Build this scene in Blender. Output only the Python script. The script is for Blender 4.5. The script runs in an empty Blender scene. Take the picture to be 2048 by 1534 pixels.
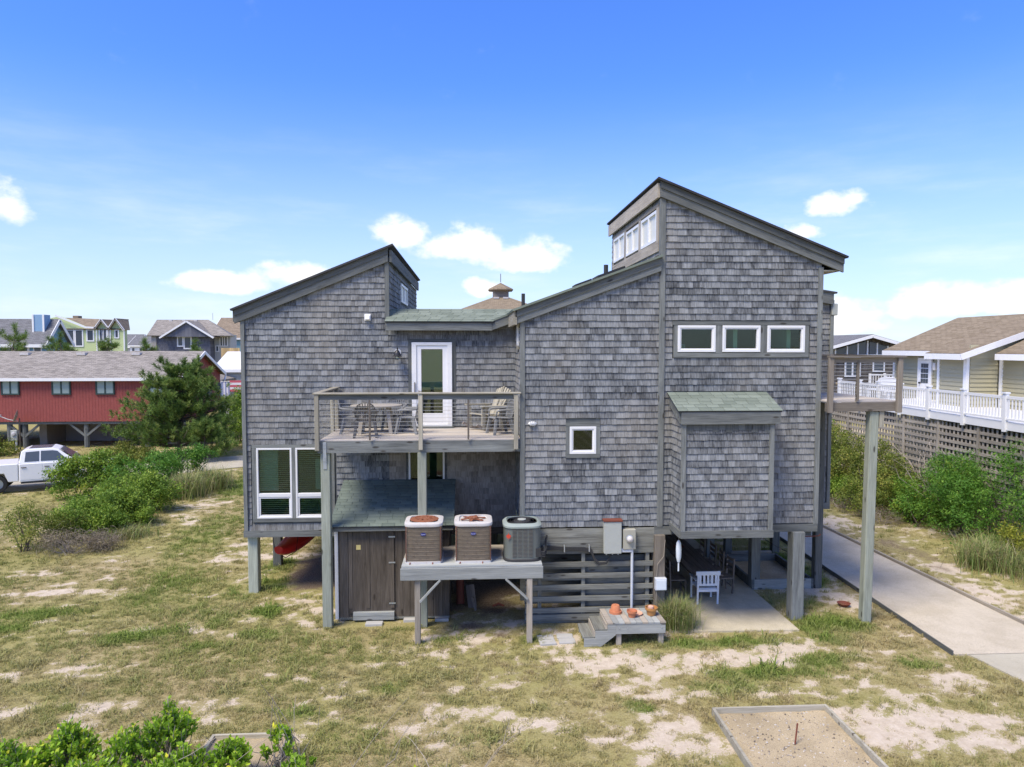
import bpy, math, random
import numpy as np
from math import radians as RAD, sin, cos, pi
random.seed(7)
RNG = np.random.default_rng(11)
S = bpy.context.scene
COL = S.collection

# ------------------------------------------------------------------ camera, sky, sun, exposure
EYE = np.array([0.0, -17.1, 6.85])
cam_data = bpy.data.cameras.new('camera')
cam_data.sensor_width = 36.0
cam_data.lens = 36.0 * 1419.0 / 2048.0
cam_data.clip_start = 0.1
cam_data.clip_end = 6000.0
cam = bpy.data.objects.new('camera', cam_data)
cam.location = EYE
cam.rotation_euler = (RAD(90 - 3.03), 0.0, RAD(-3.3))
COL.objects.link(cam)
S.camera = cam

SUN_DIR = np.array([-0.38, -0.36, 0.85]); SUN_DIR /= np.linalg.norm(SUN_DIR)
SUN_EL = math.asin(SUN_DIR[2])
SUN_AZ = math.atan2(SUN_DIR[0], SUN_DIR[1])
sun_data = bpy.data.lights.new('sun', 'SUN')
sun_data.energy = 2.0
sun_data.angle = RAD(24.0)
sun_data.color = (1.0, 0.90, 0.74)
sun = bpy.data.objects.new('sun', sun_data)
from mathutils import Vector
sun.rotation_euler = Vector(-SUN_DIR).to_track_quat('-Z', 'Y').to_euler()
sun.location = (0, 0, 60)
COL.objects.link(sun)

S.view_settings.view_transform = 'Standard'
S.view_settings.look = 'None'
S.view_settings.exposure = 1.36
S.view_settings.gamma = 1.0
S.view_settings.use_curve_mapping = False
S.render.engine = 'CYCLES'
S.cycles.max_bounces = 8
S.cycles.diffuse_bounces = 6
S.cycles.glossy_bounces = 3
S.cycles.transparent_max_bounces = 12
S.cycles.caustics_reflective = False
S.cycles.caustics_refractive = False
S.cycles.sample_clamp_indirect = 6.0


class NT:
    """short hand for building node trees"""
    def __init__(s, tree):
        s.t = tree; s.t.nodes.clear()
    def n(s, typ, **kw):
        nd = s.t.nodes.new(typ)
        for k, v in kw.items():
            if k.startswith('in_'):
                nd.inputs[k[3:]].default_value = v
            else:
                setattr(nd, k, v)
        return nd
    def l(s, a, b):
        s.t.links.new(a, b)
    def m(s, op, a, b=None, c=None, clamp=False):
        nd = s.t.nodes.new('ShaderNodeMath'); nd.operation = op; nd.use_clamp = clamp
        for i, x in enumerate((a, b, c)):
            if x is None: continue
            if hasattr(x, 'links'): s.t.links.new(x, nd.inputs[i])
            else: nd.inputs[i].default_value = x
        return nd.outputs[0]
    def mix(s, f, a, b, blend='MIX'):
        nd = s.t.nodes.new('ShaderNodeMix'); nd.data_type = 'RGBA'; nd.blend_type = blend
        for sock, x in ((nd.inputs[0], f), (nd.inputs[6], a), (nd.inputs[7], b)):
            if hasattr(x, 'links'): s.t.links.new(x, sock)
            elif isinstance(x, (int, float)): sock.default_value = x
            else: sock.default_value = tuple(x) + ((1,) if len(x) == 3 else ())
        return nd.outputs[2]
    def noise(s, vec, scale, detail=4.0, rough=0.55, dim='3D'):
        nd = s.t.nodes.new('ShaderNodeTexNoise')
        nd.inputs['Scale'].default_value = scale
        nd.inputs['Detail'].default_value = detail
        nd.inputs['Roughness'].default_value = rough
        if vec is not None: s.t.links.new(vec, nd.inputs['Vector'])
        return nd.outputs[0]
    def scale(s, vec, sc):
        nd = s.t.nodes.new('ShaderNodeVectorMath'); nd.operation = 'MULTIPLY'
        s.t.links.new(vec, nd.inputs[0]); nd.inputs[1].default_value = sc
        return nd.outputs[0]
    def ramp(s, fac, *stops):
        nd = s.t.nodes.new('ShaderNodeValToRGB'); cr = nd.color_ramp
        while len(cr.elements) < len(stops): cr.elements.new(0.5)
        for e, (p, c) in zip(cr.elements, stops):
            e.position = p
            e.color = (c, c, c, 1) if isinstance(c, (int, float)) else tuple(c) + (1,)
        s.t.links.new(fac, nd.inputs[0])
        return nd.outputs[0]
    def smooth(s, x, a, b):
        nd = s.t.nodes.new('ShaderNodeMapRange'); nd.interpolation_type = 'SMOOTHSTEP'
        nd.inputs[1].default_value = a; nd.inputs[2].default_value = b
        s.t.links.new(x, nd.inputs[0]); return nd.outputs[0]


def make_world():
    w = bpy.data.worlds.new('World'); S.world = w; w.use_nodes = True
    t = NT(w.node_tree)
    tc = t.n('ShaderNodeTexCoord').outputs['Generated']
    sky = t.n('ShaderNodeTexSky'); sky.sky_type = 'NISHITA'
    sky.sun_disc = False; sky.sun_elevation = SUN_EL; sky.sun_rotation = SUN_AZ
    sky.altitude = 0.0; sky.air_density = 1.0; sky.dust_density = 0.25; sky.ozone_density = 2.0
    # the photograph's saturated blue
    hs = t.n('ShaderNodeHueSaturation', in_Saturation=1.18, in_Value=1.0, in_Hue=0.5)
    t.l(sky.outputs[0], hs.inputs['Color'])
    sep = t.n('ShaderNodeSeparateXYZ'); t.l(tc, sep.inputs[0])
    az = t.m('ARCTAN2', sep.outputs[0], sep.outputs[1])
    el = t.m('ARCSINE', sep.outputs[2])
    comb = t.n('ShaderNodeCombineXYZ'); t.l(az, comb.inputs[0]); t.l(el, comb.inputs[1])
    base = comb.outputs[0]
    nz = t.noise(t.scale(base, (1, 1.35, 1)), 15.0, 8.0, 0.56)
    nz = t.m('MULTIPLY', t.m('SUBTRACT', nz, 0.5), 3.1)
    wob = t.noise(base, 9.0, 3.0, 0.5)
    wob = t.m('MULTIPLY', t.m('SUBTRACT', wob, 0.5), 0.05)
    azw = t.m('ADD', az, wob)
    # azimuth, elevation, half width, half height, density of the cumulus (radians)
    clouds = [(-0.553, 0.155, .028, .030, .75), (-0.318, 0.079, .066, .019, 1.15), (-0.236, 0.092, .048, .022, 1.1),
              (-0.098, 0.150, .045, .022, .95), (-0.005, 0.136, .062, .030, 1.1), (0.070, 0.118, .075, .026, 1.0),
              (0.022, 0.080, .033, .018, 1.0), (0.472, 0.172, .038, .022, 1.1), (0.500, 0.182, .016, .014, .8),
              (0.440, 0.148, .026, .014, .55), (0.492, 0.036, .045, .036, 1.2), (0.605, 0.046, .058, .024, 1.1), (0.66, 0.048, .05, .022, 1.0),
              (-0.74, 0.07, .08, .03, 1.1), (-0.95, 0.10, .06, .04, 1.1), (0.86, 0.09, .09, .03, 1.1), (1.1, 0.12, .07, .04, 1.1),
              (1.5, 0.10, .10, .04, 1.1), (1.9, 0.16, .08, .04, 1.1), (-1.3, 0.09, .11, .03, 1.1), (-1.7, 0.15, .09, .04, 1.1),
              (0.3, .80, .30, .16, 1.1), (-.7, .95, .40, .18, 1.1), (1.3, .62, .22, .12, 1.1), (-1.5, .60, .24, .12, 1.1), (2.2, .75, .32, .15, 1.1), (-2.3, .85, .36, .16, 1.1), (3.0, .55, .22, .11, 1.1),  # this row and the next: unseen clouds, added to lighten and whiten ambient light
              (-2.9, .42, .2, .08, 1.1), (2.6, .38, .18, .07, 1.1), (-1.1, .36, .16, .06, 1.1), (1.15, .34, .16, .06, 1.1), (1.0, 1.12, .6, .16, 1.1), (-2.9, 1.15, .6, .16, 1.1), (1.8, .40, .18, .07, 1.1), (-2.1, .36, .18, .06, 1.1),
              (2.4, 0.09, .10, .04, 1.1), (-2.2, 0.10, .12, .04, 1.1), (-2.7, 0.14, .08, .04, 1.1), (2.9, 0.13, .10, .04, 1.1)]
    tot = None
    for (a0, e0, ra, re, dens) in clouds:
        dx = t.m('DIVIDE', t.m('SUBTRACT', azw, a0), ra)
        dy = t.m('DIVIDE', t.m('SUBTRACT', el, e0), re)
        # flatter underside
        dy = t.m('MAXIMUM', dy, t.m('MULTIPLY', dy, -1.6))
        r = t.m('SQRT', t.m('ADD', t.m('MULTIPLY', dx, dx), t.m('MULTIPLY', dy, dy)))
        v = t.m('MULTIPLY', t.m('MAXIMUM', t.m('SUBTRACT', 1.26, r), -0.6), dens)
        tot = v if tot is None else t.m('SMOOTH_MAX', tot, v, 0.25)
    body = t.m('ADD', tot, nz)
    cl = t.m('MULTIPLY', t.smooth(body, 0.06, 0.82), t.smooth(tot, -0.42, 0.15))
    # thin high cloud, more of it near the horizon
    wisp = t.noise(t.scale(base, (1.0, 5.0, 1.0)), 3.0, 6.0, 0.6)
    wisp = t.m('MULTIPLY', t.smooth(wisp, 0.45, 0.80), t.smooth(el, 0.34, 0.06))
    wisp = t.m('MULTIPLY', wisp, 0.42)
    hz = t.m('MULTIPLY', t.smooth(el, 0.36, -0.03), 0.70)
    fac = t.m('MAXIMUM', t.m('MAXIMUM', cl, wisp), 0.0)
    shade = t.noise(t.scale(base, (1, 1.6, 1)), 26.0, 4.0, 0.5)
    ccol = t.mix(t.smooth(shade, 0.35, 0.65), (4.0, 4.05, 4.15), (4.4, 4.42, 4.45))
    skyc = t.mix(1.0, hs.outputs[0], (0.47, 0.60, 1.00), 'MULTIPLY')
    c1 = t.mix(hz, skyc, (2.75, 3.05, 3.45))
    c2 = t.mix(fac, c1, ccol)
    bg = t.n('ShaderNodeBackground', in_Strength=0.11)
    t.l(c2, bg.inputs[0])
    out = t.n('ShaderNodeOutputWorld'); t.l(bg.outputs[0], out.inputs[0])

make_world()

# ------------------------------------------------------------------ objects, things, parts
WLOC = {}

def link(o):
    COL.objects.link(o); return o

def tag(o, label=None, cat=None, group=None, kind=None):
    if label: o['label'] = label
    if cat: o['category'] = cat
    if group: o['group'] = group
    if kind: o['kind'] = kind
    return o

def thing(name, label, cat, loc=(0, 0, 0), group=None):
    o = link(bpy.data.objects.new(name, None))
    o.empty_display_size = 0.2
    o.location = loc
    WLOC[o.name] = np.array(loc, float)
    return tag(o, label, cat, group)

def dup(root, loc=None, rotz=None, label=None, group=None, scale=None):
    r = link(root.copy())
    if loc is not None: r.location = loc
    if rotz is not None: r.rotation_euler = (0, 0, rotz)
    if scale is not None: r.scale = (scale,) * 3
    if label: r['label'] = label
    if group: r['group'] = group
    for ch in list(root.children):
        c = link(ch.copy()); c.parent = r
        for g in list(ch.children):
            d = link(g.copy()); d.parent = c
    return r


class MB:
    """collects boxes, bars, tubes and turned shapes into one mesh; every vertex carries a grain coordinate and a tint"""
    def __init__(s):
        s.V = []; s.F = []; s.T = []; s.G = []; s.n = 0
    def add(s, verts, faces, tint=None, g=None):
        verts = np.asarray(verts, float)
        if tint is None: tint = random.random()
        if g is None: g = verts + np.array([random.random() * 40, 0, 0])
        s.V.append(verts); s.G.append(np.asarray(g, float)); s.T.append(np.full(len(verts), tint))
        n = s.n
        s.F += [tuple(i + n for i in f) for f in faces]
        s.n += len(verts); return s
    def box(s, c, size, rot=None, tint=None, taper=None):
        h = np.array(size, float) / 2
        v = np.array([(x, y, z) for x in (-1, 1) for y in (-1, 1) for z in (-1, 1)], float) * h
        ax = int(np.argmax(h)); g = np.roll(v, -ax, axis=1) + RNG.random(3) * 50
        if taper:
            k = v[:, 2] > 0; v[k, 0] *= taper; v[k, 1] *= taper
        if rot is not None: v = v @ np.asarray(rot).T
        return s.add(v + np.array(c, float), [(0, 1, 3, 2), (4, 6, 7, 5), (0, 4, 5, 1), (2, 3, 7, 6), (0, 2, 6, 4), (1, 5, 7, 3)], tint, g)
    def b(s, x0, x1, y0, y1, z0, z1, tint=None):
        return s.box(((x0 + x1) / 2, (y0 + y1) / 2, (z0 + z1) / 2), (abs(x1 - x0), abs(y1 - y0), abs(z1 - z0)), None, tint)
    def bar(s, p, q, w, h, up=(0, 0, 1), tint=None):
        p = np.array(p, float); q = np.array(q, float); d = q - p; L = np.linalg.norm(d); d /= L
        up = np.array(up, float); a = np.cross(up, d)
        if np.linalg.norm(a) < 1e-4: a = np.cross((0, 1, 0), d)
        a /= np.linalg.norm(a); u = np.cross(d, a)
        return s.box((p + q) / 2, (L, w, h), np.stack([d, a, u], 1), tint)
    def prism(s, poly, axis, a0, a1, tint=None):
        """polygon in the two other axes (in x,y,z order), pulled along axis from a0 to a1"""
        n = len(poly); v = []
        for a in (a0, a1):
            for (p, q) in poly:
                c = [p, q]; c.insert(axis, a); v.append(c)
        f = [tuple(range(n)), tuple(range(2 * n - 1, n - 1, -1))]
        for i in range(n):
            j = (i + 1) % n; f.append((i, i + n, j + n, j))
        v = np.array(v, float)
        g = v.copy()
        return s.add(v, f, tint, g + np.array([random.random() * 40, 0, 0]))
    def tube(s, pts, r, n=6, tint=None, cap=True):
        pts = np.array(pts, float); k = len(pts)
        rs = np.full(k, r, float) if np.isscalar(r) else np.array(r, float)
        v = []; g = []; L = 0
        for i in range(k):
            d = pts[min(i + 1, k - 1)] - pts[max(i - 1, 0)]; d /= (np.linalg.norm(d) + 1e-9)
            ref = np.array((0, 0, 1.)) if abs(d[2]) < 0.9 else np.array((1., 0, 0))
            a = np.cross(ref, d); a /= np.linalg.norm(a); b = np.cross(d, a)
            if i: L += np.linalg.norm(pts[i] - pts[i - 1])
            for j in range(n):
                t = 2 * pi * j / n
                v.append(pts[i] + rs[i] * (a * cos(t) + b * sin(t))); g.append((L, rs[i] * cos(t), rs[i] * sin(t)))
        f = []
        for i in range(k - 1):
            for j in range(n):
                jj = (j + 1) % n
                f.append((i * n + j, i * n + jj, (i + 1) * n + jj, (i + 1) * n + j))
        if cap:
            f.append(tuple(range(n - 1, -1, -1))); f.append(tuple(range((k - 1) * n, k * n)))
        g = np.array(g) + RNG.random(3) * 30
        return s.add(v, f, tint, g)
    def lathe(s, prof, c=(0, 0, 0), n=20, tint=None, sq=None):
        """profile of (radius, z); sq = superellipse power for rounded squares"""
        v = []; k = len(prof)
        for (r, z) in prof:
            for j in range(n):
                t = 2 * pi * (j + .5) / n; x, y = cos(t), sin(t)
                if sq:
                    m = (abs(x) ** sq + abs(y) ** sq) ** (-1 / sq); x *= m; y *= m
                v.append((c[0] + r * x, c[1] + r * y, c[2] + z))
        f = []
        for i in range(k - 1):
            for j in range(n):
                jj = (j + 1) % n
                f.append((i * n + j, i * n + jj, (i + 1) * n + jj, (i + 1) * n + j))
        if prof[0][0] > 1e-4: f.append(tuple(range(n - 1, -1, -1)))
        if prof[-1][0] > 1e-4: f.append(tuple(range((k - 1) * n, k * n)))
        return s.add(v, f, tint)
    def quad(s, a, b, c, d, tint=None):
        return s.add([a, b, c, d], [(0, 1, 2, 3)], tint)
    def build(s, name, mat, parent=None, smooth=False, bevel=0, center=True, label=None, kind=None):
        V = np.concatenate(s.V); G = np.concatenate(s.G); T = np.concatenate(s.T)
        c = (V.min(0) + V.max(0)) / 2 if center else np.zeros(3)
        me = bpy.data.meshes.new(name)
        me.from_pydata((V - c).tolist(), [], s.F)
        if mat: me.materials.append(mat)
        at = me.attributes.new('tint', 'FLOAT', 'POINT'); at.data.foreach_set('value', T.astype(np.float32))
        ag = me.attributes.new('grain', 'FLOAT_VECTOR', 'POINT'); ag.data.foreach_set('vector', G.astype(np.float32).ravel())
        if smooth:
            me.polygons.foreach_set('use_smooth', [True] * len(me.polygons))
            try: me.set_sharp_from_angle(angle=RAD(40))
            except Exception: pass
        o = link(bpy.data.objects.new(name, me))
        place(o, c, parent)
        if bevel:
            m = o.modifiers.new('edge', 'BEVEL'); m.width = bevel; m.segments = 1; m.limit_method = 'ANGLE'
        if label: o['label'] = label
        if kind: o['kind'] = kind
        return o

def place(o, c, parent):
    WLOC[o.name] = np.array(c, float)
    if parent is not None:
        o.parent = parent; o.location = np.array(c) - WLOC[parent.name]
    else:
        o.location = c

def rotz(a):
    return np.array([[cos(a), -sin(a), 0], [sin(a), cos(a), 0], [0, 0, 1]])
def rotx(a):
    return np.array([[1, 0, 0], [0, cos(a), -sin(a)], [0, sin(a), cos(a)]])
def roty(a):
    return np.array([[cos(a), 0, sin(a)], [0, 1, 0], [-sin(a), 0, cos(a)]])

# ------------------------------------------------------------------ materials
MATS = {}

def new_mat(name):
    m = bpy.data.materials.new(name); m.use_nodes = True
    return m, NT(m.node_tree)

def finish(t, color, rough=0.8, bump=None, bump_d=0.004, metal=0.0, spec=0.3, strength=0.6):
    p = t.n('ShaderNodeBsdfPrincipled')
    p.inputs['Metallic'].default_value = metal
    p.inputs['Specular IOR Level'].default_value = spec
    if hasattr(color, 'links'): t.l(color, p.inputs['Base Color'])
    else: p.inputs['Base Color'].default_value = tuple(color) + (1,)
    if hasattr(rough, 'links'): t.l(rough, p.inputs['Roughness'])
    else: p.inputs['Roughness'].default_value = rough
    if bump is not None:
        b = t.n('ShaderNodeBump'); b.inputs['Strength'].default_value = strength; b.inputs['Distance'].default_value = bump_d
        t.l(bump, b.inputs['Height']); t.l(b.outputs[0], p.inputs['Normal'])
    o = t.n('ShaderNodeOutputMaterial'); t.l(p.outputs[0], o.inputs[0])
    return p

def attr(t, name, typ='GEOMETRY'):
    return t.n('ShaderNodeAttribute', attribute_name=name, attribute_type=typ)

def wood(name, dark, light, stain=0.45, contrast=1.0, knots=True, rough=0.85):
    m, t = new_mat(name)
    g = attr(t, 'grain').outputs['Vector']; ti = attr(t, 'tint').outputs['Fac']
    fine = t.noise(t.scale(g, (2.2, 60, 60)), 1.0, 5.0, 0.65)
    broad = t.noise(t.scale(g, (0.7, 7, 7)), 1.0, 4.0, 0.6)
    blot = t.noise(t.scale(g, (1.3, 3.5, 3.5)), 1.0, 3.0, 0.6)
    f = t.m('ADD', t.m('MULTIPLY', fine, 0.55), t.m('MULTIPLY', broad, 0.45))
    f = t.m('ADD', t.m('MULTIPLY', t.m('SUBTRACT', f, 0.5), 3.2 * contrast), 0.5, clamp=True)
    c = t.mix(f, dark, light)
    c = t.mix(t.m('MULTIPLY', t.smooth(blot, 0.58, 0.8), stain), c, tuple(x * 0.42 for x in dark))
    if knots:
        vo = t.n('ShaderNodeTexVoronoi'); vo.inputs['Scale'].default_value = 1.0
        t.l(t.scale(g, (1.6, 5.0, 5.0)), vo.inputs['Vector'])
        k = t.smooth(vo.outputs['Distance'], 0.17, 0.08)
        c = t.mix(t.m('MULTIPLY', k, 0.75), c, (0.035, 0.028, 0.022))
    br = t.m('ADD', 0.78, t.m('MULTIPLY', ti, 0.44))
    hsv = t.n('ShaderNodeHueSaturation'); t.l(br, hsv.inputs['Value']); t.l(c, hsv.inputs['Color'])
    finish(t, hsv.outputs[0], rough, f, 0.004, spec=0.2, strength=0.5)
    MATS[name] = m; return m

wood('weathered trim', (0.092, 0.098, 0.094), (0.242, 0.255, 0.240), 0.5)
wood('dark weathered trim', (0.073, 0.078, 0.075), (0.194, 0.204, 0.192), 0.5)
wood('pale deck wood', (0.24, 0.22, 0.17), (0.46, 0.43, 0.34), 0.3)
wood('green treated post', (0.240, 0.256, 0.204), (0.456, 0.488, 0.396), 0.35)
wood('brown old board', (0.068, 0.056, 0.043), (0.18, 0.152, 0.122), 0.55)
wood('silver board', (0.223, 0.232, 0.220), (0.398, 0.413, 0.387), 0.3)
wood('deck floor board', (0.42, 0.37, 0.31), (0.60, 0.54, 0.46), 0.15, knots=False)
wood('slat grey board', (0.116, 0.114, 0.096), (0.281, 0.286, 0.250), 0.5)
wood('dark table wood', (0.112, 0.094, 0.081), (0.300, 0.254, 0.216), 0.3, knots=False)
wood('lattice wood', (0.240, 0.210, 0.168), (0.456, 0.408, 0.336), 0.35, knots=False)
wood('new yellow lumber', (0.42, 0.30, 0.14), (0.62, 0.46, 0.24), 0.1)
wood('brown grey board', (0.14, 0.12, 0.095), (0.29, 0.255, 0.21), 0.5)
wood('bark', (0.055, 0.045, 0.038), (0.17, 0.14, 0.115), 0.3, knots=False)
wood('dry twig', (0.20, 0.17, 0.14), (0.42, 0.37, 0.31), 0.2, knots=False)

def shingle_mat(name='cedar shingle', dark=(0.050, 0.053, 0.056), light=(0.310, 0.324, 0.330)):
    m, t = new_mat(name)
    g = attr(t, 'grain').outputs['Vector']; ti = attr(t, 'tint').outputs['Fac']
    pos = t.n('ShaderNodeNewGeometry').outputs['Position']
    fine = t.noise(t.scale(g, (5.0, 95, 95)), 1.0, 4.0, 0.6)
    broad = t.noise(t.scale(g, (4.5, 26, 26)), 1.0, 4.0, 0.6)
    patch = t.noise(pos, 0.8, 4.0, 0.6)
    blot = t.noise(t.scale(pos, (3.2, 3.2, 2.0)), 1.0, 4.0, 0.7)
    f = t.m('ADD', t.m('MULTIPLY', fine, 0.5), t.m('MULTIPLY', broad, 0.5))
    f = t.m('MULTIPLY', t.m('SUBTRACT', f, 0.5), 2.6)
    f = t.m('ADD', f, t.m('MULTIPLY', t.m('SUBTRACT', patch, 0.5), 0.55))
    f = t.m('ADD', f, t.m('MULTIPLY', t.m('SUBTRACT', blot, 0.5), 0.6))
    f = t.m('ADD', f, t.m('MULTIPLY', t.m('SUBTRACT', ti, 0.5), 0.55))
    f = t.m('ADD', f, 0.52, clamp=True)
    c = t.mix(f, dark, light)
    warm = t.noise(pos, 0.55, 2.0, 0.5)
    c = t.mix(t.m('MULTIPLY', t.smooth(warm, 0.42, 0.72), 0.35), c, (0.33, 0.30, 0.25), 'MIX')
    odd = t.smooth(ti, 0.955, 0.975)
    c = t.mix(t.m('MULTIPLY', odd, 0.6), c, (0.10, 0.095, 0.085))
    finish(t, c, 0.88, fine, 0.003, spec=0.15, strength=0.4)
    MATS[name] = m
shingle_mat()
shingle_mat('sheltered cedar shingle', (0.15, 0.13, 0.11), (0.38, 0.35, 0.31))

def asphalt(name, c1, c2, moss=None):
    m, t = new_mat(name)
    pos = t.n('ShaderNodeTexCoord').outputs['Object']; ti = attr(t, 'tint').outputs['Fac']
    sp = t.noise(pos, 260.0, 2.0, 0.6); bl = t.noise(pos, 1.8, 5.0, 0.65)
    f = t.m('ADD', t.m('ADD', t.m('MULTIPLY', t.m('SUBTRACT', sp, 0.5), 0.9), t.m('MULTIPLY', t.m('SUBTRACT', ti, 0.5), 0.55)), bl, clamp=True)
    c = t.mix(f, c1, c2)
    finish(t, c, 0.92, sp, 0.002, spec=0.12)
    MATS[name] = m
asphalt('green roof shingle', (0.125, 0.15, 0.118), (0.255, 0.29, 0.24))
asphalt('dark green roof shingle', (0.09, 0.115, 0.10), (0.18, 0.215, 0.185))
asphalt('charcoal roof shingle', (0.03, 0.03, 0.032), (0.09, 0.09, 0.095))

def far_roof(name, c1, c2, course):
    """roof of overlapping shingle rows too far away to tell apart"""
    m, t = new_mat(name)
    pos = t.n('ShaderNodeTexCoord').outputs['Object']
    br = t.n('ShaderNodeTexBrick'); br.inputs['Scale'].default_value = 1.0
    br.inputs['Mortar Size'].default_value = 0.012; br.inputs['Brick Width'].default_value = 0.42; br.inputs['Row Height'].default_value = course
    br.inputs['Color1'].default_value = tuple(c1) + (1,); br.inputs['Color2'].default_value = tuple(c2) + (1,)
    br.inputs['Mortar'].default_value = tuple(x * 0.55 for x in c1) + (1,)
    uv = attr(t, 'grain').outputs['Vector']
    t.l(uv, br.inputs['Vector'])
    n1 = t.noise(t.scale(uv, (3, 5, 1)), 1.0, 5.0, 0.7)
    c = t.mix(t.m('MULTIPLY', t.smooth(n1, 0.35, 0.75), 0.6), br.outputs[0], c2)
    finish(t, c, 0.92, spec=0.1)
    MATS[name] = m
far_roof('tan grey far roof', (0.17, 0.155, 0.135), (0.33, 0.30, 0.265), 0.15)
far_roof('grey far roof', (0.13, 0.13, 0.135), (0.20, 0.20, 0.205), 0.15)
far_roof('brown far roof', (0.17, 0.135, 0.095), (0.30, 0.24, 0.175), 0.15)
far_roof('tan far roof', (0.19, 0.15, 0.10), (0.29, 0.235, 0.165), 0.15)
far_roof('slate grey far wall', (0.10, 0.105, 0.13), (0.17, 0.175, 0.20), 0.13)
far_roof('brown far shingle wall', (0.14, 0.12, 0.10), (0.26, 0.23, 0.20), 0.14)

def plain(name, color, rough=0.6, metal=0.0, var=0.15, nscale=6.0, spec=0.4, dirt=None, bump=0.0):
    m, t = new_mat(name)
    pos = t.n('ShaderNodeTexCoord').outputs['Object']; ti = attr(t, 'tint').outputs['Fac']
    n1 = t.noise(pos, nscale, 5.0, 0.65)
    f = t.m('ADD', 1.0 - var, t.m('MULTIPLY', n1, 2 * var))
    hs = t.n('ShaderNodeHueSaturation'); hs.inputs['Color'].default_value = tuple(color) + (1,)
    t.l(f, hs.inputs['Value']); c = hs.outputs[0]
    if dirt:
        d = t.noise(pos, nscale * 1.7, 6.0, 0.7)
        c = t.mix(t.m('MULTIPLY', t.smooth(d, 0.52, 0.72), dirt[1]), c, dirt[0])
    finish(t, c, rough, n1 if bump else None, bump or 0.001, metal, spec)
    MATS[name] = m; return m
plain('white trim', (0.78, 0.78, 0.77), 0.45, var=0.05, dirt=((0.5, 0.48, 0.43), 0.25))
plain('white vinyl', (0.76, 0.76, 0.75), 0.4, var=0.04)
plain('white paint metal', (0.80, 0.80, 0.79), 0.4, var=0.05)
plain('car white', (0.80, 0.80, 0.79), 0.18, var=0.02, spec=0.6)
plain('black rubber', (0.02, 0.02, 0.02), 0.7)
plain('black metal', (0.02, 0.02, 0.022), 0.45, spec=0.5)
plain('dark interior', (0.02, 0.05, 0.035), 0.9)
plain('room wall', (0.14, 0.16, 0.15), 0.9, var=0.05)
plain('room panel', (0.52, 0.62, 0.55), 0.9, var=0.05)
plain('blind slat', (0.80, 0.82, 0.79), 0.6, var=0.04)
plain('galvanised steel', (0.50, 0.53, 0.55), 0.42, 0.7, var=0.15)
plain('steel cable', (0.55, 0.55, 0.53), 0.35, 0.6)
plain('bronze metal', (0.16, 0.135, 0.11), 0.5, 0.4)
plain('grey plastic chair', (0.20, 0.205, 0.205), 0.55, var=0.1)
plain('dark plastic chair', (0.10, 0.095, 0.09), 0.55, var=0.15)
plain('tan plastic', (0.36, 0.33, 0.285), 0.6, var=0.12)
plain('grey paint chair', (0.40, 0.41, 0.42), 0.6, var=0.1)
plain('white paint chair', (0.74, 0.77, 0.80), 0.5, var=0.05)
plain('condenser tan', (0.25, 0.205, 0.15), 0.6, 0.2, var=0.3, nscale=9, dirt=((0.10, 0.055, 0.03), 0.5))
plain('condenser grey green', (0.145, 0.16, 0.145), 0.5, 0.1, var=0.12)
plain('condenser louvre', (0.125, 0.122, 0.11), 0.55, 0.2, var=0.2)
plain('pale cap', (0.56, 0.54, 0.51), 0.5, var=0.08, dirt=((0.35, 0.16, 0.09), 0.6))
plain('pale green cap', (0.29, 0.335, 0.30), 0.5, var=0.08)
plain('rust', (0.24, 0.085, 0.04), 0.85, 0.1, var=0.4, nscale=18, dirt=((0.42, 0.33, 0.28), 0.5))
plain('rust iron', (0.17, 0.05, 0.03), 0.8, var=0.3)
plain('badge blue', (0.02, 0.03, 0.22), 0.4)
plain('badge white', (0.75, 0.75, 0.78), 0.4)
plain('leaf red paint', (0.55, 0.06, 0.03), 0.6)
plain('terracotta', (0.52, 0.19, 0.09), 0.85, var=0.2, nscale=9, dirt=((0.60, 0.33, 0.21), 0.4))
plain('ochre terracotta', (0.46, 0.22, 0.07), 0.85, var=0.2, nscale=9, dirt=((0.33, 0.25, 0.07), 0.5))
plain('pale clay', (0.62, 0.37, 0.26), 0.85, var=0.12)
plain('kayak red', (0.50, 0.02, 0.02), 0.3, var=0.1, spec=0.5)
plain('panel grey', (0.40, 0.42, 0.38), 0.5, var=0.1, dirt=((0.30, 0.27, 0.22), 0.4))
plain('meter tan', (0.38, 0.37, 0.30), 0.5, var=0.08)
plain('pvc grey', (0.55, 0.58, 0.62), 0.45, var=0.06)
plain('dark pipe', (0.035, 0.035, 0.035), 0.6)
plain('yellow plastic', (0.6, 0.5, 0.2), 0.6)
plain('buoy white', (0.66, 0.72, 0.76), 0.45, var=0.08)
plain('wood red stain', (0.27, 0.065, 0.055), 0.8, var=0.25, nscale=4, dirt=((0.33, 0.12, 0.10), 0.5))
plain('dark green trim', (0.03, 0.055, 0.05), 0.6)
plain('cream shade pane', (0.66, 0.65, 0.57), 0.35, var=0.05)
plain('pane blind pale', (0.28, 0.36, 0.34), 0.25, var=0.1)
plain('blue siding', (0.16, 0.32, 0.48), 0.7, var=0.08)
plain('pale blue siding', (0.22, 0.36, 0.52), 0.7, var=0.06)
plain('teal siding', (0.23, 0.37, 0.40), 0.7, var=0.06)
plain('lime siding', (0.52, 0.60, 0.30), 0.7, var=0.06)
plain('beige siding', (0.40, 0.37, 0.245), 0.6, var=0.06)
plain('pale grey siding', (0.42, 0.43, 0.41), 0.7, var=0.06)
plain('white roof', (0.76, 0.76, 0.75), 0.5, var=0.04)
plain('sage siding', (0.42, 0.46, 0.40), 0.7)
plain('far dark pane', (0.07, 0.085, 0.10), 0.15, var=0.2, spec=0.6)
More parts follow.
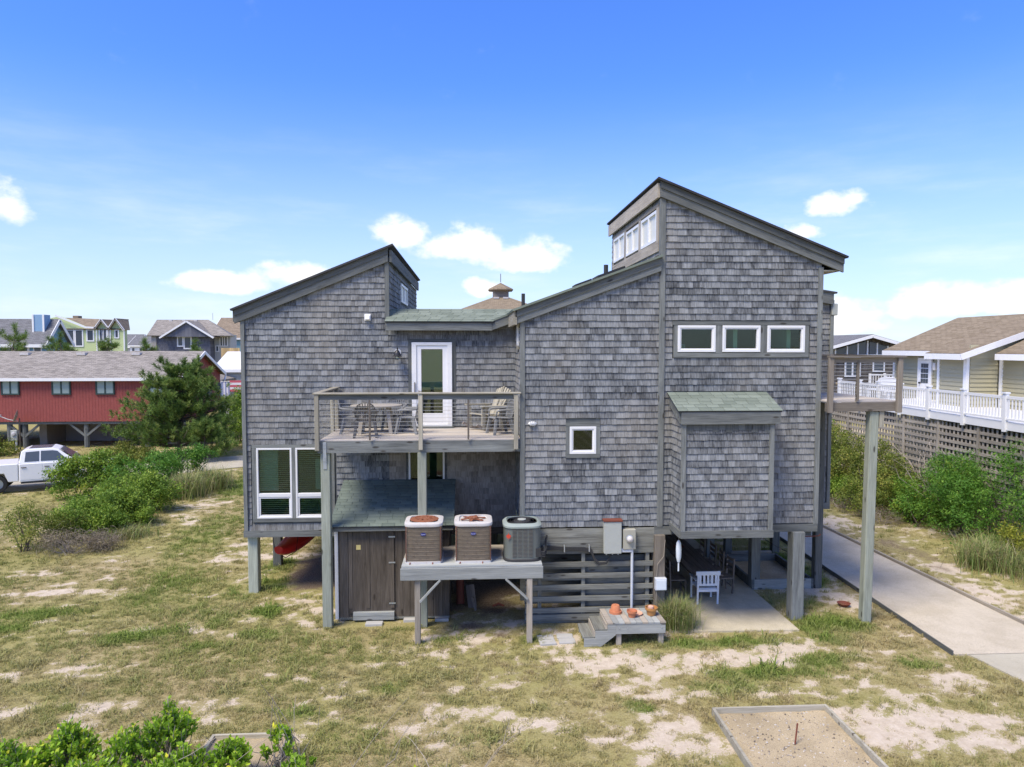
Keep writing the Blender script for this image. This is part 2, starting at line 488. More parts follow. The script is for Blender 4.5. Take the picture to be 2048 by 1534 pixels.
plain('brick block', (0.30, 0.27, 0.24), 0.9, var=0.2)
plain('cinder block', (0.42, 0.41, 0.38), 0.9, var=0.15)
plain('towel stripe blue', (0.30, 0.33, 0.50), 0.9)
plain('towel white', (0.75, 0.74, 0.74), 0.9)
plain('towel red', (0.55, 0.12, 0.15), 0.9)
m_, t_ = new_mat('pebble'); finish(t_, t_.ramp(attr(t_, 'tint').outputs['Fac'], (0.0, (0.12, 0.10, 0.08)), (0.35, (0.26, 0.22, 0.17)), (0.75, (0.5, 0.46, 0.4))), 0.9); MATS['pebble'] = m_
plain('concrete edge', (0.45, 0.42, 0.37), 0.9, var=0.15)

def glass(name, tint, refl=0.10):
    m, t = new_mat(name)
    tr = t.n('ShaderNodeBsdfTransparent'); tr.inputs[0].default_value = tuple(tint) + (1,)
    gl = t.n('ShaderNodeBsdfGlossy'); gl.inputs['Roughness'].default_value = 0.02; gl.inputs[0].default_value = (0.9, 0.95, 0.92, 1)
    lw = t.n('ShaderNodeFresnel'); lw.inputs[0].default_value = 1.5
    f = t.m('ADD', lw.outputs[0], refl, clamp=True)
    mx = t.n('ShaderNodeMixShader'); t.l(f, mx.inputs[0]); t.l(tr.outputs[0], mx.inputs[1]); t.l(gl.outputs[0], mx.inputs[2])
    o = t.n('ShaderNodeOutputMaterial'); t.l(mx.outputs[0], o.inputs[0])
    MATS[name] = m
glass('window glass', (0.74, 0.86, 0.78), 0.0)
glass('door glass', (0.70, 0.80, 0.74), 0.07)
glass('clear glass', (0.85, 0.9, 0.88), 0.06)
glass('dark car glass', (0.10, 0.12, 0.14), 0.12)

def leaf(name, c1, c2, c3=None, trans=0.35):
    m, t = new_mat(name)
    ti = attr(t, 'tint').outputs['Fac']
    if c3: c = t.ramp(ti, (0.0, c1), (0.6, c2), (0.93, c3))
    else: c = t.mix(ti, c1, c2)
    p = t.n('ShaderNodeBsdfPrincipled'); p.inputs['Roughness'].default_value = 0.55; p.inputs['Specular IOR Level'].default_value = 0.25
    t.l(c, p.inputs['Base Color'])
    tl = t.n('ShaderNodeBsdfTranslucent'); t.l(c, tl.inputs[0])
    mx = t.n('ShaderNodeMixShader', in_Fac=trans); t.l(p.outputs[0], mx.inputs[1]); t.l(tl.outputs[0], mx.inputs[2])
    o = t.n('ShaderNodeOutputMaterial'); t.l(mx.outputs[0], o.inputs[0])
    MATS[name] = m
leaf('bright leaf', (0.078, 0.144, 0.018), (0.189, 0.310, 0.039), (0.366, 0.465, 0.069))
leaf('olive leaf', (0.081, 0.114, 0.019), (0.194, 0.249, 0.043), (0.357, 0.346, 0.077))
leaf('emerald leaf', (0.048, 0.128, 0.019), (0.116, 0.267, 0.034), (0.232, 0.390, 0.058))
leaf('dark leaf', (0.02, 0.045, 0.016), (0.05, 0.09, 0.03))
leaf('pine needle', (0.061, 0.115, 0.023), (0.166, 0.257, 0.051), (0.310, 0.378, 0.103), 0.25)
leaf('yellow leaf', (0.20, 0.24, 0.03), (0.38, 0.38, 0.05))
leaf('bayberry leaf', (0.155, 0.284, 0.026), (0.353, 0.550, 0.046), (0.994, 0.851, 0.066), 0.35)
leaf('dry grass blade', (0.20, 0.17, 0.08), (0.36, 0.31, 0.16), (0.46, 0.41, 0.25), 0.25)
leaf('green grass blade', (0.108, 0.176, 0.042), (0.257, 0.338, 0.096), (0.486, 0.459, 0.192), 0.3)
leaf('dead twig', (0.13, 0.105, 0.07), (0.28, 0.235, 0.165), None, 0.1)

def lawn_mat():
    m, t = new_mat('lawn blade')
    ti = attr(t, 'tint').outputs['Fac']
    g = attr(t, 'green', 'INSTANCER').outputs['Fac']
    r = attr(t, 'vary', 'INSTANCER').outputs['Fac']
    dry = t.mix(ti, (0.285, 0.225, 0.105), (0.56, 0.475, 0.26))
    dry = t.mix(t.m('MULTIPLY', r, 0.8), dry, t.mix(ti, (0.235, 0.235, 0.075), (0.42, 0.405, 0.155)))
    grn = t.mix(ti, (0.12, 0.185, 0.035), (0.27, 0.34, 0.085))
    c = t.mix(g, dry, grn)
    p = t.n('ShaderNodeBsdfDiffuse'); t.l(c, p.inputs[0])
    tl = t.n('ShaderNodeBsdfTranslucent'); t.l(c, tl.inputs[0])
    mx = t.n('ShaderNodeMixShader', in_Fac=0.3); t.l(p.outputs[0], mx.inputs[1]); t.l(tl.outputs[0], mx.inputs[2])
    o = t.n('ShaderNodeOutputMaterial'); t.l(mx.outputs[0], o.inputs[0])
    MATS['lawn blade'] = m
lawn_mat()

def ground_mat():
    m, t = new_mat('sandy lawn')
    pos = t.n('ShaderNodeNewGeometry').outputs['Position']
    cov = attr(t, 'cover').outputs['Fac']; grn = attr(t, 'green').outputs['Fac']; drt = attr(t, 'dirt').outputs['Fac']
    b = t.noise(pos, 5.0, 7.0, 0.75); c = t.noise(pos, 28.0, 5.0, 0.75); d = t.noise(pos, 0.22, 4.0, 0.55); e = t.noise(pos, 90.0, 3.0, 0.7)
    sand = t.mix(t.smooth(b, 0.3, 0.7), (0.505, 0.417, 0.306), (0.669, 0.577, 0.460))
    sand = t.mix(t.m('MULTIPLY', t.smooth(e, 0.55, 0.75), 0.5), sand, (0.307, 0.237, 0.153))
    thatch = t.mix(t.smooth(c, 0.32, 0.68), (0.215, 0.165, 0.075), (0.46, 0.385, 0.205))
    thatch = t.mix(t.m('MULTIPLY', t.smooth(d, 0.36, 0.62), 0.6), thatch, t.mix(c, (0.21, 0.205, 0.06), (0.38, 0.365, 0.13)))
    green = t.mix(t.smooth(c, 0.3, 0.7), (0.083, 0.121, 0.023), (0.197, 0.263, 0.068))
    x = t.m('ADD', cov, t.m('ADD', t.m('MULTIPLY', t.m('SUBTRACT', b, 0.5), 1.5), t.m('MULTIPLY', t.m('SUBTRACT', c, 0.5), 1.3)))
    col = t.mix(t.smooth(x, 0.36, 0.56), sand, thatch)
    gx = t.m('ADD', grn, t.m('ADD', t.m('MULTIPLY', t.m('SUBTRACT', b, 0.5), 1.0), t.m('MULTIPLY', t.m('SUBTRACT', c, 0.5), 0.8)))
    col = t.mix(t.m('MULTIPLY', t.smooth(gx, 0.3, 0.75), 0.8), col, green)
    dirt = t.mix(t.smooth(c, 0.35, 0.65), (0.118, 0.085, 0.056), (0.296, 0.229, 0.155))
    dx = t.m('ADD', drt, t.m('MULTIPLY', t.m('SUBTRACT', b, 0.5), 0.9))
    col = t.mix(t.smooth(dx, 0.35, 0.7), col, dirt)
    bump = t.m('ADD', t.m('MULTIPLY', b, 0.5), t.m('MULTIPLY', c, 0.7))
    finish(t, col, 0.95, bump, 0.045, spec=0.05, strength=0.8)
    MATS['sandy lawn'] = m
ground_mat()

def gravelly(name, c1, c2, spk, sc=60.0):
    m, t = new_mat(name)
    pos = t.n('ShaderNodeNewGeometry').outputs['Position']
    a = t.noise(pos, 0.9, 5.0, 0.65); b = t.noise(pos, sc, 3.0, 0.7); e = t.noise(pos, 6.0, 6.0, 0.7)
    c = t.mix(t.smooth(a, 0.3, 0.7), c1, c2)
    c = t.mix(t.m('MULTIPLY', t.smooth(b, 0.46, 0.66), 0.8), c, spk)
    c = t.mix(t.m('MULTIPLY', t.smooth(e, 0.52, 0.78), 0.45), c, tuple(x * 0.62 for x in c1))
    finish(t, c, 0.93, b, 0.012, spec=0.1, strength=0.6)
    MATS[name] = m
gravelly('shell path', (0.491, 0.428, 0.319), (0.610, 0.541, 0.421), (0.296, 0.260, 0.204))
gravelly('patio concrete', (0.442, 0.393, 0.286), (0.614, 0.547, 0.399), (0.308, 0.276, 0.211), 90)
gravelly('slab concrete', (0.430, 0.393, 0.302), (0.506, 0.468, 0.368), (0.343, 0.310, 0.232), 120)
gravelly('road concrete', (0.392, 0.351, 0.266), (0.477, 0.435, 0.339), (0.324, 0.293, 0.221), 30)
gravelly('pit sand', (0.363, 0.294, 0.185), (0.515, 0.422, 0.277), (0.209, 0.160, 0.095), 70)
gravelly('sandbox sand', (0.448, 0.347, 0.213), (0.588, 0.472, 0.301), (0.300, 0.221, 0.128), 50)

def slab(mb, a, b, c, d, th, tint=None):
    """flat panel a-b-c-d with thickness th against its normal; grain runs (along ab, along ad)"""
    P = np.array([a, b, c, d], float)
    n = np.cross(P[1] - P[0], P[3] - P[0]); n /= np.linalg.norm(n)
    u = P[1] - P[0]; u /= np.linalg.norm(u); v = np.cross(n, u)
    Q = P - n * th
    V = np.concatenate([P, Q]); R = V - P[0]
    G = np.stack([R @ u, R @ v, R @ n], 1)
    return mb.add(V, [(0, 1, 2, 3), (7, 6, 5, 4), (0, 4, 5, 1), (1, 5, 6, 2), (2, 6, 7, 3), (3, 7, 4, 0)], tint, G)

# ------------------------------------------------------------------ ground
def vnoise(x, y, seed):
    r = np.random.default_rng(seed); tab = r.random((256, 256))
    xi = np.floor(x).astype(int); yi = np.floor(y).astype(int)
    fx = x - xi; fy = y - yi; fx = fx * fx * (3 - 2 * fx); fy = fy * fy * (3 - 2 * fy)
    a = tab[xi & 255, yi & 255]; b = tab[(xi + 1) & 255, yi & 255]; c = tab[xi & 255, (yi + 1) & 255]; d = tab[(xi + 1) & 255, (yi + 1) & 255]
    return (a * (1 - fx) + b * fx) * (1 - fy) + (c * (1 - fx) + d * fx) * fy
def fbm(x, y, f, seed, oc=4):
    s = 0; a = 0.5; n = 0
    for i in range(oc):
        s = s + a * vnoise(x * f + 17.3 * i + 500, y * f + 9.1 * i + 500, seed + i); n += a; a *= 0.55; f *= 2.1
    return s / n

# bare sand (x, y, rx, ry, strength), fresh green and brown dirt patches
SAND = [(3.7, -2.3, 1.1, .75, .95), (5.4, -2.2, 1.0, .45, .9), (6.7, -2.35, .7, .4, .8), (3.2, -3.1, .9, .4, .6), (4.1, -3.7, .8, .3, .8),
        (3.3, -5.3, .9, .5, .6), (2.9, -4.4, .8, .3, .5), (0.3, -4.6, 1.6, .3, .62), (-0.4, -1.3, .5, .25, .5), (7.7, -5.0, 1.2, .8, .6), (9.2, -5.6, 1.3, .7, .6),
        (8.0, -3.6, 1.6, .4, .45), (9.9, -3.2, .7, .5, .5), (6.0, -3.6, .9, .3, .6), (-7.7, -3.7, 1.8, .35, .6), (-6.0, -4.3, 1.8, .6, .66), (-5.4, -3.5, 1.1, .25, .5),
        (-4.5, 1.9, .7, .8, .8), (-4.1, .9, .6, .6, .75), (-5.3, 1.7, .5, .5, .5), (-11.7, 13.5, .8, 2.2, .75), (-11.2, 10.0, .7, 2.4, .6), (-8.7, .2, 1.6, .25, .4),
        (-8.3, 3.2, 1.4, .35, .45), (-7.2, 6.0, 1.5, .7, .55), (-12.0, 3.0, 1.6, .6, .5), (-10.8, 5.6, 1.6, .5, .4), (-7.0, 9.5, 1.2, 1.4, .55), (-3.6, .3, .4, .4, .4),
        (9.6, 1.4, .7, .8, .75), (9.1, 1.7, .7, .6, .6), (13.9, 9.5, .8, 1.8, .8), (13.9, .5, .35, 3, .5), (14.3, 3.2, .5, 1.2, .5), (1.9, -1.2, .8, .4, .7), (8.6, .4, .5, .5, .4),
        (10.4, -.8, .3, 2.0, .35), (-0.2, -.6, 1.0, .3, .5), (-4.0, -5.6, 1.2, .9, .7), (7.0, -1.6, .8, .4, .5), (-2.4, -3.3, .9, .25, .4), (1.2, -3.2, .7, .2, .35)]
GREEN = [(-10.9, 1.4, .9, .45, .9), (-11.6, .4, .8, .4, .9), (-8.0, -.3, .8, .35, .75), (-7.3, .1, .4, .3, .6), (-5.2, 1.2, .45, .35, .95), (-5.6, 3.3, .45, .5, .8), (-5.9, 5.5, .5, 1.0, .7),
         (-4.8, -.2, .8, .4, .55), (-3.2, -4.0, .5, .22, .7), (-6.2, -.9, .3, .2, .6), (5.7, -1.35, 1.6, .3, .85), (4.8, -1.2, .5, .22, .7), (8.8, -.5, .8, .7, .9), (8.3, -1.4, .5, .4, .6), (5.9, -2.9, .9, .3, .9),
         (7.6, -2.4, .7, .35, .75), (6.9, -3.0, .5, .2, .7), (3.9, -1.9, .25, .18, .8), (5.0, -3.5, .9, .25, .6), (3.1, -4.1, .3, .35, .7), (9.6, -2.6, .4, .3, .7), (10.0, 4.4, .35, 2.6, .95),
         (-11.0, 18.5, 1.6, 3.2, .8), (-9.6, 9.5, 1.0, 3.4, .5), (-8.6, 3.5, 1.0, 1.6, .45), (-6.6, 1.0, 1.2, .6, .4), (-12.5, -.2, 1.2, .5, .5), (9.0, -.1, .4, .5, .8), (12.0, 12, 3, 4, .4), (9.0, 9.0, 1.5, 1.5, .7), (-.7, -.9, .6, .2, .5), (-1.6, -3.2, .3, .2, .5), (.2, -5.0, .3, .2, .4),
         (6.7, 9.4, 2.5, 1.8, .5), (1.4, -.8, .25, .35, .6), (8.9, .9, .35, .4, .6), (-12.9, 8.9, .6, .6, .5), (-6.5, 2.6, .5, .5, .4)]
DIRT = [(-4.6, 4.2, 1.4, 1.3, .9), (-3.0, 4.6, 2.0, 2.2, .8), (0.4, 3.5, 1.6, 3.2, .9), (14.6, 5.4, .6, 2.6, .55), (-13.0, 8.2, .5, 1.5, .45), (0.4, .9, 1.0, .8, .45)]

def blobs(x, y, lst, seed):
    w = fbm(x, y, 1.6, seed, 3) - 0.5; w2 = fbm(x, y, 1.6, seed + 40, 3) - 0.5
    s = np.zeros_like(x)
    for (a, b, rx, ry, k) in lst:
        dx = (x - a) / rx + w * 1.6; dy = (y - b) / ry + w2 * 1.6
        s = np.maximum(s, k * np.clip(1.35 - np.sqrt(dx * dx + dy * dy), 0, 1) ** 0.7)
    return s

def fields(x, y):
    n1 = fbm(x, y, 0.35, 1); n2 = fbm(x, y, 1.5, 5); n3 = fbm(x * 0.35 + y * 0.2, y, 2.4, 91)
    n4 = fbm(x * .6 + y * .15, y, 6.5, 131, 3)
    cover = 0.80 + (n1 - 0.5) * 0.5 + (n2 - 0.5) * 0.8 + (n3 - 0.5) * 1.0 + (n4 - 0.5) * 1.5 - 0.72 * blobs(x, y, SAND, 20)
    cover = cover + 0.13 * np.clip((1.5 - x) / 3, 0, 1) - .04 * np.clip((x - 2) / 3, 0, 1)
    green = np.clip((n2 - 0.60) * 1.2, 0, 1) * 0.5 + blobs(x, y, GREEN, 60)
    cover = np.clip(cover + green * 0.35, 0, 1)
    dirt = blobs(x, y, DIRT, 70)
    return cover, np.clip(green, 0, 1), dirt

def gz(x, y):
    return 0.05 * (fbm(np.asarray(x, float), np.asarray(y, float), 0.5, 33, 3) - 0.5)

def make_ground():
    xs = np.concatenate([[-3000, -1200, -500, -220, -120, -75, -52], np.arange(-42, 30.01, 0.2), [36, 45, 60, 90, 160, 400, 1200, 3000]])
    ys = np.concatenate([[-3000, -1000, -300, -100, -50, -28, -18, -12], np.arange(-9, 34.01, 0.2), [37, 42, 50, 62, 80, 110, 180, 400, 1200, 3500]])
    X, Y = np.meshgrid(xs, ys); nx, ny = len(xs), len(ys)
    x = X.ravel(); y = Y.ravel()
    cov, grn, drt = fields(x, y)
    near = (x > -41) & (x < 29) & (y > -9) & (y < 33)
    z = np.where(near, gz(x, y) + 0.03 * (fbm(x, y, 3.0, 77, 3) - 0.5) * near, 0)
    # level under slabs and paths
    flat = ((x > 4.4) & (x < 8.2) & (y > -1.1) & (y < 8.5)) | ((x > 10.2) & (x < 14) & (y > -9)) | ((x > 7.6) & (x < 10.2) & (y > 1.6) & (y < 6)) | ((x < -10) & (y > 14))
    z = np.where(flat, -0.01, z)
    me = bpy.data.meshes.new('ground')
    idx = np.arange(nx * ny).reshape(ny, nx)
    q = np.stack([idx[:-1, :-1], idx[:-1, 1:], idx[1:, 1:], idx[1:, :-1]], -1).reshape(-1, 4)
    me.vertices.add(nx * ny); me.vertices.foreach_set('co', np.stack([x, y, z], 1).astype(np.float32).ravel())
    me.loops.add(q.size); me.loops.foreach_set('vertex_index', q.astype(np.int32).ravel())
    me.polygons.add(len(q)); me.polygons.foreach_set('loop_start', np.arange(0, q.size, 4, dtype=np.int32))
    me.polygons.foreach_set('use_smooth', np.ones(len(q), bool))
    me.update(calc_edges=True)
    for nm, a in (('cover', cov), ('green', grn), ('dirt', drt)):
        at = me.attributes.new(nm, 'FLOAT', 'POINT'); at.data.foreach_set('value', a.astype(np.float32))
    me.materials.append(MATS['sandy lawn'])
    o = link(bpy.data.objects.new('ground', me)); tag(o, 'sandy yard with dry yellow grass and bare patches', 'ground', kind='structure')
make_ground()

def flat_sheet(name, poly, z, mat, label, th=0.06):
    mb = MB(); mb.prism(poly, 2, z - th, z)
    o = mb.build(name, MATS[mat]); tag(o, label, name.split('_')[-1], kind='structure'); return o

flat_sheet('patio', [(4.72, -.72), (7.86, -.80), (7.84, 8.2), (4.72, 8.2)], 0.035, 'patio concrete', 'grey concrete patio under the tall end of the house')
flat_sheet('path', [(10.68, -2.32), (13.46, -2.32), (13.5, -.75), (13.2, 8.67), (12.6, 17), (11.4, 26), (8.6, 26), (10.2, 12), (10.98, 7.4), (10.85, 3.2)], 0.03, 'shell path', 'pale crushed shell path running past the house')
flat_sheet('path_apron', [(11.0, -2.34), (11.25, -3.7), (11.5, -9), (14.0, -9), (13.6, -2.34)], 0.022, 'slab concrete', 'smooth concrete slab at the near end of the path')
flat_sheet('driveway', [(-34, 13.2), (-22.03, 17.1), (-18.83, 19.2), (-16.9, 20.6), (-15.2, 22), (-12.5, 23.8), (-6, 27.0), (6, 30), (6, 33.5), (-7, 31.5), (-14.4, 27.7), (-18.5, 25.4), (-24, 21.8), (-34, 18.2)], 0.03, 'road concrete', 'pale concrete driveway behind the hedge')

# timber edging of the path: two boards of the setting, things of their own
for (nm, pts, lab) in (('edging_board', [(13.5, -2.3), (13.55, -.75), (13.25, 8.67), (12.65, 17)], 'weathered timber edging along the bushes side of the shell path'),
                       ('edging_board', [(10.64, -2.3), (10.8, 3.2), (10.93, 7.4), (10.15, 12)], 'thin timber edging along the house side of the shell path')):
    mb = MB()
    for p, q in zip(pts[:-1], pts[1:]):
        mb.bar((p[0], p[1], .05), (q[0], q[1], .05), .06 if p[0] > 12 else .03, .11)
    o = mb.build(nm, MATS['lattice wood'] if pts[0][0] > 12 else MATS['dark weathered trim']); tag(o, lab, 'edging', 'timber edgings of the path')

# ------------------------------------------------------------------ the shingled house
house = thing('beach_house', 'grey cedar shingled beach house on pilings with slanted roofs', 'house', (1.2, 3.0, 0))
EXPO = 0.1575
SH = []       # every wall shingle: verts, grain, tint, weight

# rain washed pale streaks, dark run-off ones, a darker band below the low eave (x0, x1, z0, z1, shift)
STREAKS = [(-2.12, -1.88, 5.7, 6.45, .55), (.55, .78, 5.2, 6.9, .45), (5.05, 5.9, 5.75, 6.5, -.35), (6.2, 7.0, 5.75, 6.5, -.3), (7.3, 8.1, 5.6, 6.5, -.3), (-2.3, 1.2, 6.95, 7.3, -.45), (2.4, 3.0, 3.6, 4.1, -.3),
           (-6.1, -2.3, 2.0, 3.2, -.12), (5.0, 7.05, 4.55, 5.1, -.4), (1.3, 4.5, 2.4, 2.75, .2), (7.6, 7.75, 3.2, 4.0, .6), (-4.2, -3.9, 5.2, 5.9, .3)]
def streak_tint(c, t):
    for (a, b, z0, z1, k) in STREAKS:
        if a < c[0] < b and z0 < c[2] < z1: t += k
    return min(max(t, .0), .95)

def sub_intervals(u0, u1, z, holes):
    iv = [(u0, u1)]
    for (a, b, z0, z1) in holes:
        if z0 - EXPO * .35 < z + EXPO * 0.5 < z1 + EXPO * .35:
            new = []
            for (p, q) in iv:
                if b <= p or a >= q: new.append((p, q)); continue
                if a > p: new.append((p, a))
                if b < q: new.append((b, q))
            iv = new
    return iv

def shingles(p0, ud, nd, u0, u1, z0, top, holes=(), seen=True, sheltered=False):
    p0 = np.array(p0, float); ud = np.array(ud, float); nd = np.array(nd, float)
    zmax = max(top(u0), top(u1), top((u0 + u1) / 2)); k = 0
    while z0 + k * EXPO < zmax - .02:
        zb = z0 + k * EXPO; k += 1
        for (a, b) in sub_intervals(u0, u1, zb, holes):
            u = a
            while u < b - 1e-3:
                w = random.choice((.085, .11, .125, .14, .155, .17, .19, .23))
                if b - u - w < .06: w = b - u
                ul, ur = u + .0018, u + w - .0018; u += w
                bz = zb + random.uniform(-.006, .005)
                tl = min(zb + EXPO + .02, top(ul)); tr = min(zb + EXPO + .02, top(ur))
                if max(tl, tr) < bz + .025: continue
                tl = max(tl, bz + .012); tr = max(tr, bz + .012)
                f = random.uniform(.026, .036); ft = .005
                def P(uu, zz, nn): return p0 + ud * uu + np.array([0, 0, zz]) + nd * nn
                fl = f + (ft - f) * (tl - bz) / (EXPO + .02); fr = f + (ft - f) * (tr - bz) / (EXPO + .02)
                V = np.array([P(ul, bz, 0), P(ur, bz, 0), P(ur, tr, 0), P(ul, tl, 0), P(ul, bz, f), P(ur, bz, f), P(ur, tr, fr), P(ul, tl, fl)])
                o = random.random() * 60
                G = np.array([(bz, ul + o, 0), (bz, ur + o, 0), (tr, ur + o, 0), (tl, ul + o, 0), (bz, ul + o, .03), (bz, ur + o, .03), (tr, ur + o, .03), (tl, ul + o, .03)])
                c = V.mean(0); d = EYE - c; L = np.linalg.norm(d)
                wt = (ur - ul) * min(tl - bz, tr - bz, EXPO) * max(0, (d / L) @ nd) / (L * L) if seen else 0
                SH.append((V, G, streak_tint(c, random.random() * .975), wt, sheltered))
SHF = [(4, 5, 6, 7), (0, 1, 5, 4), (1, 2, 6, 5), (3, 0, 4, 7), (2, 3, 7, 6)]

def wall_panels(mb, p0, ud, nd, us, z0, top, holes, th=0.12):
    """the boarding behind the shingles, with real openings"""
    p0 = np.array(p0, float); ud = np.array(ud, float); nd = np.array(nd, float)
    cuts = sorted(set(list(us) + [h[0] for h in holes] + [h[1] for h in holes]))
    for a, b in zip(cuts[:-1], cuts[1:]):
        m = (a + b) / 2; hs = sorted([(h[2], h[3]) for h in holes if h[0] < m < h[1]])
        z = z0; segs = []
        for (h0, h1) in hs: segs.append((z, z, h0, h0)); z = h1
        segs.append((z, z, top(a + 1e-4), top(b - 1e-4)))
        for (la, lb, ta, tb) in segs:
            V = []
            for nn in (0.0, -th):
                for (uu, zz) in ((a, la), (b, lb), (b, tb), (a, ta)):
                    V.append(p0 + ud * uu + np.array([0, 0, zz]) + nd * nn)
            mb.add(V, [(0, 1, 2, 3), (7, 6, 5, 4), (0, 4, 5, 1), (1, 5, 6, 2), (2, 6, 7, 3), (3, 7, 4, 0)])

X_, Y_ = (1, 0, 0), (0, 1, 0)
def line(x0, z0, x1, z1):
    return lambda u: z0 + (z1 - z0) * (u - x0) / (x1 - x0)
rake_mid = line(1.06, 7.71, 4.55, 8.99)          # top of the sloping roof beside the tower
rake_tower = line(4.55, 10.80, 9.11, 9.02)
rake_left = line(-6.34, 7.82, -2.26, 9.49)

walls = MB()
def wall(p0, ud, nd, u0, u1, z0, top, openings=(), seen=True, zs=None, sheltered=False, trim=.09, extra=()):
    wall_panels(walls, p0, ud, nd, (u0, u1), z0, top, openings)
    hol = [(a - trim, b + trim, c - trim, d + trim) for (a, b, c, d) in openings] + list(extra)
    shingles(p0, ud, nd, u0, u1, zs if zs is not None else z0, lambda u: top(u), hol, seen, sheltered)

W_UP = [(5.03, 5.97, 6.70, 7.35), (6.14, 7.09, 6.70, 7.35), (7.26, 8.21, 6.69, 7.35)]
W_SQ = [(2.39, 3.04, 4.22, 4.89)]
W_LL = [(-5.85, -4.90, 2.13, 4.07), (-4.80, -3.87, 2.13, 4.07)]
DOOR = [(-1.56, -.58, 4.70, 6.87)]
W_LO = [(-1.71, -.76, 2.75, 3.98)]
# front of the part between deck and tower
wall((0, 0, 0), X_, (0, -1, 0), 1.30, 4.62, 2.42, lambda u: rake_mid(u) - .10, W_SQ)
# front of the tower
wall((0, 0, 0), X_, (0, -1, 0), 4.66, 8.60, 2.40, lambda u: rake_tower(u) - .10, W_UP, zs=2.44, extra=[(4.90, 8.34, 6.57, 7.45), (4.95, 7.06, 2.3, 5.66)])
# left wing and the wall behind the deck: one long plane
wall((0, 2.5, 0), X_, (0, -1, 0), -6.14, -2.26, 1.80, lambda u: rake_left(u) - .10, W_LL, extra=[(-6.0, -3.7, 2.02, 4.17)])
wall((0, 2.5, 0), X_, (0, -1, 0), -2.26, 1.24, 1.80 + 18 * EXPO, lambda u: 7.45, DOOR, trim=.11)
wall((0, 2.5, 0), X_, (0, -1, 0), -2.26, 1.24, 1.80, lambda u: 1.80 + 18 * EXPO, W_LO, sheltered=True)
# side of the middle part that faces the deck, side of the left wing, side of the tower
wall((1.24, 2.5, 0), (0, -1, 0), (-1, 0, 0), 0, 2.44, 2.42, lambda u: 7.55, [(1.05, 1.55, 6.88, 7.42)], sheltered=False)
wall((-2.26, 2.5, 0), (0, 1, 0), (1, 0, 0), .04, 10.0, 7.2, lambda u: 9.15, [(3.35, 5.65, 8.25, 8.85)])
W_CL = [(.36, 1.95, 9.44, 10.20), (2.22, 3.79, 9.48, 10.18), (4.04, 5.62, 9.50, 10.24)]
wall((4.62, 0, 0), (0, 1, 0), (-1, 0, 0), .08, 6.0, 8.6, lambda u: 10.5, W_CL, extra=[(.2, 5.75, 9.36, 10.3)], trim=.05)
# lower volume behind the tower on the right, its front and the side beyond
wall((0, 3.4, 0), X_, (0, -1, 0), 8.64, 10.66, 2.16, lambda u: 8.45)
# left side of the left wing, far sides: boarding only
for (x0, x1, y0, y1, z0, z1) in ((-6.14, -6.02, 2.62, 12.5, 1.7, 7.6), (8.48, 8.60, .12, 9.0, 2.3, 9.0), (10.54, 10.66, 3.52, 9, 2.1, 8.3), (-6.1, 10.6, 11.9, 12.0, 1.7, 7.6), (4.62, 8.5, 6.05, 6.15, 7, 9.6)):
    walls.b(x0, x1, y0, y1, z0, z1)
walls.build('wall', MATS['dark weathered trim'], house)

# bay that steps out of the tower wall
bay = MB(); BY = -.85; BXL, BXR, BZ0, BZ1 = 4.93, 7.08, 2.42, 5.25
wall_panels(bay, (0, BY, 0), X_, (0, -1, 0), (BXL, BXR), BZ0, lambda u: BZ1, [])
bay.b(BXL + .001, BXL + .1, BY + .13, -.003, BZ0, 5.30); bay.b(BXR - .1, BXR - .001, BY + .13, -.003, BZ0, 5.30); bay.b(BXL + .1, BXR - .1, BY + .12, -.003, BZ0 - .05, BZ0 + .1)
bay.build('bay_wall', MATS['dark weathered trim'], house)
shingles((0, BY, 0), X_, (0, -1, 0), BXL + .07, BXR - .07, BZ0 + .02, lambda u: BZ1 - .20)
shingles((BXL, 0, 0), (0, -1, 0), (-1, 0, 0), 0, .85, BZ0 + .02, lambda u: 5.60 - u * .38)

# 300 shingles that show largest are pieces of their own, the rest one cladding
order = sorted(range(len(SH)), key=lambda i: -SH[i][3])
big = set(order[:300])
for flag, nm in ((False, 'cedar shingle'), (True, 'sheltered cedar shingle')):
    mb = MB()
    for i, (V, G, t, w, sh) in enumerate(SH):
        if i in big or sh != flag: continue
        mb.add(V, SHF, t, G)
    mb.build('shingle_cladding', MATS[nm], house, kind='stuff')
for i in order[:300]:
    V, G, t, w, sh = SH[i]
    mb = MB(); mb.add(V, SHF, t, G); mb.build('shingle', MATS['cedar shingle'], house)

# ---- boards
def board(name, args, mat='weathered trim', parent=house, bevel=0.0):
    mb = MB()
    mb.b(*args) if len(args) == 6 else mb.bar(*args)
    return mb.build(name, MATS[mat], parent, bevel=bevel)

def rake_board(xa, za, xb, zb, y0, y1, h, mat='weathered trim', drop=0.0, name='fascia_board'):
    mb = MB()
    poly = [(xa, za - drop), (xb, zb - drop), (xb, zb - h - drop), (xa, za - h - drop)]
    V = []
    for yy in (y0, y1):
        for (p, q) in poly: V.append((p, yy, q))
    L = math.hypot(xb - xa, zb - za); o = random.random() * 30
    G = [(0 + o, 0, yy) for yy in (0,)]
    G = []
    for yy in (0, .05):
        G += [(o, .0, yy), (o + L, 0, yy), (o + L, h, yy), (o, h, yy)]
    mb.add(V, [(3, 2, 1, 0), (4, 5, 6, 7), (0, 1, 5, 4), (1, 2, 6, 5), (2, 3, 7, 6), (3, 0, 4, 7)], None, G)
    return mb.build(name, MATS[mat], house)

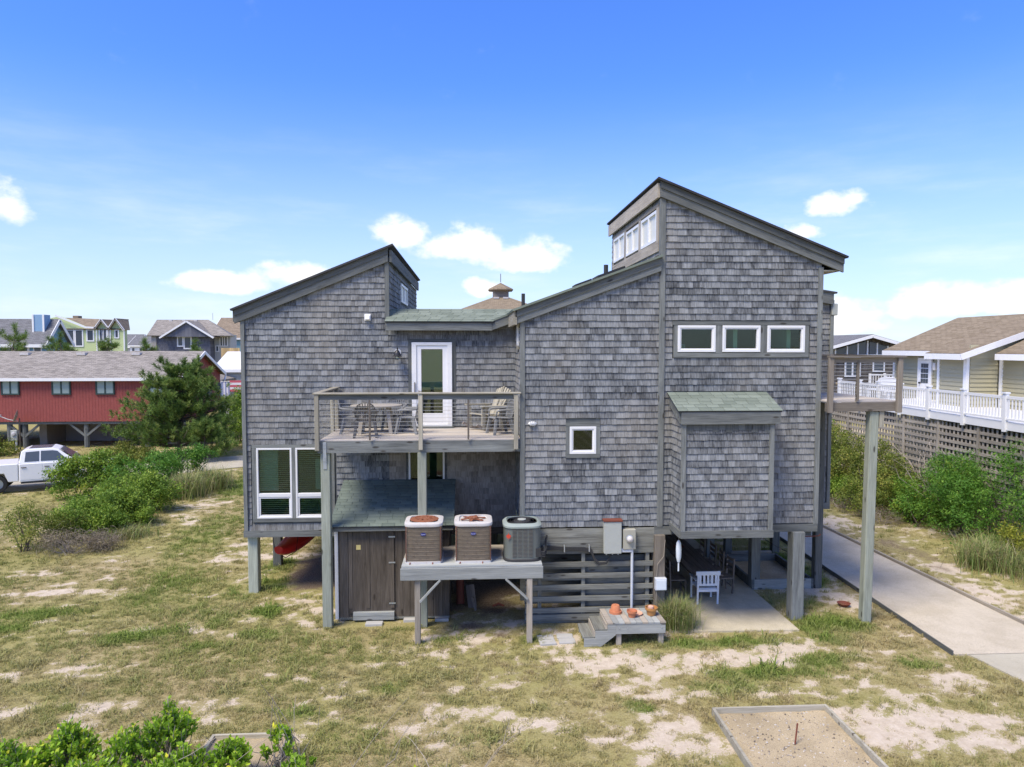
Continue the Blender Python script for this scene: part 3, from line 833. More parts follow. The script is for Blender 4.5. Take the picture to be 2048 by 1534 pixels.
# rakes: two boards each, the upper one proud of the lower
rake_board(-6.34, 7.82, -2.235, 9.50, 2.36, 2.44, .17, 'dark weathered trim'); rake_board(-6.34, 7.82, -2.24, 9.498, 2.385, 2.442, .20, 'dark weathered trim', .17)
rake_board(1.06, 7.71, 4.59, 9.0, -.13, -.05, .18); rake_board(1.06, 7.71, 4.59, 9.0, -.10, -.048, .16, 'weathered trim', .18)
rake_board(4.55, 10.80, 9.11, 9.02, -.15, -.05, .17, 'dark weathered trim'); rake_board(4.55, 10.80, 9.11, 9.02, -.115, -.048, .20, 'dark weathered trim', .17)
rake_board(.57, 7.53, 1.06, 7.705, 2.22, 2.30, .25)
rake_board(8.62, 8.72, 10.62, 8.40, 3.24, 3.33, .33); rake_board(8.62, 9.0, 8.63, 9.0, 3.24, 3.3, .33)
# eave boards
board('fascia_board', (-2.20, -2.14, 2.40, 12.4, 9.12, 9.44)); board('fascia_board', (4.49, 4.55, -.05, 6.1, 10.42, 10.76), 'lattice wood')
board('fascia_board', (-2.30, .58, 2.22, 2.30, 7.27, 7.50)); board('fascia_board', (1.02, 1.10, -.13, 2.3, 7.36, 7.69), 'pale deck wood')
board('fascia_board', (9.06, 9.13, -.05, 6.1, 8.70, 8.99), 'dark weathered trim'); board('soffit', (8.62, 9.06, -.04, 6.0, 8.68, 8.71), 'pale deck wood')
board('fascia_board', (-6.38, -6.32, 2.40, 12.4, 7.50, 7.79), 'dark weathered trim'); board('fascia_board', (10.58, 10.64, 3.25, 9.1, 8.1, 8.41), 'weathered trim')

# roofs
def roof(pts, th=.05, mat='charcoal roof shingle', name='roof'):
    mb = MB(); slab(mb, *pts, th); return mb.build(name, MATS[mat], house)
roof([(-6.42, 2.28, 7.835), (-2.10, 2.28, 9.60), (-2.10, 12.6, 9.60), (-6.42, 12.6, 7.835)])
roof([(4.47, -.22, 10.875), (9.18, -.22, 9.03), (9.18, 6.2, 9.03), (4.47, 6.2, 10.875)])
roof([(.98, -.2, 7.72), (4.60, -.2, 9.045), (4.60, 9, 9.045), (.98, 9, 7.72)], mat='green roof shingle')
roof([(.50, 2.2, 7.54), (.98, 2.2, 7.718), (.98, 9, 7.718), (.50, 9, 7.54)], mat='green roof shingle')
roof([(-2.26, 2.97, 7.87), (.9, 2.97, 7.87), (.9, 11.9, 7.7), (-2.26, 11.9, 7.7)], mat='green roof shingle')
roof([(8.62, 3.2, 8.75), (10.72, 3.2, 8.43), (10.72, 9.1, 8.43), (8.62, 9.1, 8.75)])
roof([(4.62, 6.2, 9.0), (8.6, 6.2, 9.0), (8.6, 11.9, 8.4), (4.62, 11.9, 8.4)])

def tab_roof(a, b, c, d, rows, tab, mat, parent, name='roof_shingle', jit=.25, wedge=.006):
    """rows of asphalt tabs on the plane a-b (eave) to d-c (top)"""
    a, b, c, d = [np.array(p, float) for p in (a, b, c, d)]
    n = np.cross(b - a, d - a); n /= np.linalg.norm(n)
    for r in range(rows):
        f0, f1 = r / rows, min(1.0, (r + 1) / rows + .02)
        L0, R0 = a + (d - a) * f0, b + (c - b) * f0; L1, R1 = a + (d - a) * f1, b + (c - b) * f1
        wid = np.linalg.norm(R0 - L0); s = -random.random() * tab
        while s < wid - .01:
            e = min(s + tab, wid); s0 = max(s, 0); s += tab
            if e - s0 < .03: continue
            g = .004
            def P(q, L, R, up): return L + (R - L) * (q / wid) + n * up
            lo = wedge + random.uniform(0, .004)
            V = [P(s0 + g, L0, R0, lo), P(e - g, L0, R0, lo), P(e - g, L1, R1, .002), P(s0 + g, L1, R1, .002),
                 P(s0 + g, L0, R0, -.004), P(e - g, L0, R0, -.004), P(e - g, L1, R1, -.004), P(s0 + g, L1, R1, -.004)]
            mb = MB(); mb.add(V, [(0, 1, 2, 3), (4, 5, 1, 0), (5, 6, 2, 1), (7, 4, 0, 3)])
            mb.build(name, MATS[mat], parent)
# low green roof over the deck door
roof([(-2.30, 2.18, 7.50), (.62, 2.18, 7.50), (1.3, 2.95, 7.86), (-2.22, 2.95, 7.86)], .03, 'charcoal roof shingle')
tab_roof((-2.32, 2.16, 7.512), (.60, 2.16, 7.512), (1.25, 2.95, 7.885), (-2.235, 2.95, 7.885), 6, .30, 'green roof shingle', house)
# bay roof
roof([(4.80, -.98, 5.335), (7.25, -.98, 5.335), (7.25, -.03, 5.70), (4.80, -.03, 5.70)], .03)
tab_roof((4.78, -1.0, 5.345), (7.27, -1.0, 5.345), (7.27, -.03, 5.72), (4.78, -.03, 5.72), 6, .29, 'green roof shingle', house)
board('fascia_board', (4.87, 7.22, -.97, -.90, 5.03, 5.31)); mb = MB()
mb.prism([(-.90, 5.05), (-.90, 5.32), (-.04, 5.66), (-.04, 5.40)], 0, 4.84, 4.87); mb.build('fascia_board', MATS['weathered trim'], house)
# mossy dark stain strip under the bay fascia is dirt on a real row of shingles
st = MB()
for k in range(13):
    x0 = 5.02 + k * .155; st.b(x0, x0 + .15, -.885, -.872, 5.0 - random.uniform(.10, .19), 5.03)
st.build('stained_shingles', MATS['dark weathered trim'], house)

# corner boards
for a in ((-6.20, -6.10, 2.425, 2.53, 1.80, 7.62), (-2.335, -2.22, 2.43, 2.56, 7.45, 9.25), (1.185, 1.295, -.045, .06, 2.40, 7.48), (4.565, 4.70, -.06, .06, 2.40, 10.40),
          (8.52, 8.64, -.05, .06, 2.40, 8.78), (4.90, 5.005, -.915, -.845, 2.50, 5.04), (7.00, 7.11, -.915, -.845, 2.50, 5.04), (10.60, 10.70, 3.33, 3.42, 2.1, 8.2)):
    board('corner_board', a)
# skirt beams
for a, m in (((-6.22, -2.9, 2.43, 2.60, 1.62, 1.80), 'weathered trim'), ((-2.9, 1.24, 2.43, 2.60, 1.62, 1.80), 'brown old board'), ((4.50, 4.93, -.05, .18, 2.20, 2.40), 'weathered trim'), ((7.10, 8.63, -.05, .18, 2.22, 2.41), 'weathered trim'),
          ((4.90, 7.12, -.93, -.86, 2.33, 2.50), 'weathered trim'), ((4.88, 4.93, -.86, .0, 2.33, 2.50), 'weathered trim'), ((8.64, 10.7, 3.32, 3.5, 1.98, 2.17), 'weathered trim'), ((8.40, 8.6, .2, 9.0, 2.05, 2.4), 'dark weathered trim'), ((4.7, 8.4, 3.9, 4.1, 2.1, 2.38), 'dark weathered trim')):
    board('beam', a, m)
board('floor', (-6.1, 1.2, 2.62, 11.9, 1.66, 1.79), 'lattice wood'); board('floor', (1.3, 8.4, .2, 9, 2.41, 2.5), 'silver board'); board('floor', (8.6, 10.6, 3.5, 9, 2.1, 2.2), 'dark weathered trim')
# pilings
for (x, y, w, top, m) in ((-6.03, 2.72, .27, 1.64, 'green treated post'), (-6.0, 5.0, .25, 1.66, 'dark weathered trim'), (-3.0, 5.2, .25, 1.66, 'dark weathered trim'), (-6.0, 9.0, .25, 1.66, 'dark weathered trim'), (0.7, 5.4, .25, 1.66, 'dark weathered trim'),
                          (4.62, -.02, .26, 2.21, 'brown grey board'), (8.12, .0, .31, 2.23, 'weathered trim'), (8.0, 2.3, .26, 2.4, 'weathered trim'), (7.7, 5.2, .26, 2.4, 'weathered trim'),
                          (9.95, 5.4, .24, 2.1, 'weathered trim'), (8.3, 5.2, .22, 2.1, 'dark weathered trim'), (4.75, 4.4, .26, 2.4, 'dark weathered trim'), (8.4, 8.4, .26, 2.4, 'dark weathered trim'), (5.2, 8.4, .26, 2.4, 'dark weathered trim')):
    board('piling', (x - w / 2, x + w / 2, y - w / 2, y + w / 2, -.15, top), m, bevel=.012)

# slatted skirt below the middle part
for (z0, z1) in ((2.16, 2.38), (2.02, 2.155), (1.90, 2.015), (1.755, 1.89)):
    board('skirt_board', (1.30, 4.50, -.035 + random.uniform(-.004, .004), .0, z0, z1), 'slat grey board')
z = 1.55
for k in range(5):
    board('skirt_board', (1.30 + random.uniform(-.02, .02), 4.48, -.05, -.012, z - .12, z), 'slat grey board'); z -= .285
board('skirt_board', (1.30, 4.48, -.05, -.012, .10, .24), 'slat grey board')
for k in range(6):
    board('skirt_board', (2.75, 4.46, .16, .19, 1.50 - k * .285, 1.66 - k * .285), 'dark weathered trim')
    board('skirt_board', (1.30, 2.70, .02, .045, 1.36 - k * .285, 1.45 - k * .285), 'dark weathered trim')
for x in (1.62, 2.70, 4.30):
    board('skirt_post', (x, x + .09, .0, .09, 0, 1.75), 'slat grey board')
board('skirt_sill', (1.35, 4.45, .02, .12, -.02, .09), 'slat grey board')
board('crawl_wall', (1.30, 4.5, 1.6, 1.7, 0, 2.3), 'dark weathered trim'); board('crawl_wall', (4.5, 4.56, .2, 8, 0, 2.3), 'dark weathered trim')

# ---- windows: trim boards, white frame, sash, pane, room behind
def window(x0, x1, z0, z1, y, trim=.09, split=None, fr=.055, mat='white vinyl', gl='window glass', tr=True, tm='weathered trim', nd=-1, sash=.0):
    if tr:
        for a in ((x0 - trim, x1 + trim, y + nd * .04, y, z1, z1 + trim), (x0 - trim, x1 + trim, y + nd * .045, y, z0 - trim, z0), (x0 - trim, x0, y + nd * .038, y, z0, z1), (x1, x1 + trim, y + nd * .038, y, z0, z1)):
            board('window_trim', a, tm)
    mb = MB(); yo, yi = y + nd * .05, y - nd * .06
    mb.b(x0, x1, yo, yi, z1 - fr, z1); mb.b(x0, x1, yo, yi, z0, z0 + fr); mb.b(x0, x0 + fr, yo, yi, z0 + fr, z1 - fr); mb.b(x1 - fr, x1, yo, yi, z0 + fr, z1 - fr)
    if split: mb.b(x0 + fr, x1 - fr, yo - nd * .004, yi, split - .05, split + .05)
    w = mb.build('window', MATS[mat], house, bevel=.006)
    if sash:
        mb = MB(); a, b, c, d = x0 + fr, x1 - fr, z0 + fr, (split - .05) if split else z1 - fr
        y2 = y + nd * .03
        mb.b(a, b, y2, yi + nd * .01, d - sash, d); mb.b(a, b, y2, yi + nd * .01, c, c + sash); mb.b(a, a + sash, y2, yi + nd * .01, c + sash, d - sash); mb.b(b - sash, b, y2, yi + nd * .01, c + sash, d - sash)
        mb.build('sash', MATS[mat], w)
    mb = MB(); mb.b(x0 + fr, x1 - fr, y - nd * .02, y - nd * .026, z0 + fr, z1 - fr); mb.build('pane', MATS[gl], w)
    return w

# tower: dark board surround behind the three windows with openings in it
for (a, b) in ((4.93, 5.03), (5.97, 6.14), (7.09, 7.26), (8.21, 8.31)): board('window_trim', (a, b, -.04, -.001, 6.68, 7.36))
board('window_trim', (4.90, 8.34, -.046, -.001, 7.36, 7.45)); board('window_trim', (4.93, 8.31, -.042, -.001, 6.57, 6.68))
for (a, b, c, d) in W_UP: window(a, b, c, d, 0, tr=False, fr=.06, sash=.03)
for (a, b, c, d) in W_SQ: window(a, b, c, d, 0, trim=.095, fr=.06, sash=.03)
board('window_trim', (-5.97, -3.75, 2.455, 2.499, 4.07, 4.16)); board('window_trim', (-5.97, -3.75, 2.452, 2.499, 2.03, 2.13))
for (a, b) in ((-5.97, -5.85), (-4.90, -4.80), (-3.87, -3.75)): board('window_trim', (a, b, 2.458, 2.499, 2.13, 4.07))
for (a, b, c, d) in W_LL:
    w = window(a, b, c, d, 2.5, tr=False, split=2.77, fr=.05, sash=.04)
    bl = MB(); z = c + .08
    while z < d - .07:
        bl.box(((a + b) / 2, 2.565, z), (b - a - .12, .045, .004), rotx(RAD(-24))); z += .056
    bl.build('blind', MATS['blind slat'], w)
for (a, b, c, d) in W_LO:
    board('window_trim', (a - .02, a + .03, 2.45, 2.5, c, d), 'white trim'); board('window_trim', (b - .03, b + .02, 2.45, 2.5, c, d), 'white trim')
    mb = MB(); mb.b(a, b, 2.53, 2.537, c, d); mb.build('pane', MATS['window glass'], house)
# rooms behind the glass
for a, m in (((4.7, 8.4, 1.9, 1.95, 6.2, 8.2), 'room wall'), ((6.5, 6.6, .2, 1.9, 6.2, 8.2), 'room panel'), ((7.9, 8.0, .3, 1.2, 6.2, 8.2), 'room panel'), ((5.2, 5.5, .9, 1.0, 6.2, 6.9), 'room panel'), ((7.35, 7.55, .9, 1.0, 6.2, 8.0), 'room panel'),
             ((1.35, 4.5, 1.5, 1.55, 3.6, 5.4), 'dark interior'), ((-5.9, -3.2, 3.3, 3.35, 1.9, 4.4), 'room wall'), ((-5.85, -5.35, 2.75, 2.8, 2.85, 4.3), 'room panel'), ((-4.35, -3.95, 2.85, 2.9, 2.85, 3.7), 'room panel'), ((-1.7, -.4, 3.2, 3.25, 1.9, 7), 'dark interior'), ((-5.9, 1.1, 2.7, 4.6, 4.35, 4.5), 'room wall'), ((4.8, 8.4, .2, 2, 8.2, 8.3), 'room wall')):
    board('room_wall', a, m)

# deck door: white frame, storm door, glass
mb = MB(); (x0, x1, z0, z1) = DOOR[0]
for a in ((x0 - .06, x0 + .07, 2.40, 2.56, z0, z1), (x1 - .07, x1 + .06, 2.40, 2.56, z0, z1), (x0 - .06, x1 + .06, 2.40, 2.56, z1, z1 + .08), (x0 - .06, x1 + .06, 2.40, 2.56, z0 - .06, z0)): mb.b(*a)
df = mb.build('door_frame', MATS['white trim'], house, bevel=.006)
mb = MB(); a, b, c, d = x0 + .07, x1 - .07, z0, z1
for q in ((a, a + .13, 2.43, 2.49, c, d), (b - .13, b, 2.43, 2.49, c, d), (a + .13, b - .13, 2.43, 2.49, d - .11, d), (a + .13, b - .13, 2.43, 2.49, c, c + .30)): mb.b(*q)
dr = mb.build('door', MATS['white paint metal'], house, bevel=.006)
mb = MB(); mb.b(a + .13, b - .13, 2.455, 2.462, c + .30, d - .11); mb.build('pane', MATS['door glass'], dr)
mb = MB(); mb.b(a + .14, b - .14, 2.485, 2.49, c + .95, d - .12); mb.build('roller_shade', MATS['room panel'], dr)
mb = MB(); mb.b(a - .06, a - .04, 2.36, 2.40, 5.55, 5.86); mb.build('door_pull', MATS['bronze metal'], df)
mb = MB(); mb.tube([(a + .05, 2.43, 5.62), (a + .05, 2.38, 5.62), (a + .13, 2.38, 5.61)], .012); mb.build('handle', MATS['bronze metal'], dr)
board('door_trim', (x0 - .16, x0 - .06, 2.46, 2.499, z0 - .06, z1 + .10), 'dark weathered trim'); board('door_trim', (x1 + .06, x1 + .16, 2.46, 2.499, z0 - .06, z1 + .10), 'dark weathered trim'); board('door_trim', (x0 - .16, x1 + .16, 2.458, 2.499, z1 + .10, z1 + .17), 'dark weathered trim')
board('door_sill', (x0 - .1, x1 + .1, 2.30, 2.46, z0 - .10, z0 - .06), 'weathered trim')

# windows in walls that run away from the viewer
def side_window(x, nd, y0, y1, z0, z1, mull=(), fr=.07, name='window'):
    mb = MB(); xo, xi = x + nd * .05, x - nd * .05
    a, b = min(xo, xi), max(xo, xi)
    mb.b(a, b, y0, y1, z1 - fr, z1); mb.b(a, b, y0, y1, z0, z0 + fr); mb.b(a, b, y0, y0 + fr, z0 + fr, z1 - fr); mb.b(a, b, y1 - fr, y1, z0 + fr, z1 - fr)
    for m in mull: mb.b(a, b, m - .05, m + .05, z0 + fr, z1 - fr)
    w = mb.build(name, MATS['white vinyl'], house)
    mb = MB(); mb.b(x - .004, x + .004, y0 + fr, y1 - fr, z0 + fr, z1 - fr); mb.build('pane', MATS['cream shade pane'], w)
    mb = MB(); mb.b(x - nd * .035 - .006, x - nd * .035 + .006, y0 - .05, y1 + .05, z0 - .05, z1 + .05); mb.build('blind', MATS['blind slat'], w)
    return w
for (a, b, c, d) in W_CL: side_window(4.62, -1, a, b, c, d, ((a + b) / 2,))
for (a, b) in ((.15, .36), (1.95, 2.22), (3.79, 4.04), (5.62, 5.75)): board('window_trim', (4.57, 4.61, a, b, 9.42, 10.24), 'lattice wood')
board('window_trim', (4.568, 4.61, .15, 5.75, 10.24, 10.33), 'lattice wood'); board('window_trim', (4.566, 4.61, .15, 5.75, 9.16, 9.42), 'lattice wood')
side_window(-2.26, 1, 5.85, 8.15, 8.25, 8.85, (7.0,))
side_window(1.24, -1, .95, 1.45, 6.86, 7.43)
board('window_trim', (1.19, 1.25, .90, 1.5, 6.76, 6.86), 'pale deck wood')
# roof vents and pipes
for (x, y, z, h, r) in ((1.55, 4.0, 7.85, .55, .055), (4.25, 5.2, 8.9, .5, .07)):
    mb = MB(); mb.tube([(x, y, z), (x, y, z + h)], r, 10); mb.build('vent_pipe', MATS['dark pipe'], house, smooth=True)
mb = MB(); mb.bar((3.45, 2.6, 8.73), (4.2, 2.6, 9.0), .9, .07); mb.build('skylight', MATS['black metal'], house)
mb = MB(); mb.bar((2.6, .8, 8.36), (3.0, .8, 8.505), .6, .04); mb.build('roof_vent', MATS['black metal'], house)
mb = MB(); mb.b(10.62, 10.80, 3.3, 3.5, 7.75, 8.1); mb.build('eave_box', MATS['panel grey'], house, bevel=.02)

# ------------------------------------------------------------------ deck on the left
deck = thing('deck', 'raised wooden deck with cable railing, chairs and a table on it', 'deck', (-1.2, 1.2, 0))
DZ = 4.60; DX0, DX1 = -3.62, 1.19
n = 17
for k in range(n):
    y0 = .02 + k * (2.42 / n); board('floor_board', (DX0 + .0, DX1, y0, y0 + 2.42 / n - .006, DZ - .03, DZ + random.uniform(-.002, .002)), 'deck floor board', deck)
board('rim_joist', (DX0 - .0, 1.19, -.02, .06, 4.29, 4.565), 'weathered trim', deck); board('rim_joist', (DX0 - .06, DX0, -.02, 2.42, 4.29, 4.565), 'weathered trim', deck)
for k in range(9): board('joist', (DX0 + .4 + k * .5, DX0 + .45 + k * .5, .07, 2.42, 4.32, 4.56), 'dark weathered trim', deck)
POST = 'pale deck wood'
for x in (DX0 - .04, -1.21, 1.08): board('rail_post', (x - .05, x + .05, -.13, -.025, 4.36, 5.69), POST, deck, bevel=.008)
for y in (1.75, 2.38): board('rail_post', (DX0 - .07, DX0 + .02, y - .05, y + .05, 4.36, 5.69), POST, deck, bevel=.008)
board('top_rail', (DX0 - .13, 1.20, -.15, .01, 5.70, 5.74), POST, deck, bevel=.008); board('top_rail', (DX0 - .13, DX0 + .05, .012, 2.44, 5.702, 5.742), POST, deck, bevel=.008)
board('under_rail', (DX0, -1.27, -.08, -.045, 5.57, 5.695), 'weathered trim', deck); board('under_rail', (-1.15, 1.02, -.08, -.045, 5.57, 5.695), 'weathered trim', deck); board('under_rail', (DX0 - .045, DX0 - .01, .0, 2.3, 5.57, 5.695), 'weathered trim', deck)
for x in (-2.42, -.07): board('rail_stanchion', (x - .022, x + .022, -.09, -.05, 4.60, 5.57), 'bronze metal', deck)
for k in range(10):
    z = 4.69 + k * .088
    for (p, q) in (((DX0 + .02, -.07, z), (-1.26, -.07, z)), ((-1.16, -.07, z), (1.03, -.07, z)), ((DX0 - .03, -.02, z), (DX0 - .03, 2.33, z))):
        mb = MB(); mb.tube([p, q], .0045, 5); mb.build('cable', MATS['steel cable'], deck)
for (x, y, w) in ((-3.50, .12, .22), (-1.19, .07, .21)):
    board('deck_post', (x - w / 2, x + w / 2, y - w / 2 + .0, y + w / 2, -.1, 4.285), 'green treated post', deck, bevel=.012)
mb = MB(); mb.b(-3.54, -3.46, -.035, -.022, 4.10, 4.56); mb.b(-3.54, -3.46, -.004, .008, 3.9, 4.1)
for z in (4.5, 4.42, 4.18): mb.tube([(-3.5, -.05, z), (-3.5, -.02, z)], .016, 8)
mb.build('strap', MATS['galvanised steel'], deck)

# side deck on the right of the tower
sd = thing('side_deck', 'small raised side deck on tall pole at right of tower', 'deck', (9.5, 1.1, 0))
SX0, SX1, SY0, SY1, SZ = 8.64, 10.37, -.45, 2.6, 5.52
for k in range(21):
    y0 = SY0 + k * (3.05 / 21); board('floor_board', (SX0, SX1, y0, y0 + 3.05 / 21 - .006, SZ - .035, SZ), 'deck floor board', sd)
board('rim_joist', (SX0 - .1, SX1 + .02, SY0 - .05, SY0, 5.27, 5.48), 'brown grey board', sd); board('rim_joist', (SX1 - .03, SX1 + .02, SY0, SY1, 5.27, 5.48), 'brown grey board', sd); board('rim_joist', (SX0, SX1, SY1, SY1 + .05, 5.27, 5.48), 'brown grey board', sd)
for (x, y) in ((8.62, SY0 - .10), (10.33, SY0 - .10), (10.33, SY1), (8.72, SY1), (9.55, SY1)): board('rail_post', (x - .06, x + .06, y - .05, y + .05, 5.24, 6.57), 'brown grey board', sd, bevel=.008)
board('rail_stanchion', (9.28, 9.34, SY0 - .09, SY0 - .03, SZ, 6.5), 'brown grey board', sd)
board('top_rail', (SX0 - .08, SX1 + .08, SY0 - .18, SY0 - .02, 6.575, 6.615), 'brown grey board', sd); board('top_rail', (SX1 - .06, SX1 + .08, SY0 - .02, SY1 + .1, 6.577, 6.617), 'brown grey board', sd); board('top_rail', (SX0, SX1 - .06, SY1 - .06, SY1 + .1, 6.578, 6.618), 'brown grey board', sd)
board('under_rail', (8.68, 10.27, SY0 - .08, SY0 - .045, 6.45, 6.57), 'brown grey board', sd); board('under_rail', (8.7, 10.27, SY1 - .02, SY1 + .02, 6.45, 6.57), 'brown grey board', sd)
for k in range(10):
    z = SZ + .09 + k * .088
    for (p, q) in (((8.68, SY0 - .07, z), (10.27, SY0 - .07, z)), ((8.75, SY1, z), (10.27, SY1, z)), ((SX1 - .04, SY0, z), (SX1 - .04, SY1, z))):
        mb = MB(); mb.tube([p, q], .0045, 5); mb.build('cable', MATS['steel cable'], sd)
mb = MB(); mb.bar((9.74, -.34, -.15), (9.80, -.34, 5.26), .225, .225, (0, 1, 0)); mb.build('pole', MATS['green treated post'], sd, bevel=.02)
mb = MB(); mb.b(9.915, 10.03, -.46, -.28, 4.88, 5.26); mb.build('pole_cleat', MATS['pale deck wood'], sd)
mb = MB(); mb.b(9.69, 9.91, 2.14, 2.36, -.15, 5.26); mb.build('pole', MATS['dark weathered trim'], sd, bevel=.02)

# ------------------------------------------------------------------ lean-to shed under the deck
shed = thing('storage_shed', 'brown plywood lean-to shed with green shingle roof under the deck', 'shed', (-1.95, 1.4, 0))
SXA, SXB, SYF, SYB = -3.34, -.56, .48, 2.40
mb = MB()
mb.b(SXA, SXB, SYF + .02, SYF + .06, .08, 2.36); mb.prism([(SYF + .06, .08), (SYF + .06, 2.36), (SYB, 3.0), (SYB, .08)], 0, SXA, SXA + .05); mb.prism([(SYF + .06, .08), (SYF + .06, 2.36), (SYB, 3.0), (SYB, .08)], 0, SXB - .05, SXB)
mb.build('wall', MATS['brown old board'], shed)
x = SXA + .06
while x < SXB - .03:
    if not (-3.08 < x < -1.92):
        w = min(random.choice((.18, .2, .22)), SXB - x); board('plank', (x, x + w - .008, SYF, SYF + .02, .06, 2.30), 'brown old board', shed); x += w
    else: x = -1.915
mb = MB(); mb.b(-3.05, -1.93, SYF - .02, SYF + .015, .20, 2.27); sdoor = mb.build('door', MATS['brown old board'], shed)
for x in (-3.05, -2.62, -2.02): board('batten', (x, x + .09, SYF - .035, SYF - .021, .32, 2.25), 'brown old board', sdoor)
for z in (.05, .15): board('step_board', (-2.94, -1.93, SYF - .12 - .0, SYF - .022, z, z + .09), 'silver board', sdoor)
for z in (2.10, 1.45, .42): board('hinge', (-2.06, -1.90, SYF - .045, SYF - .036, z, z + .035), 'galvanised steel', sdoor)
board('notice', (-2.86, -2.75, SYF - .028, SYF - .021, 1.80, 1.92), 'yellow plastic', sdoor)
board('corner_trim', (SXA - .05, SXA + .03, SYF - .025, SYF + .04, .05, 2.33), 'white trim', shed); board('fascia', (SXA - .12, SXB + .1, .30, .35, 2.30, 2.42), 'slat grey board', shed)
board('sill', (SXA, SXB, SYF - .01, SYF + .05, .03, .08), 'slat grey board', shed)
mb = MB(); slab(mb, (SXA - .15, .26, 2.42), (SXB + .12, .26, 2.42), (SXB + .12, 2.45, 3.16), (SXA - .15, 2.45, 3.16), .03); mb.build('roof', MATS['charcoal roof shingle'], shed)
tab_roof((SXA - .16, .25, 2.43), (SXB + .13, .25, 2.43), (SXB + .13, 2.44, 3.172), (SXA - .16, 2.44, 3.172), 16, .31, 'dark green roof shingle', shed)
for (x, y, s) in ((-1.55, .42, .3), (-.75, .42, .34), (-2.4, .2, .42)):
    mb = MB(); mb.box((x, y, .01), (s, .2, .09)); o = mb.build('concrete_block', MATS['cinder block'], None, bevel=.01)
    tag(o, {-1.55: 'grey block under the middle of the brown shed', -.75: 'grey block under the right corner of the brown shed', -2.4: 'pale block on the sand before the shed door'}[x], 'block', 'blocks under the shed')

# ------------------------------------------------------------------ platform and the three condensers
plat = thing('condenser_stand', 'tall silvery wooden stand carrying three air conditioners', 'stand', (0.03, -.4, 0))
PZ = 1.80
for k in range(5): board('top_board', (-1.60 + .0, 1.62, -1.08 + k * .33, -1.08 + k * .33 + .32, PZ, PZ + .04), 'silver board' if k < 2 else 'lattice wood', plat)
board('front_beam', (-1.62, 1.64, -1.13, -1.085, 1.52, PZ - .002), 'silver board', plat, bevel=.008); board('back_beam', (-1.6, 1.62, .48, .52, 1.52, PZ - .002), 'lattice wood', plat)
for x in (-1.6, 0, 1.58): board('cross_beam', (x, x + .045, -1.08, .48, 1.52, PZ - .003), 'lattice wood', plat)
for (x, y) in ((-1.24, -1.0), (1.33, -1.05), (1.40, .3)): board('post', (x - .065, x + .065, y - .065, y + .065, -.1, 1.52), 'lattice wood', plat, bevel=.01)
for (p, q) in (((-1.18, -1.1, 1.02), (-.72, -1.1, 1.52)), ((1.28, -1.12, 1.05), (.78, -1.12, 1.52))):
    mb = MB(); mb.bar(p, q, .04, .10, (0, -1, 0)); mb.build('brace', MATS['silver board'], plat)

def lettering(txt, size, parent, loc):
    cu = bpy.data.curves.new('text', 'FONT'); cu.body = txt; cu.size = size; cu.align_x = 'CENTER'; cu.align_y = 'CENTER'; cu.extrude = .001; cu.shear = .2
    t = bpy.data.objects.new('text', cu); COL.objects.link(t)
    me = bpy.data.meshes.new_from_object(t.evaluated_get(bpy.context.evaluated_depsgraph_get()))
    bpy.data.objects.remove(t); me.materials.clear(); me.materials.append(MATS['badge white'])
    o = link(bpy.data.objects.new('lettering', me)); o.rotation_euler = (pi / 2, 0, 0); o.parent = parent; o.location = np.array(loc) - WLOC[parent.name]

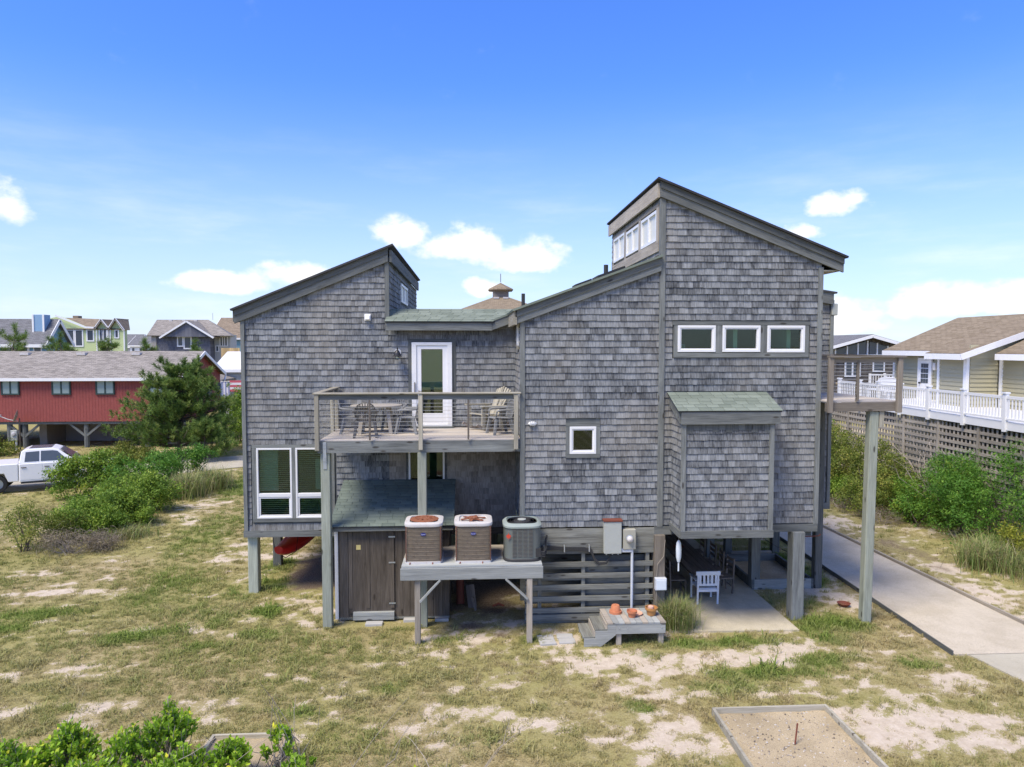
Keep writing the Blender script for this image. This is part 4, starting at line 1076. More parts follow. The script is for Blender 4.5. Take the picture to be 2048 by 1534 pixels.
def condenser(cx, cy, label, star):
    r = thing('air_conditioner', label, 'air conditioner', (cx, cy, PZ + .04), 'air conditioners on the stand')
    z = PZ + .04; R = .43; H = .94
    mb = MB(); mb.lathe([(R + .01, 0), (R + .01, .05), (R, .05)], (cx, cy, z), 36, sq=7); mb.build('base_pan', MATS['pale cap'], r, smooth=True)
    mb = MB(); mb.lathe([(R - .02, .05), (R - .02, H - .08)], (cx, cy, z), 36, sq=7); mb.build('coil_case', MATS['condenser tan'], r, smooth=True)
    mb = MB()
    for k in range(9):
        zz = .09 + k * .092; mb.lathe([(R - .016, zz), (R - .01, zz + .005), (R - .016, zz + .01)], (cx, cy, z), 36, sq=7)
    for k in range(44):
        t = -R + .03 + k * (2 * R - .06) / 43
        mb.bar((cx + t, cy - R + .012, z + .06), (cx + t, cy - R + .012, z + H - .09), .004, .004)
    mb.build('wire_guard', MATS['condenser tan'], r, kind='stuff')
    mb = MB(); mb.lathe([(R - .02, H - .09), (R + .012, H - .085), (R + .02, H - .05), (R + .012, H - .015), (R - .03, H), (.33, H + .005), (.33, H - .03), (.05, H - .05)], (cx, cy, z), 40, sq=6)
    cap = mb.build('cap', MATS['pale cap'], r, smooth=True)
    mb = MB()
    if star:
        for k in range(6):
            a = k * pi / 3 + .3; mb.bar((cx, cy, z + H + .012), (cx + .3 * cos(a), cy + .3 * sin(a), z + H - .005), .06, .02)
        mb.lathe([(.12, 0), (.12, .05), (.02, .07)], (cx, cy, z + H - .01), 14)
    else:
        mb.lathe([(.34, H + .006), (.30, H + .02), (.22, H + .03), (.2, H + .012)], (cx, cy, z), 28)
        for k in range(9):
            a = k * 2 * pi / 9; mb.bar((cx, cy, z + H + .03), (cx + .31 * cos(a), cy + .31 * sin(a), z + H + .012), .075, .015)
    mb.build('fan_guard', MATS['rust'], r)
    mb = MB(); mb.lathe([(.062, -.004), (.062, .008), (.0, .008)], (0, 0, 0), 20)
    V = mb.V[0] * np.array([1, .52, 1]); V = V @ rotx(RAD(90)).T; mb.V[0] = V + np.array((cx + .0, cy - R - .002, z + H * .73)); bd = mb.build('badge', MATS['badge blue'], r)
    lettering('Carrier', .033, bd, (cx, cy - R - .013, z + H * .73))
    mb = MB()
    for dx in (-.3, .22): mb.bar((cx + dx, cy - R + .0, z + .03), (cx + dx - .02, cy - R - .06, z - .04), .02, .03)
    mb.build('foot_clip', MATS['rust iron'], r)
    for dz in (.02,):
        for sx in (-1, 1):
            board('corner_post', (cx + sx * (R - .035) - .012, cx + sx * (R - .035) + .012, cy - R + .02, cy - R + .05, z + .05, z + H - .09), 'rust iron', r)
    return r
condenser(-1.11, -.49, 'tan air conditioner with rusty fan grille filling its top, leftmost of three', False)
condenser(.04, -.49, 'tan air conditioner with a rusty star of bars on its pale top', True)

r = thing('air_conditioner', 'grey green louvred air conditioner with red leaf mark', 'air conditioner', (1.19, -.47, PZ + .04), 'air conditioners on the stand')
cx, cy, z, R, H = 1.19, -.47, PZ + .04, .43, .88
mb = MB(); mb.lathe([(R + .02, 0), (R + .02, .05), (R, .07)], (cx, cy, z), 40, sq=4); mb.build('base_pan', MATS['dark pipe'], r, smooth=True)
mb = MB(); mb.lathe([(R, .06), (R, H - .1)], (cx, cy, z), 48, sq=4); mb.build('case', MATS['condenser grey green'], r, smooth=True)
mb = MB(); mb.lathe([(R, H - .1), (R + .025, H - .09), (R + .025, H - .05), (R - .03, H), (.36, H + .005), (.36, H - .03)], (cx, cy, z), 48, sq=4); mb.build('cap', MATS['pale green cap'], r, smooth=True)
mb = MB(); mb.lathe([(.36, H - .03), (.02, H + .01)], (cx, cy, z), 32)
for k in range(5): mb.lathe([(.08 + k * .065, H - .01), (.085 + k * .065, H + .002), (.09 + k * .065, H - .01)], (cx, cy, z), 32)
mb.build('fan_guard', MATS['dark pipe'], r, smooth=True)
mb = MB(); mb.lathe([(.10, H + .01), (.10, H + .025), (0, H + .03)], (cx, cy, z), 20); mb.build('fan_hub', MATS['panel grey'], r, smooth=True)
for k in range(4):
    mb = MB(); xx = cx - .245 + k * .125
    for j in range(22): mb.box((xx + .05, cy - R - .004, z + .12 + j * .031), (.098, .012, .014), rotx(RAD(30)))
    mb.build('louvre_panel', MATS['condenser louvre'], r)
mb = MB(); base = np.array((cx - .335, cy - R + .022, z + .60))
leafp = [(0, -.085), (.008, -.03), (.045, -.045), (.035, -.018), (.065, .0), (.05, .012), (.06, .04), (.035, .032), (.028, .055), (.016, .04), (0, .09), (-.016, .04), (-.028, .055), (-.035, .032), (-.06, .04), (-.05, .012), (-.065, 0), (-.035, -.018), (-.045, -.045), (-.008, -.03)]
mb.add([base + (p * .94, -.03 + p * -.10, q) for (p, q) in leafp], [tuple(range(len(leafp)))]); mb.build('leaf_mark', MATS['leaf red paint'], r)
mb = MB(); mb.b(cx + .28, cx + .42, cy - R + .03, cy - R + .08, z + .10, z + .30); mb.build('valve_cover', MATS['dark pipe'], r)
for a in range(3):
    pts = [(cx + .36, cy - .38, z + .12 + a * .05), (cx + .50, cy - .36, z + .10 + a * .05), (cx + .56, cy - .2, z + .17 + a * .04), (cx + .58, cy + .1, z + .30 + a * .03), (cx + .64, cy + .36, z + .39)]
    mb = MB(); mb.tube(pts, .024, 8); mb.build('pipe', MATS['dark pipe'], r, smooth=True)

# ------------------------------------------------------------------ things fixed to or hanging on the house
def one(name, mat, fill, label, cat, group=None, smooth=False, bevel=0):
    mb = MB(); fill(mb); o = mb.build(name, MATS[mat], None, smooth, bevel); return tag(o, label, cat, group)

r = thing('wall_lantern', 'black bell shaped wall lantern beside the deck door', 'lamp', (-2.0, 2.44, 6.6))
mb = MB(); mb.lathe([(.09, 0), (.09, .03), (0, .03)], (0, 0, 0), 16); mb.V[0] = mb.V[0] @ rotx(RAD(90)).T + np.array((-2.0, 2.475, 6.68)); mb.build('back_plate', MATS['white trim'], r)
mb = MB(); mb.tube([(-2, 2.46, 6.70), (-2, 2.40, 6.80), (-2, 2.30, 6.80), (-2, 2.28, 6.74)], .012, 6); mb.build('arm', MATS['black metal'], r, smooth=True)
mb = MB(); mb.lathe([(.02, .17), (.05, .15), (.085, .09), (.095, .03), (.14, 0), (.13, -.005), (.08, .03)], (-2, 2.28, 6.57), 20); mb.build('shade', MATS['black metal'], r, smooth=True)
mb = MB(); mb.lathe([(.0, -.10), (.05, -.08), (.06, -.03), (.05, .02)], (-2, 2.28, 6.57), 16); mb.build('globe', MATS['clear glass'], r, smooth=True)

r = thing('bulkhead_light', 'white oval caged wall light at the left end of the front wall', 'lamp', (1.48, -.05, 4.97))
mb = MB(); mb.lathe([(.10, 0), (.10, .03), (.075, .06), (0, .075)], (0, 0, 0), 20); mb.V[0] = (mb.V[0] * (1.05, .55, 1)) @ rotx(RAD(90)).T + np.array((1.48, -.03, 4.97)); mb.build('lens', MATS['white paint metal'], r, smooth=True)
mb = MB()
for dx in (-.05, 0, .05): mb.tube([(1.48 + dx, -.06, 4.90), (1.48 + dx, -.115, 4.93), (1.48 + dx, -.12, 4.97), (1.48 + dx, -.115, 5.01), (1.48 + dx, -.06, 5.04)], .006, 5)
mb.build('cage', MATS['galvanised steel'], r)

r = thing('exhaust_vent', 'small white hooded vent high on the left wing wall', 'vent', (-2.8, 2.45, 7.62))
mb = MB(); mb.b(-2.89, -2.72, 2.44, 2.48, 7.54, 7.72); mb.build('flange', MATS['white trim'], r)
mb = MB(); mb.prism([(2.44, 7.70), (2.36, 7.66), (2.34, 7.57), (2.44, 7.57)], 0, -2.87, -2.74); mb.build('hood', MATS['white trim'], r)

r = thing('breaker_box', 'tall grey green electrical box with rusty lid on the board wall', 'electrical box', (3.43, -.1, 2.2))
mb = MB(); mb.b(3.22, 3.65, -.23, -.055, 1.79, 2.58); mb.build('case', MATS['panel grey'], r, bevel=.012)
mb = MB(); mb.b(3.20, 3.67, -.25, -.05, 2.58, 2.63); mb.build('lid', MATS['rust iron'], r, bevel=.008)
for dx in (.07, .22, .36): one_ = MB(); one_.tube([(3.22 + dx, -.14, 1.80), (3.22 + dx, -.14, 1.75)], .02, 8); one_.build('gland', MATS['galvanised steel'], r)
r = thing('electric_meter', 'tan electricity meter with round glass dome on the board wall', 'meter', (3.86, -.1, 2.1))
mb = MB(); mb.b(3.69, 4.01, -.20, -.055, 1.88, 2.38); mb.build('case', MATS['meter tan'], r, bevel=.015)
mb = MB(); mb.lathe([(.095, 0), (.095, .03), (.08, .035)], (0, 0, 0), 24); mb.V[0] = mb.V[0] @ rotx(RAD(90)).T + np.array((3.85, -.20, 2.15)); mb.build('ring', MATS['galvanised steel'], r, smooth=True)
mb = MB(); mb.lathe([(.08, 0), (.075, .06), (.05, .09), (0, .1)], (0, 0, 0), 24); mb.V[0] = mb.V[0] @ rotx(RAD(90)).T + np.array((3.85, -.225, 2.15)); mb.build('dome', MATS['pale cap'], r, smooth=True)
r = thing('conduit', 'grey vertical conduit pipe from the meter down to the bench', 'pipe', (3.93, -.1, .8))
mb = MB(); mb.tube([(3.93, -.13, 1.90), (3.93, -.13, .1)], .034, 12); mb.build('riser', MATS['pvc grey'], r, smooth=True)
mb = MB(); mb.b(3.65, 3.93, -.17, -.07, 1.80, 1.90); mb.build('elbow', MATS['pvc grey'], r, bevel=.015)
r = thing('cable_bundle', 'black cables strapped along the board wall from the air conditioners', 'cable', (2.6, -.1, 1.8))
for a in range(4):
    o = a * .028
    mb = MB(); mb.tube([(1.55, -.15, 1.95 - o), (1.9, -.09, 1.97 - o), (2.3, -.08, 1.93 - o + .01 * a), (2.75, -.09, 1.92 - o), (2.93, -.10, 1.87 - o), (3.0, -.11, 1.66 - o * .6), (3.12, -.12, 1.54 - o * .5), (3.30, -.12, 1.56 - o * .5), (3.40, -.13, 1.72), (3.43, -.14, 1.80)], .017, 7); mb.build('cable', MATS['dark pipe'], r, smooth=True)
for x in (1.75, 2.25, 2.86):
    mb = MB(); mb.b(x, x + .025, -.125, -.05, 1.82, 1.99); mb.build('strap', MATS['galvanised steel'], r)
r = thing('junction_box', 'white weatherproof box on the post above the grass clump', 'electrical box', (4.58, -.2, 1.0))
mb = MB(); mb.b(4.48, 4.76, -.30, -.16, .88, 1.18); mb.build('case', MATS['pvc grey'], r, bevel=.012)
mb = MB(); mb.b(4.50, 4.74, -.315, -.301, .90, 1.15); mb.build('cover', MATS['buoy white'], r, bevel=.006)
mb = MB(); mb.tube([(4.52, -.24, .88), (4.50, -.26, .6), (4.54, -.26, .3), (4.56, -.24, .02)], .008, 5); mb.build('wire', MATS['lattice wood'], r)
mb = MB(); mb.tube([(4.74, -.17, 2.1), (4.70, -.19, 1.7), (4.55, -.18, 1.5), (4.54, -.17, 1.2)], .008, 5); mb.build('wire', MATS['lattice wood'], r)
r = thing('buoy', 'white bullet shaped lobster buoy hanging under the bay', 'buoy', (5.04, -.3, 1.9))
mb = MB(); mb.lathe([(.0, -.32), (.035, -.31), (.062, -.2), (.068, 0), (.055, .16), (.02, .22), (0, .22)], (5.04, -.3, 1.90), 18); mb.build('float', MATS['buoy white'], r, smooth=True)
mb = MB(); mb.tube([(5.04, -.3, 1.60), (5.04, -.3, 1.36)], .018, 8); mb.build('stick', MATS['buoy white'], r)
mb = MB(); mb.tube([(5.04, -.3, 2.11), (5.045, -.3, 2.34)], .006, 5); mb.build('rope', MATS['lattice wood'], r)
r = thing('coat_hook', 'thin iron rod hook sticking out from the corner post', 'hook', (8.5, .3, 2.05))
mb = MB(); mb.tube([(8.25, .1, 2.05), (8.75, .12, 2.06), (8.80, .12, 2.10)], .014, 6); mb.build('rod', MATS['rust iron'], r)
r = thing('clothes_line', 'sagging line with dark pegs hung under the house by the path', 'clothes line', (8.6, 1.6, 1.9))
for (p, q, sg) in (((7.45, 2.0, 2.12), (8.05, .2, 1.62), .12), ((7.4, 2.2, 1.98), (8.05, .2, 1.6), .05)):
    P = [np.array(p) * (1 - t) + np.array(q) * t - np.array((0, 0, sg * 4 * t * (1 - t))) for t in np.linspace(0, 1, 7)]
    mb = MB(); mb.tube(P, .005, 4); mb.build('line', MATS['dark pipe'], r)
    for k in (1, 2, 3, 5):
        mb = MB(); mb.bar(P[k] + np.array((0, 0, .04)), P[k] - np.array((.01, 0, .05)), .014, .014); mb.build('peg', MATS['dark table wood'], r)

# ------------------------------------------------------------------ furniture on the deck
def plastic_chair(label, mat):
    r = thing('plastic_chair', label, 'chair', (0, 0, 0), 'plastic chairs on the deck')
    mb = MB(); mb.prism([(-.22, .41), (.20, .445), (.245, .42), (.24, .405), (.19, .43), (-.22, .39)], 0, -.23, .23); mb.build('seat', MATS[mat], r, bevel=.006)
    for sx in (-1, 1):
        for (y0, y1, h) in ((-.29, -.20, .40), (.27, .20, .425)):
            mb = MB(); mb.bar((sx * .27, y0, 0), (sx * .215, y1, h), .065, .05, (0, 1, 0)); mb.bar((sx * .265, y0 * .98, 0), (sx * .20, y1 * .8, h), .02, .075, (0, 1, 0)); mb.build('leg', MATS[mat], r)
    # back: fan of slats with a rounded top rim, leaning back
    rim = []
    for k in range(13):
        t = pi * k / 12; rim.append((-.25 * cos(t), -.235 - .115 * (.45 + .55 * sin(t)), .60 + .27 * sin(t) ** .8))
    mb = MB(); mb.tube(rim, .018, 6)
    for k in range(1, 12):
        p = rim[k]; mb.bar((p[0] * .8, -.235, .42), p, .022, .008, (0, 1, 0))
    for zz in (.58, .70, .78):
        w = .235 if zz < .75 else .17
        mb.bar((-w, -.24 - (zz - .42) * .24, zz), (w, -.24 - (zz - .42) * .24, zz), .008, .02)
    mb.build('back', MATS[mat], r)
    for sx in (-1, 1):
        mb = MB(); P = [(sx * .25, -.30, .66), (sx * .30, -.22, .645), (sx * .305, -.05, .635), (sx * .30, .12, .63), (sx * .275, .20, .60), (sx * .24, .215, .44)]
        mb.tube(P, (.026, .028, .03, .03, .026, .024), 6); mb.build('armrest', MATS[mat], r, smooth=True)
    return r
c0 = plastic_chair('dark plastic chair with its back to the yard, in front of the deck table', 'dark plastic chair'); c0.location = (-2.62, .62, DZ); c0.rotation_euler = (0, 0, .12)
c1 = plastic_chair('grey plastic chair at the left end of the deck table', 'grey plastic chair'); c1.location = (-3.08, 1.42, DZ); c1.rotation_euler = (0, 0, -pi / 2 + .12)
c2 = dup(c1, (-2.08, 2.12, DZ), pi - .1, 'grey plastic chair behind the deck table against the shingle wall')
c3 = dup(c1, (-1.62, 1.28, DZ), pi / 2 - .2, 'grey plastic chair at the right end of the deck table by the door')
c4 = dup(c1, (.74, .98, DZ), pi / 2 + .35, 'grey plastic chair with arms at the right end of the deck, beside the slatted rocker')
r = thing('deck_table', 'oval brownish plastic table among chairs on the deck', 'table', (-2.45, 1.38, DZ))
mb = MB(); mb.lathe([(.0, .69), (.48, .69), (.52, .70), (.52, .725), (.50, .73), (0, .73)], (0, 0, DZ), 32); mb.V[0] = mb.V[0] * (1.28, .9, 1) + np.array((-2.45, 1.38, 0)); mb.build('tabletop', MATS['tan plastic'], r, smooth=True)
for sx in (-1, 1):
    for sy in (-1, 1):
        mb = MB(); mb.bar((-2.45 + sx * .40, 1.38 + sy * .27, DZ), (-2.45 + sx * .31, 1.38 + sy * .2, DZ + .69), .09, .07, (0, 1, 0)); mb.build('leg', MATS['tan plastic'], r)

r = thing('adirondack_rocker', 'pale slatted wooden rocking chair with fanned back on the deck', 'chair', (0, 0, 0))
for k in range(7):
    a = (k - 3) * .072; mb = MB(); mb.bar((a * .75, -.22, .36), (a * 1.25, -.52, 1.02 - abs(a) * .35), .062, .016, (0, 1, .4)); mb.build('back_slat', MATS['pale deck wood'], r)
for k in range(6):
    mb = MB(); mb.b(-.26, .26, -.2 + k * .085, -.125 + k * .085, .33 + k * .012, .35 + k * .012); mb.build('seat_slat', MATS['pale deck wood'], r)
for sx in (-1, 1):
    mb = MB(); mb.bar((sx * .34, -.36, .58), (sx * .35, .36, .60), .12, .025); mb.build('armrest', MATS['pale deck wood'], r)
    for y in (.28, -.22):
        mb = MB(); mb.b(sx * .31 - .02, sx * .31 + .02, y - .045, y + .045, .06, .58); mb.build('leg', MATS['pale deck wood'], r)
    mb = MB(); P = [(sx * .31, -.5 + k * .12, .03 + .55 * ((k - 4.2) * .07) ** 2 * 4) for k in range(9)]
    for p, q in zip(P[:-1], P[1:]): mb.bar(p, q, .035, .06)
    mb.build('rocker', MATS['dark table wood'], r)
mb = MB(); mb.bar((-.3, -.42, .80), (.3, -.42, .80), .03, .05); mb.build('back_rail', MATS['pale deck wood'], r)
r.location = (.40, 1.75, DZ); r.rotation_euler = (0, 0, RAD(122)); r.scale = (1.12, 1.12, 1.14)

# ------------------------------------------------------------------ step bench, pots
bench = thing('step_bench', 'low silvery plank bench with two steps at its left end', 'bench', (3.6, -.95, 0))
for k in range(10):
    x = 3.08 + k * .136
    mb = MB(); mb.prism([(x - .02, -.52), (x + .108, -.52), (x + .13 + .0, -1.41), (x + .002, -1.41)], 2, .515, .55); mb.build('plank', MATS['silver board' if k % 3 else 'lattice wood'], bench)
board('front_board', (3.28, 4.43, -1.40, -1.355, .28, .512), 'silver board', bench, bevel=.006); board('side_board', (4.39, 4.43, -1.354, -.52, .30, .512), 'lattice wood', bench)
for (x, y) in ((3.36, -1.30), (4.34, -1.30), (3.36, -.6), (4.34, -.6)): board('post', (x - .06, x + .06, y - .05, y + .05, -.1, .51), 'lattice wood', bench, bevel=.008)
board('tread', (2.80, 3.09, -1.37, -.56, .355, .39), 'slat grey board', bench); board('tread', (2.52, 2.815, -1.37, -.56, .185, .22), 'slat grey board', bench)
for y in (-1.40, -.6):
    mb = MB(); mb.prism([(2.55, .0), (2.94, .0), (3.279, .26), (3.279, .51), (3.09, .51), (3.09, .354), (2.81, .354), (2.81, .184), (2.55, .184)], 1, y, y + .04); mb.build('stringer', MATS['silver board'], bench)
board('riser', (3.05, 3.085, -1.36, -.6, .39, .51), 'lattice wood', bench); board('riser', (2.78, 2.81, -1.36, -.6, .22, .354), 'lattice wood', bench)
for x in (3.36, 3.55, 4.34):
    mb = MB(); mb.tube([(x, -1.40, .42), (x, -1.412, .42)], .014, 8); mb.build('bolt', MATS['galvanised steel'], bench)

def pot(x, y, z, s, mat, label, flip=False, ball=False):
    r = thing('flower_pot', label, 'flower pot', (x, y, z), 'terracotta pots on the step bench')
    P = [(.72, 0), (.95, 1.05), (1.14, 1.06), (1.18, 1.5), (1.08, 1.5), (1.0, 1.1), (.7, .12), (0, .12)]
    if flip: P = [(1.18, 0), (1.16, .44), (.98, .45), (.78, 1.36), (.68, 1.5), (.12, 1.5), (.10, 1.42), (0, 1.42)]
    mb = MB(); mb.lathe([(a * s, b * s) for a, b in P], (x, y, z), 28); mb.build('pot', MATS[mat], r, smooth=True)
    if ball:
        mb = MB(); mb.lathe([(0, -.7 * s), (.4 * s, -.5 * s), (.62 * s, 0), (.5 * s, .4 * s), (.25 * s, .55 * s), (0, .58 * s)], (x - .01, y, z + 1.28 * s), 20); mb.build('upturned_pot', MATS['pale clay'], r, smooth=True)
pot(3.39, -.80, .552, .125, 'terracotta', 'terracotta pot turned upside down on the bench, near its steps', True)
pot(3.72, -1.08, .552, .105, 'terracotta', 'smallest upright terracotta pot, in the middle of the bench')
pot(4.20, -.98, .552, .125, 'ochre terracotta', 'mossy ochre pot with a round clay ball in it', ball=True)
one('pot_saucer', 'pale clay', lambda m: m.lathe([(.12, 0), (.15, .04), (.14, .045), (.11, .015), (0, .015)], (3.86, -.93, .552), 24), 'pale pink clay saucer behind the small pot on the bench', 'saucer', smooth=True)
one('pot_saucer', 'rust iron', lambda m: m.lathe([(.10, 0), (.17, .075), (.155, .08), (.09, .02), (0, .02)], (9.78, .72, .02), 24), 'terracotta saucer lying in the grass near the tall pole', 'saucer', smooth=True)
for (x, y, a, lab) in ((1.72, -1.0, .05, 'left concrete paver on the sand before the skirt boards'), (2.18, -.95, -.06, 'right concrete paver on the sand next to the bench steps')):
    one('paver', 'cinder block', lambda m: (m.box((x, y + .12, .015), (.38, .24, .06), rotz(a)), m.box((x + .02, y - .14, .01), (.38, .24, .06), rotz(a + .04))), lab, 'paver', 'pavers before the skirt boards', bevel=.008)

# ------------------------------------------------------------------ under the house: long table, chairs, sandbox, boat, bits of timber
r = thing('picnic_table', 'long dark plank table standing on the patio under the house', 'table', (6.3, 3.2, .035))
for k in range(5): board('plank', (5.92 + k * .16, 5.92 + k * .16 + .15, 1.2, 5.3, .71, .75), 'dark table wood', r)
for y in (1.7, 4.8):
    for x in (6.05, 6.6): board('leg', (x - .05, x + .05, y - .05, y + .05, .035, .70), 'dark table wood', r)
    board('cross_rail', (6.0, 6.65, y - .03, y + .03, .62, .70), 'dark table wood', r)
board('stretcher', (6.28, 6.36, 1.7, 4.8, .3, .38), 'dark table wood', r)

def ladder_chair(label):
    r = thing('ladder_back_chair', label, 'chair', (0, 0, 0), 'dark ladder back chairs at the long table')
    for sx in (-1, 1):
        mb = MB(); mb.bar((sx * .20, -.20, 0), (sx * .20, -.24, .98), .04, .04, (0, 1, 0)); mb.build('back_leg', MATS['dark table wood'], r)
        mb = MB(); mb.bar((sx * .21, .2, 0), (sx * .21, .2, .44), .04, .04, (0, 1, 0)); mb.build('front_leg', MATS['dark table wood'], r)
    for z in (.60, .74, .88):
        mb = MB(); mb.b(-.19, .19, -.235, -.215, z, z + .075); mb.build('back_slat', MATS['dark table wood'], r)
    mb = MB(); mb.b(-.22, .22, -.21, .22, .42, .455); mb.build('seat', MATS['dark table wood'], r)
    for y in (-.2, .2):
        mb = MB(); mb.b(-.2, .2, y - .012, y + .012, .18, .21); mb.build('rung', MATS['dark table wood'], r)
    return r
lc = ladder_chair('dark ladder back chair nearest the sandbox corner, on the right of the long table'); lc.location = (6.95, 1.92, .035); lc.rotation_euler = (0, 0, pi / 2 + .1)
dup(lc, (6.94, 2.62, .035), pi / 2 - .08, 'second dark ladder back chair from the near end, right of the long table')
dup(lc, (6.93, 3.28, .035), pi / 2 + .05, 'third dark ladder back chair from the near end, right of the long table')
dup(lc, (6.95, 4.3, .035), pi / 2, 'farthest dark ladder back chair on the right of the long table')
dup(lc, (5.62, 1.85, .035), -pi / 2, 'dark ladder back chair left of the long table, behind the buoy')
dup(lc, (5.6, 3.1, .035), -pi / 2 + .1, 'dark ladder back chair in deep shade halfway along the left of the table')
one('table_bowl', 'rust iron', lambda m: m.lathe([(.06, 0), (.17, .09), (.155, .095), (.05, .02), (0, .02)], (6.2, 3.6, .752), 20), 'small reddish bowl lying on the long dark table', 'bowl', smooth=True)

r = thing('white_armchair', 'white slatted patio armchair with its back to the yard', 'chair', (6.25, 1.3, .035))
WC = 'white paint chair'; ox, oy, oz = 6.22, 1.28, .035
for sx in (-1, 1):
    mb = MB(); mb.bar((ox + sx * .27, oy - .27, oz), (ox + sx * .27, oy - .31, oz + .86), .045, .045, (0, 1, 0)); mb.build('back_leg', MATS[WC], r)
    mb = MB(); mb.bar((ox + sx * .27, oy + .26, oz), (ox + sx * .27, oy + .26, oz + .62), .045, .045, (0, 1, 0)); mb.build('front_leg', MATS[WC], r)
    mb = MB(); mb.b(ox + sx * .29 - .035, ox + sx * .29 + .035, oy - .27, oy + .3, oz + .62, oz + .645); mb.build('armrest', MATS[WC], r)
mb = MB(); mb.b(ox - .33, ox + .33, oy - .33, oy - .30, oz + .78, oz + .89); mb.build('top_rail', MATS[WC], r, bevel=.012)
mb = MB(); mb.b(ox - .25, ox + .25, oy - .315, oy - .29, oz + .50, oz + .56); mb.build('lower_rail', MATS[WC], r)
for k in range(5):
    mb = MB(); mb.b(ox - .21 + k * .105 - .028, ox - .21 + k * .105 + .028, oy - .318, oy - .30, oz + .56, oz + .78); mb.build('back_slat', MATS[WC], r)
for k in range(6):
    mb = MB(); mb.b(ox - .26, ox + .26, oy - .26 + k * .092, oy - .18 + k * .092, oz + .40, oz + .42); mb.build('seat_slat', MATS[WC], r)
for y in (-.28, .26):
    mb = MB(); mb.b(ox - .25, ox + .25, oy + y - .012, oy + y + .012, oz + .33, oz + .40); mb.build('apron', MATS[WC], r)

def frame_box(name, label, cat, x0, x1, y0, y1, h, th, sand, mat='lattice wood', skew=0.0, group=None, front=True, cap=None, pebbles=0):
    r = thing(name, label, cat, ((x0 + x1) / 2, (y0 + y1) / 2, 0), group)
    mb = MB(); mb.b(x0 + th, x1 - th, y1 - th, y1, -.05, h); mb.build('side_board', MATS[mat], r)
    if front: mb = MB(); mb.b(x0 + th, x1 - th, y0, y0 + th, -.05, h); mb.build('side_board', MATS[cap or mat], r)
    mb = MB(); mb.prism([(x0, y1), (x0 + th, y1), (x0 + th + skew, y0), (x0 + skew, y0)], 2, -.05, h); mb.build('side_board', MATS[mat], r)
    mb = MB(); mb.prism([(x1 - th, y1), (x1, y1), (x1 - skew, y0), (x1 - th - skew, y0)], 2, -.05, h); mb.build('side_board', MATS[mat], r)
    # sand bed with a lumpy top
    g = 22; xs = np.linspace(x0 + th, x1 - th, g); ys = np.linspace(y0 + (th if front else 0), y1 - th, g); X, Y = np.meshgrid(xs, ys)
    Z = .05 + .05 * (fbm(X.ravel() * 3, Y.ravel() * 3, 1.2, 5) - .5)
    idx = np.arange(g * g).reshape(g, g); f = [tuple(q) for q in np.stack([idx[:-1, :-1], idx[:-1, 1:], idx[1:, 1:], idx[1:, :-1]], -1).reshape(-1, 4).tolist()]
    mb = MB(); mb.add(np.stack([X.ravel(), Y.ravel(), Z], 1), f); mb.build('sand_bed', MATS[sand], r, smooth=True)
    if pebbles:
        rg = np.random.default_rng(4); mb = MB()
        for k in range(pebbles):
            p = (rg.uniform(x0 + .12, x1 - .12), rg.uniform(max(y0, -6.6), y1 - .1), .055); q = rg.uniform(.008, .024); v = np.array([(1, 0, 0), (-1, 0, 0), (0, 1, 0), (0, -1, 0), (0, 0, .8), (0, 0, -.8)]) * q * rg.uniform(.6, 1.3, (6, 3)) + np.array(p)
            mb.add(v, [(0, 2, 4), (2, 1, 4), (1, 3, 4), (3, 0, 4), (2, 0, 5), (1, 2, 5), (3, 1, 5), (0, 3, 5)])
        mb.build('pebbles', MATS['pebble'], r, kind='stuff')
    return r
frame_box('sandbox', 'timber framed sandbox between the pilings under the house', 'sandbox', 7.88, 9.66, 2.14, 4.62, .27, .07, 'sandbox sand', 'dark weathered trim', cap='silver board')
one('timber_rail', 'lattice wood', lambda m: m.b(8.38, 9.72, 5.08, 5.18, .05, .21), 'low timber between two pilings behind the sandbox', 'timber', bevel=.01)
pit = frame_box('horseshoe_pit', 'timber framed horseshoe pit with iron stake, right foreground', 'horseshoe pit', 4.44, 6.62, -8.2, -4.50, .15, .05, 'pit sand', 'pale deck wood', skew=-.02, front=False, group='horseshoe pits', pebbles=420)
mb = MB(); mb.tube([(5.50, -5.62, .0), (5.56, -5.58, .40)], .014, 8); mb.build('stake', MATS['rust iron'], pit)
frame_box('horseshoe_pit', 'timber framed pit of pale sand behind the leafy shrub', 'horseshoe pit', -4.5, -3.15, -8.5, -4.84, .12, .05, 'pit sand', 'pale deck wood', front=False, group='horseshoe pits')

# kayak hung under the left wing
r = thing('kayak', 'red kayak slung under the floor of the left wing', 'kayak', (-4.8, 4.8, 1.2))
mb = MB(); K = 15; V = []; n = 14
a0, a1 = np.array((-5.42, 2.9, 1.0)), np.array((-4.75, 6.6, 1.42)); d = (a1 - a0) / np.linalg.norm(a1 - a0); sd_ = np.cross(d, (0, 0, 1)); sd_ /= np.linalg.norm(sd_)
for i in range(K):
    t = i / (K - 1); w = .38 * (sin(pi * (.05 + .9 * t)) ** .6); hh = .34 * (sin(pi * (.05 + .9 * t)) ** .42); c = a0 + (a1 - a0) * t + np.array((0, 0, .16 * (2 * t - 1) ** 4))
    for j in range(n):
        q = 2 * pi * j / n; V.append(c + sd_ * w * cos(q) + np.array((0, 0, 1)) * hh * (sin(q) if sin(q) < 0 else .45 * sin(q)))
F = [(i * n + j, i * n + (j + 1) % n, (i + 1) * n + (j + 1) % n, (i + 1) * n + j) for i in range(K - 1) for j in range(n)] + [tuple(range(n - 1, -1, -1)), tuple(range((K - 1) * n, K * n))]
mb.add(V, F); mb.build('hull', MATS['kayak red'], r, smooth=True)
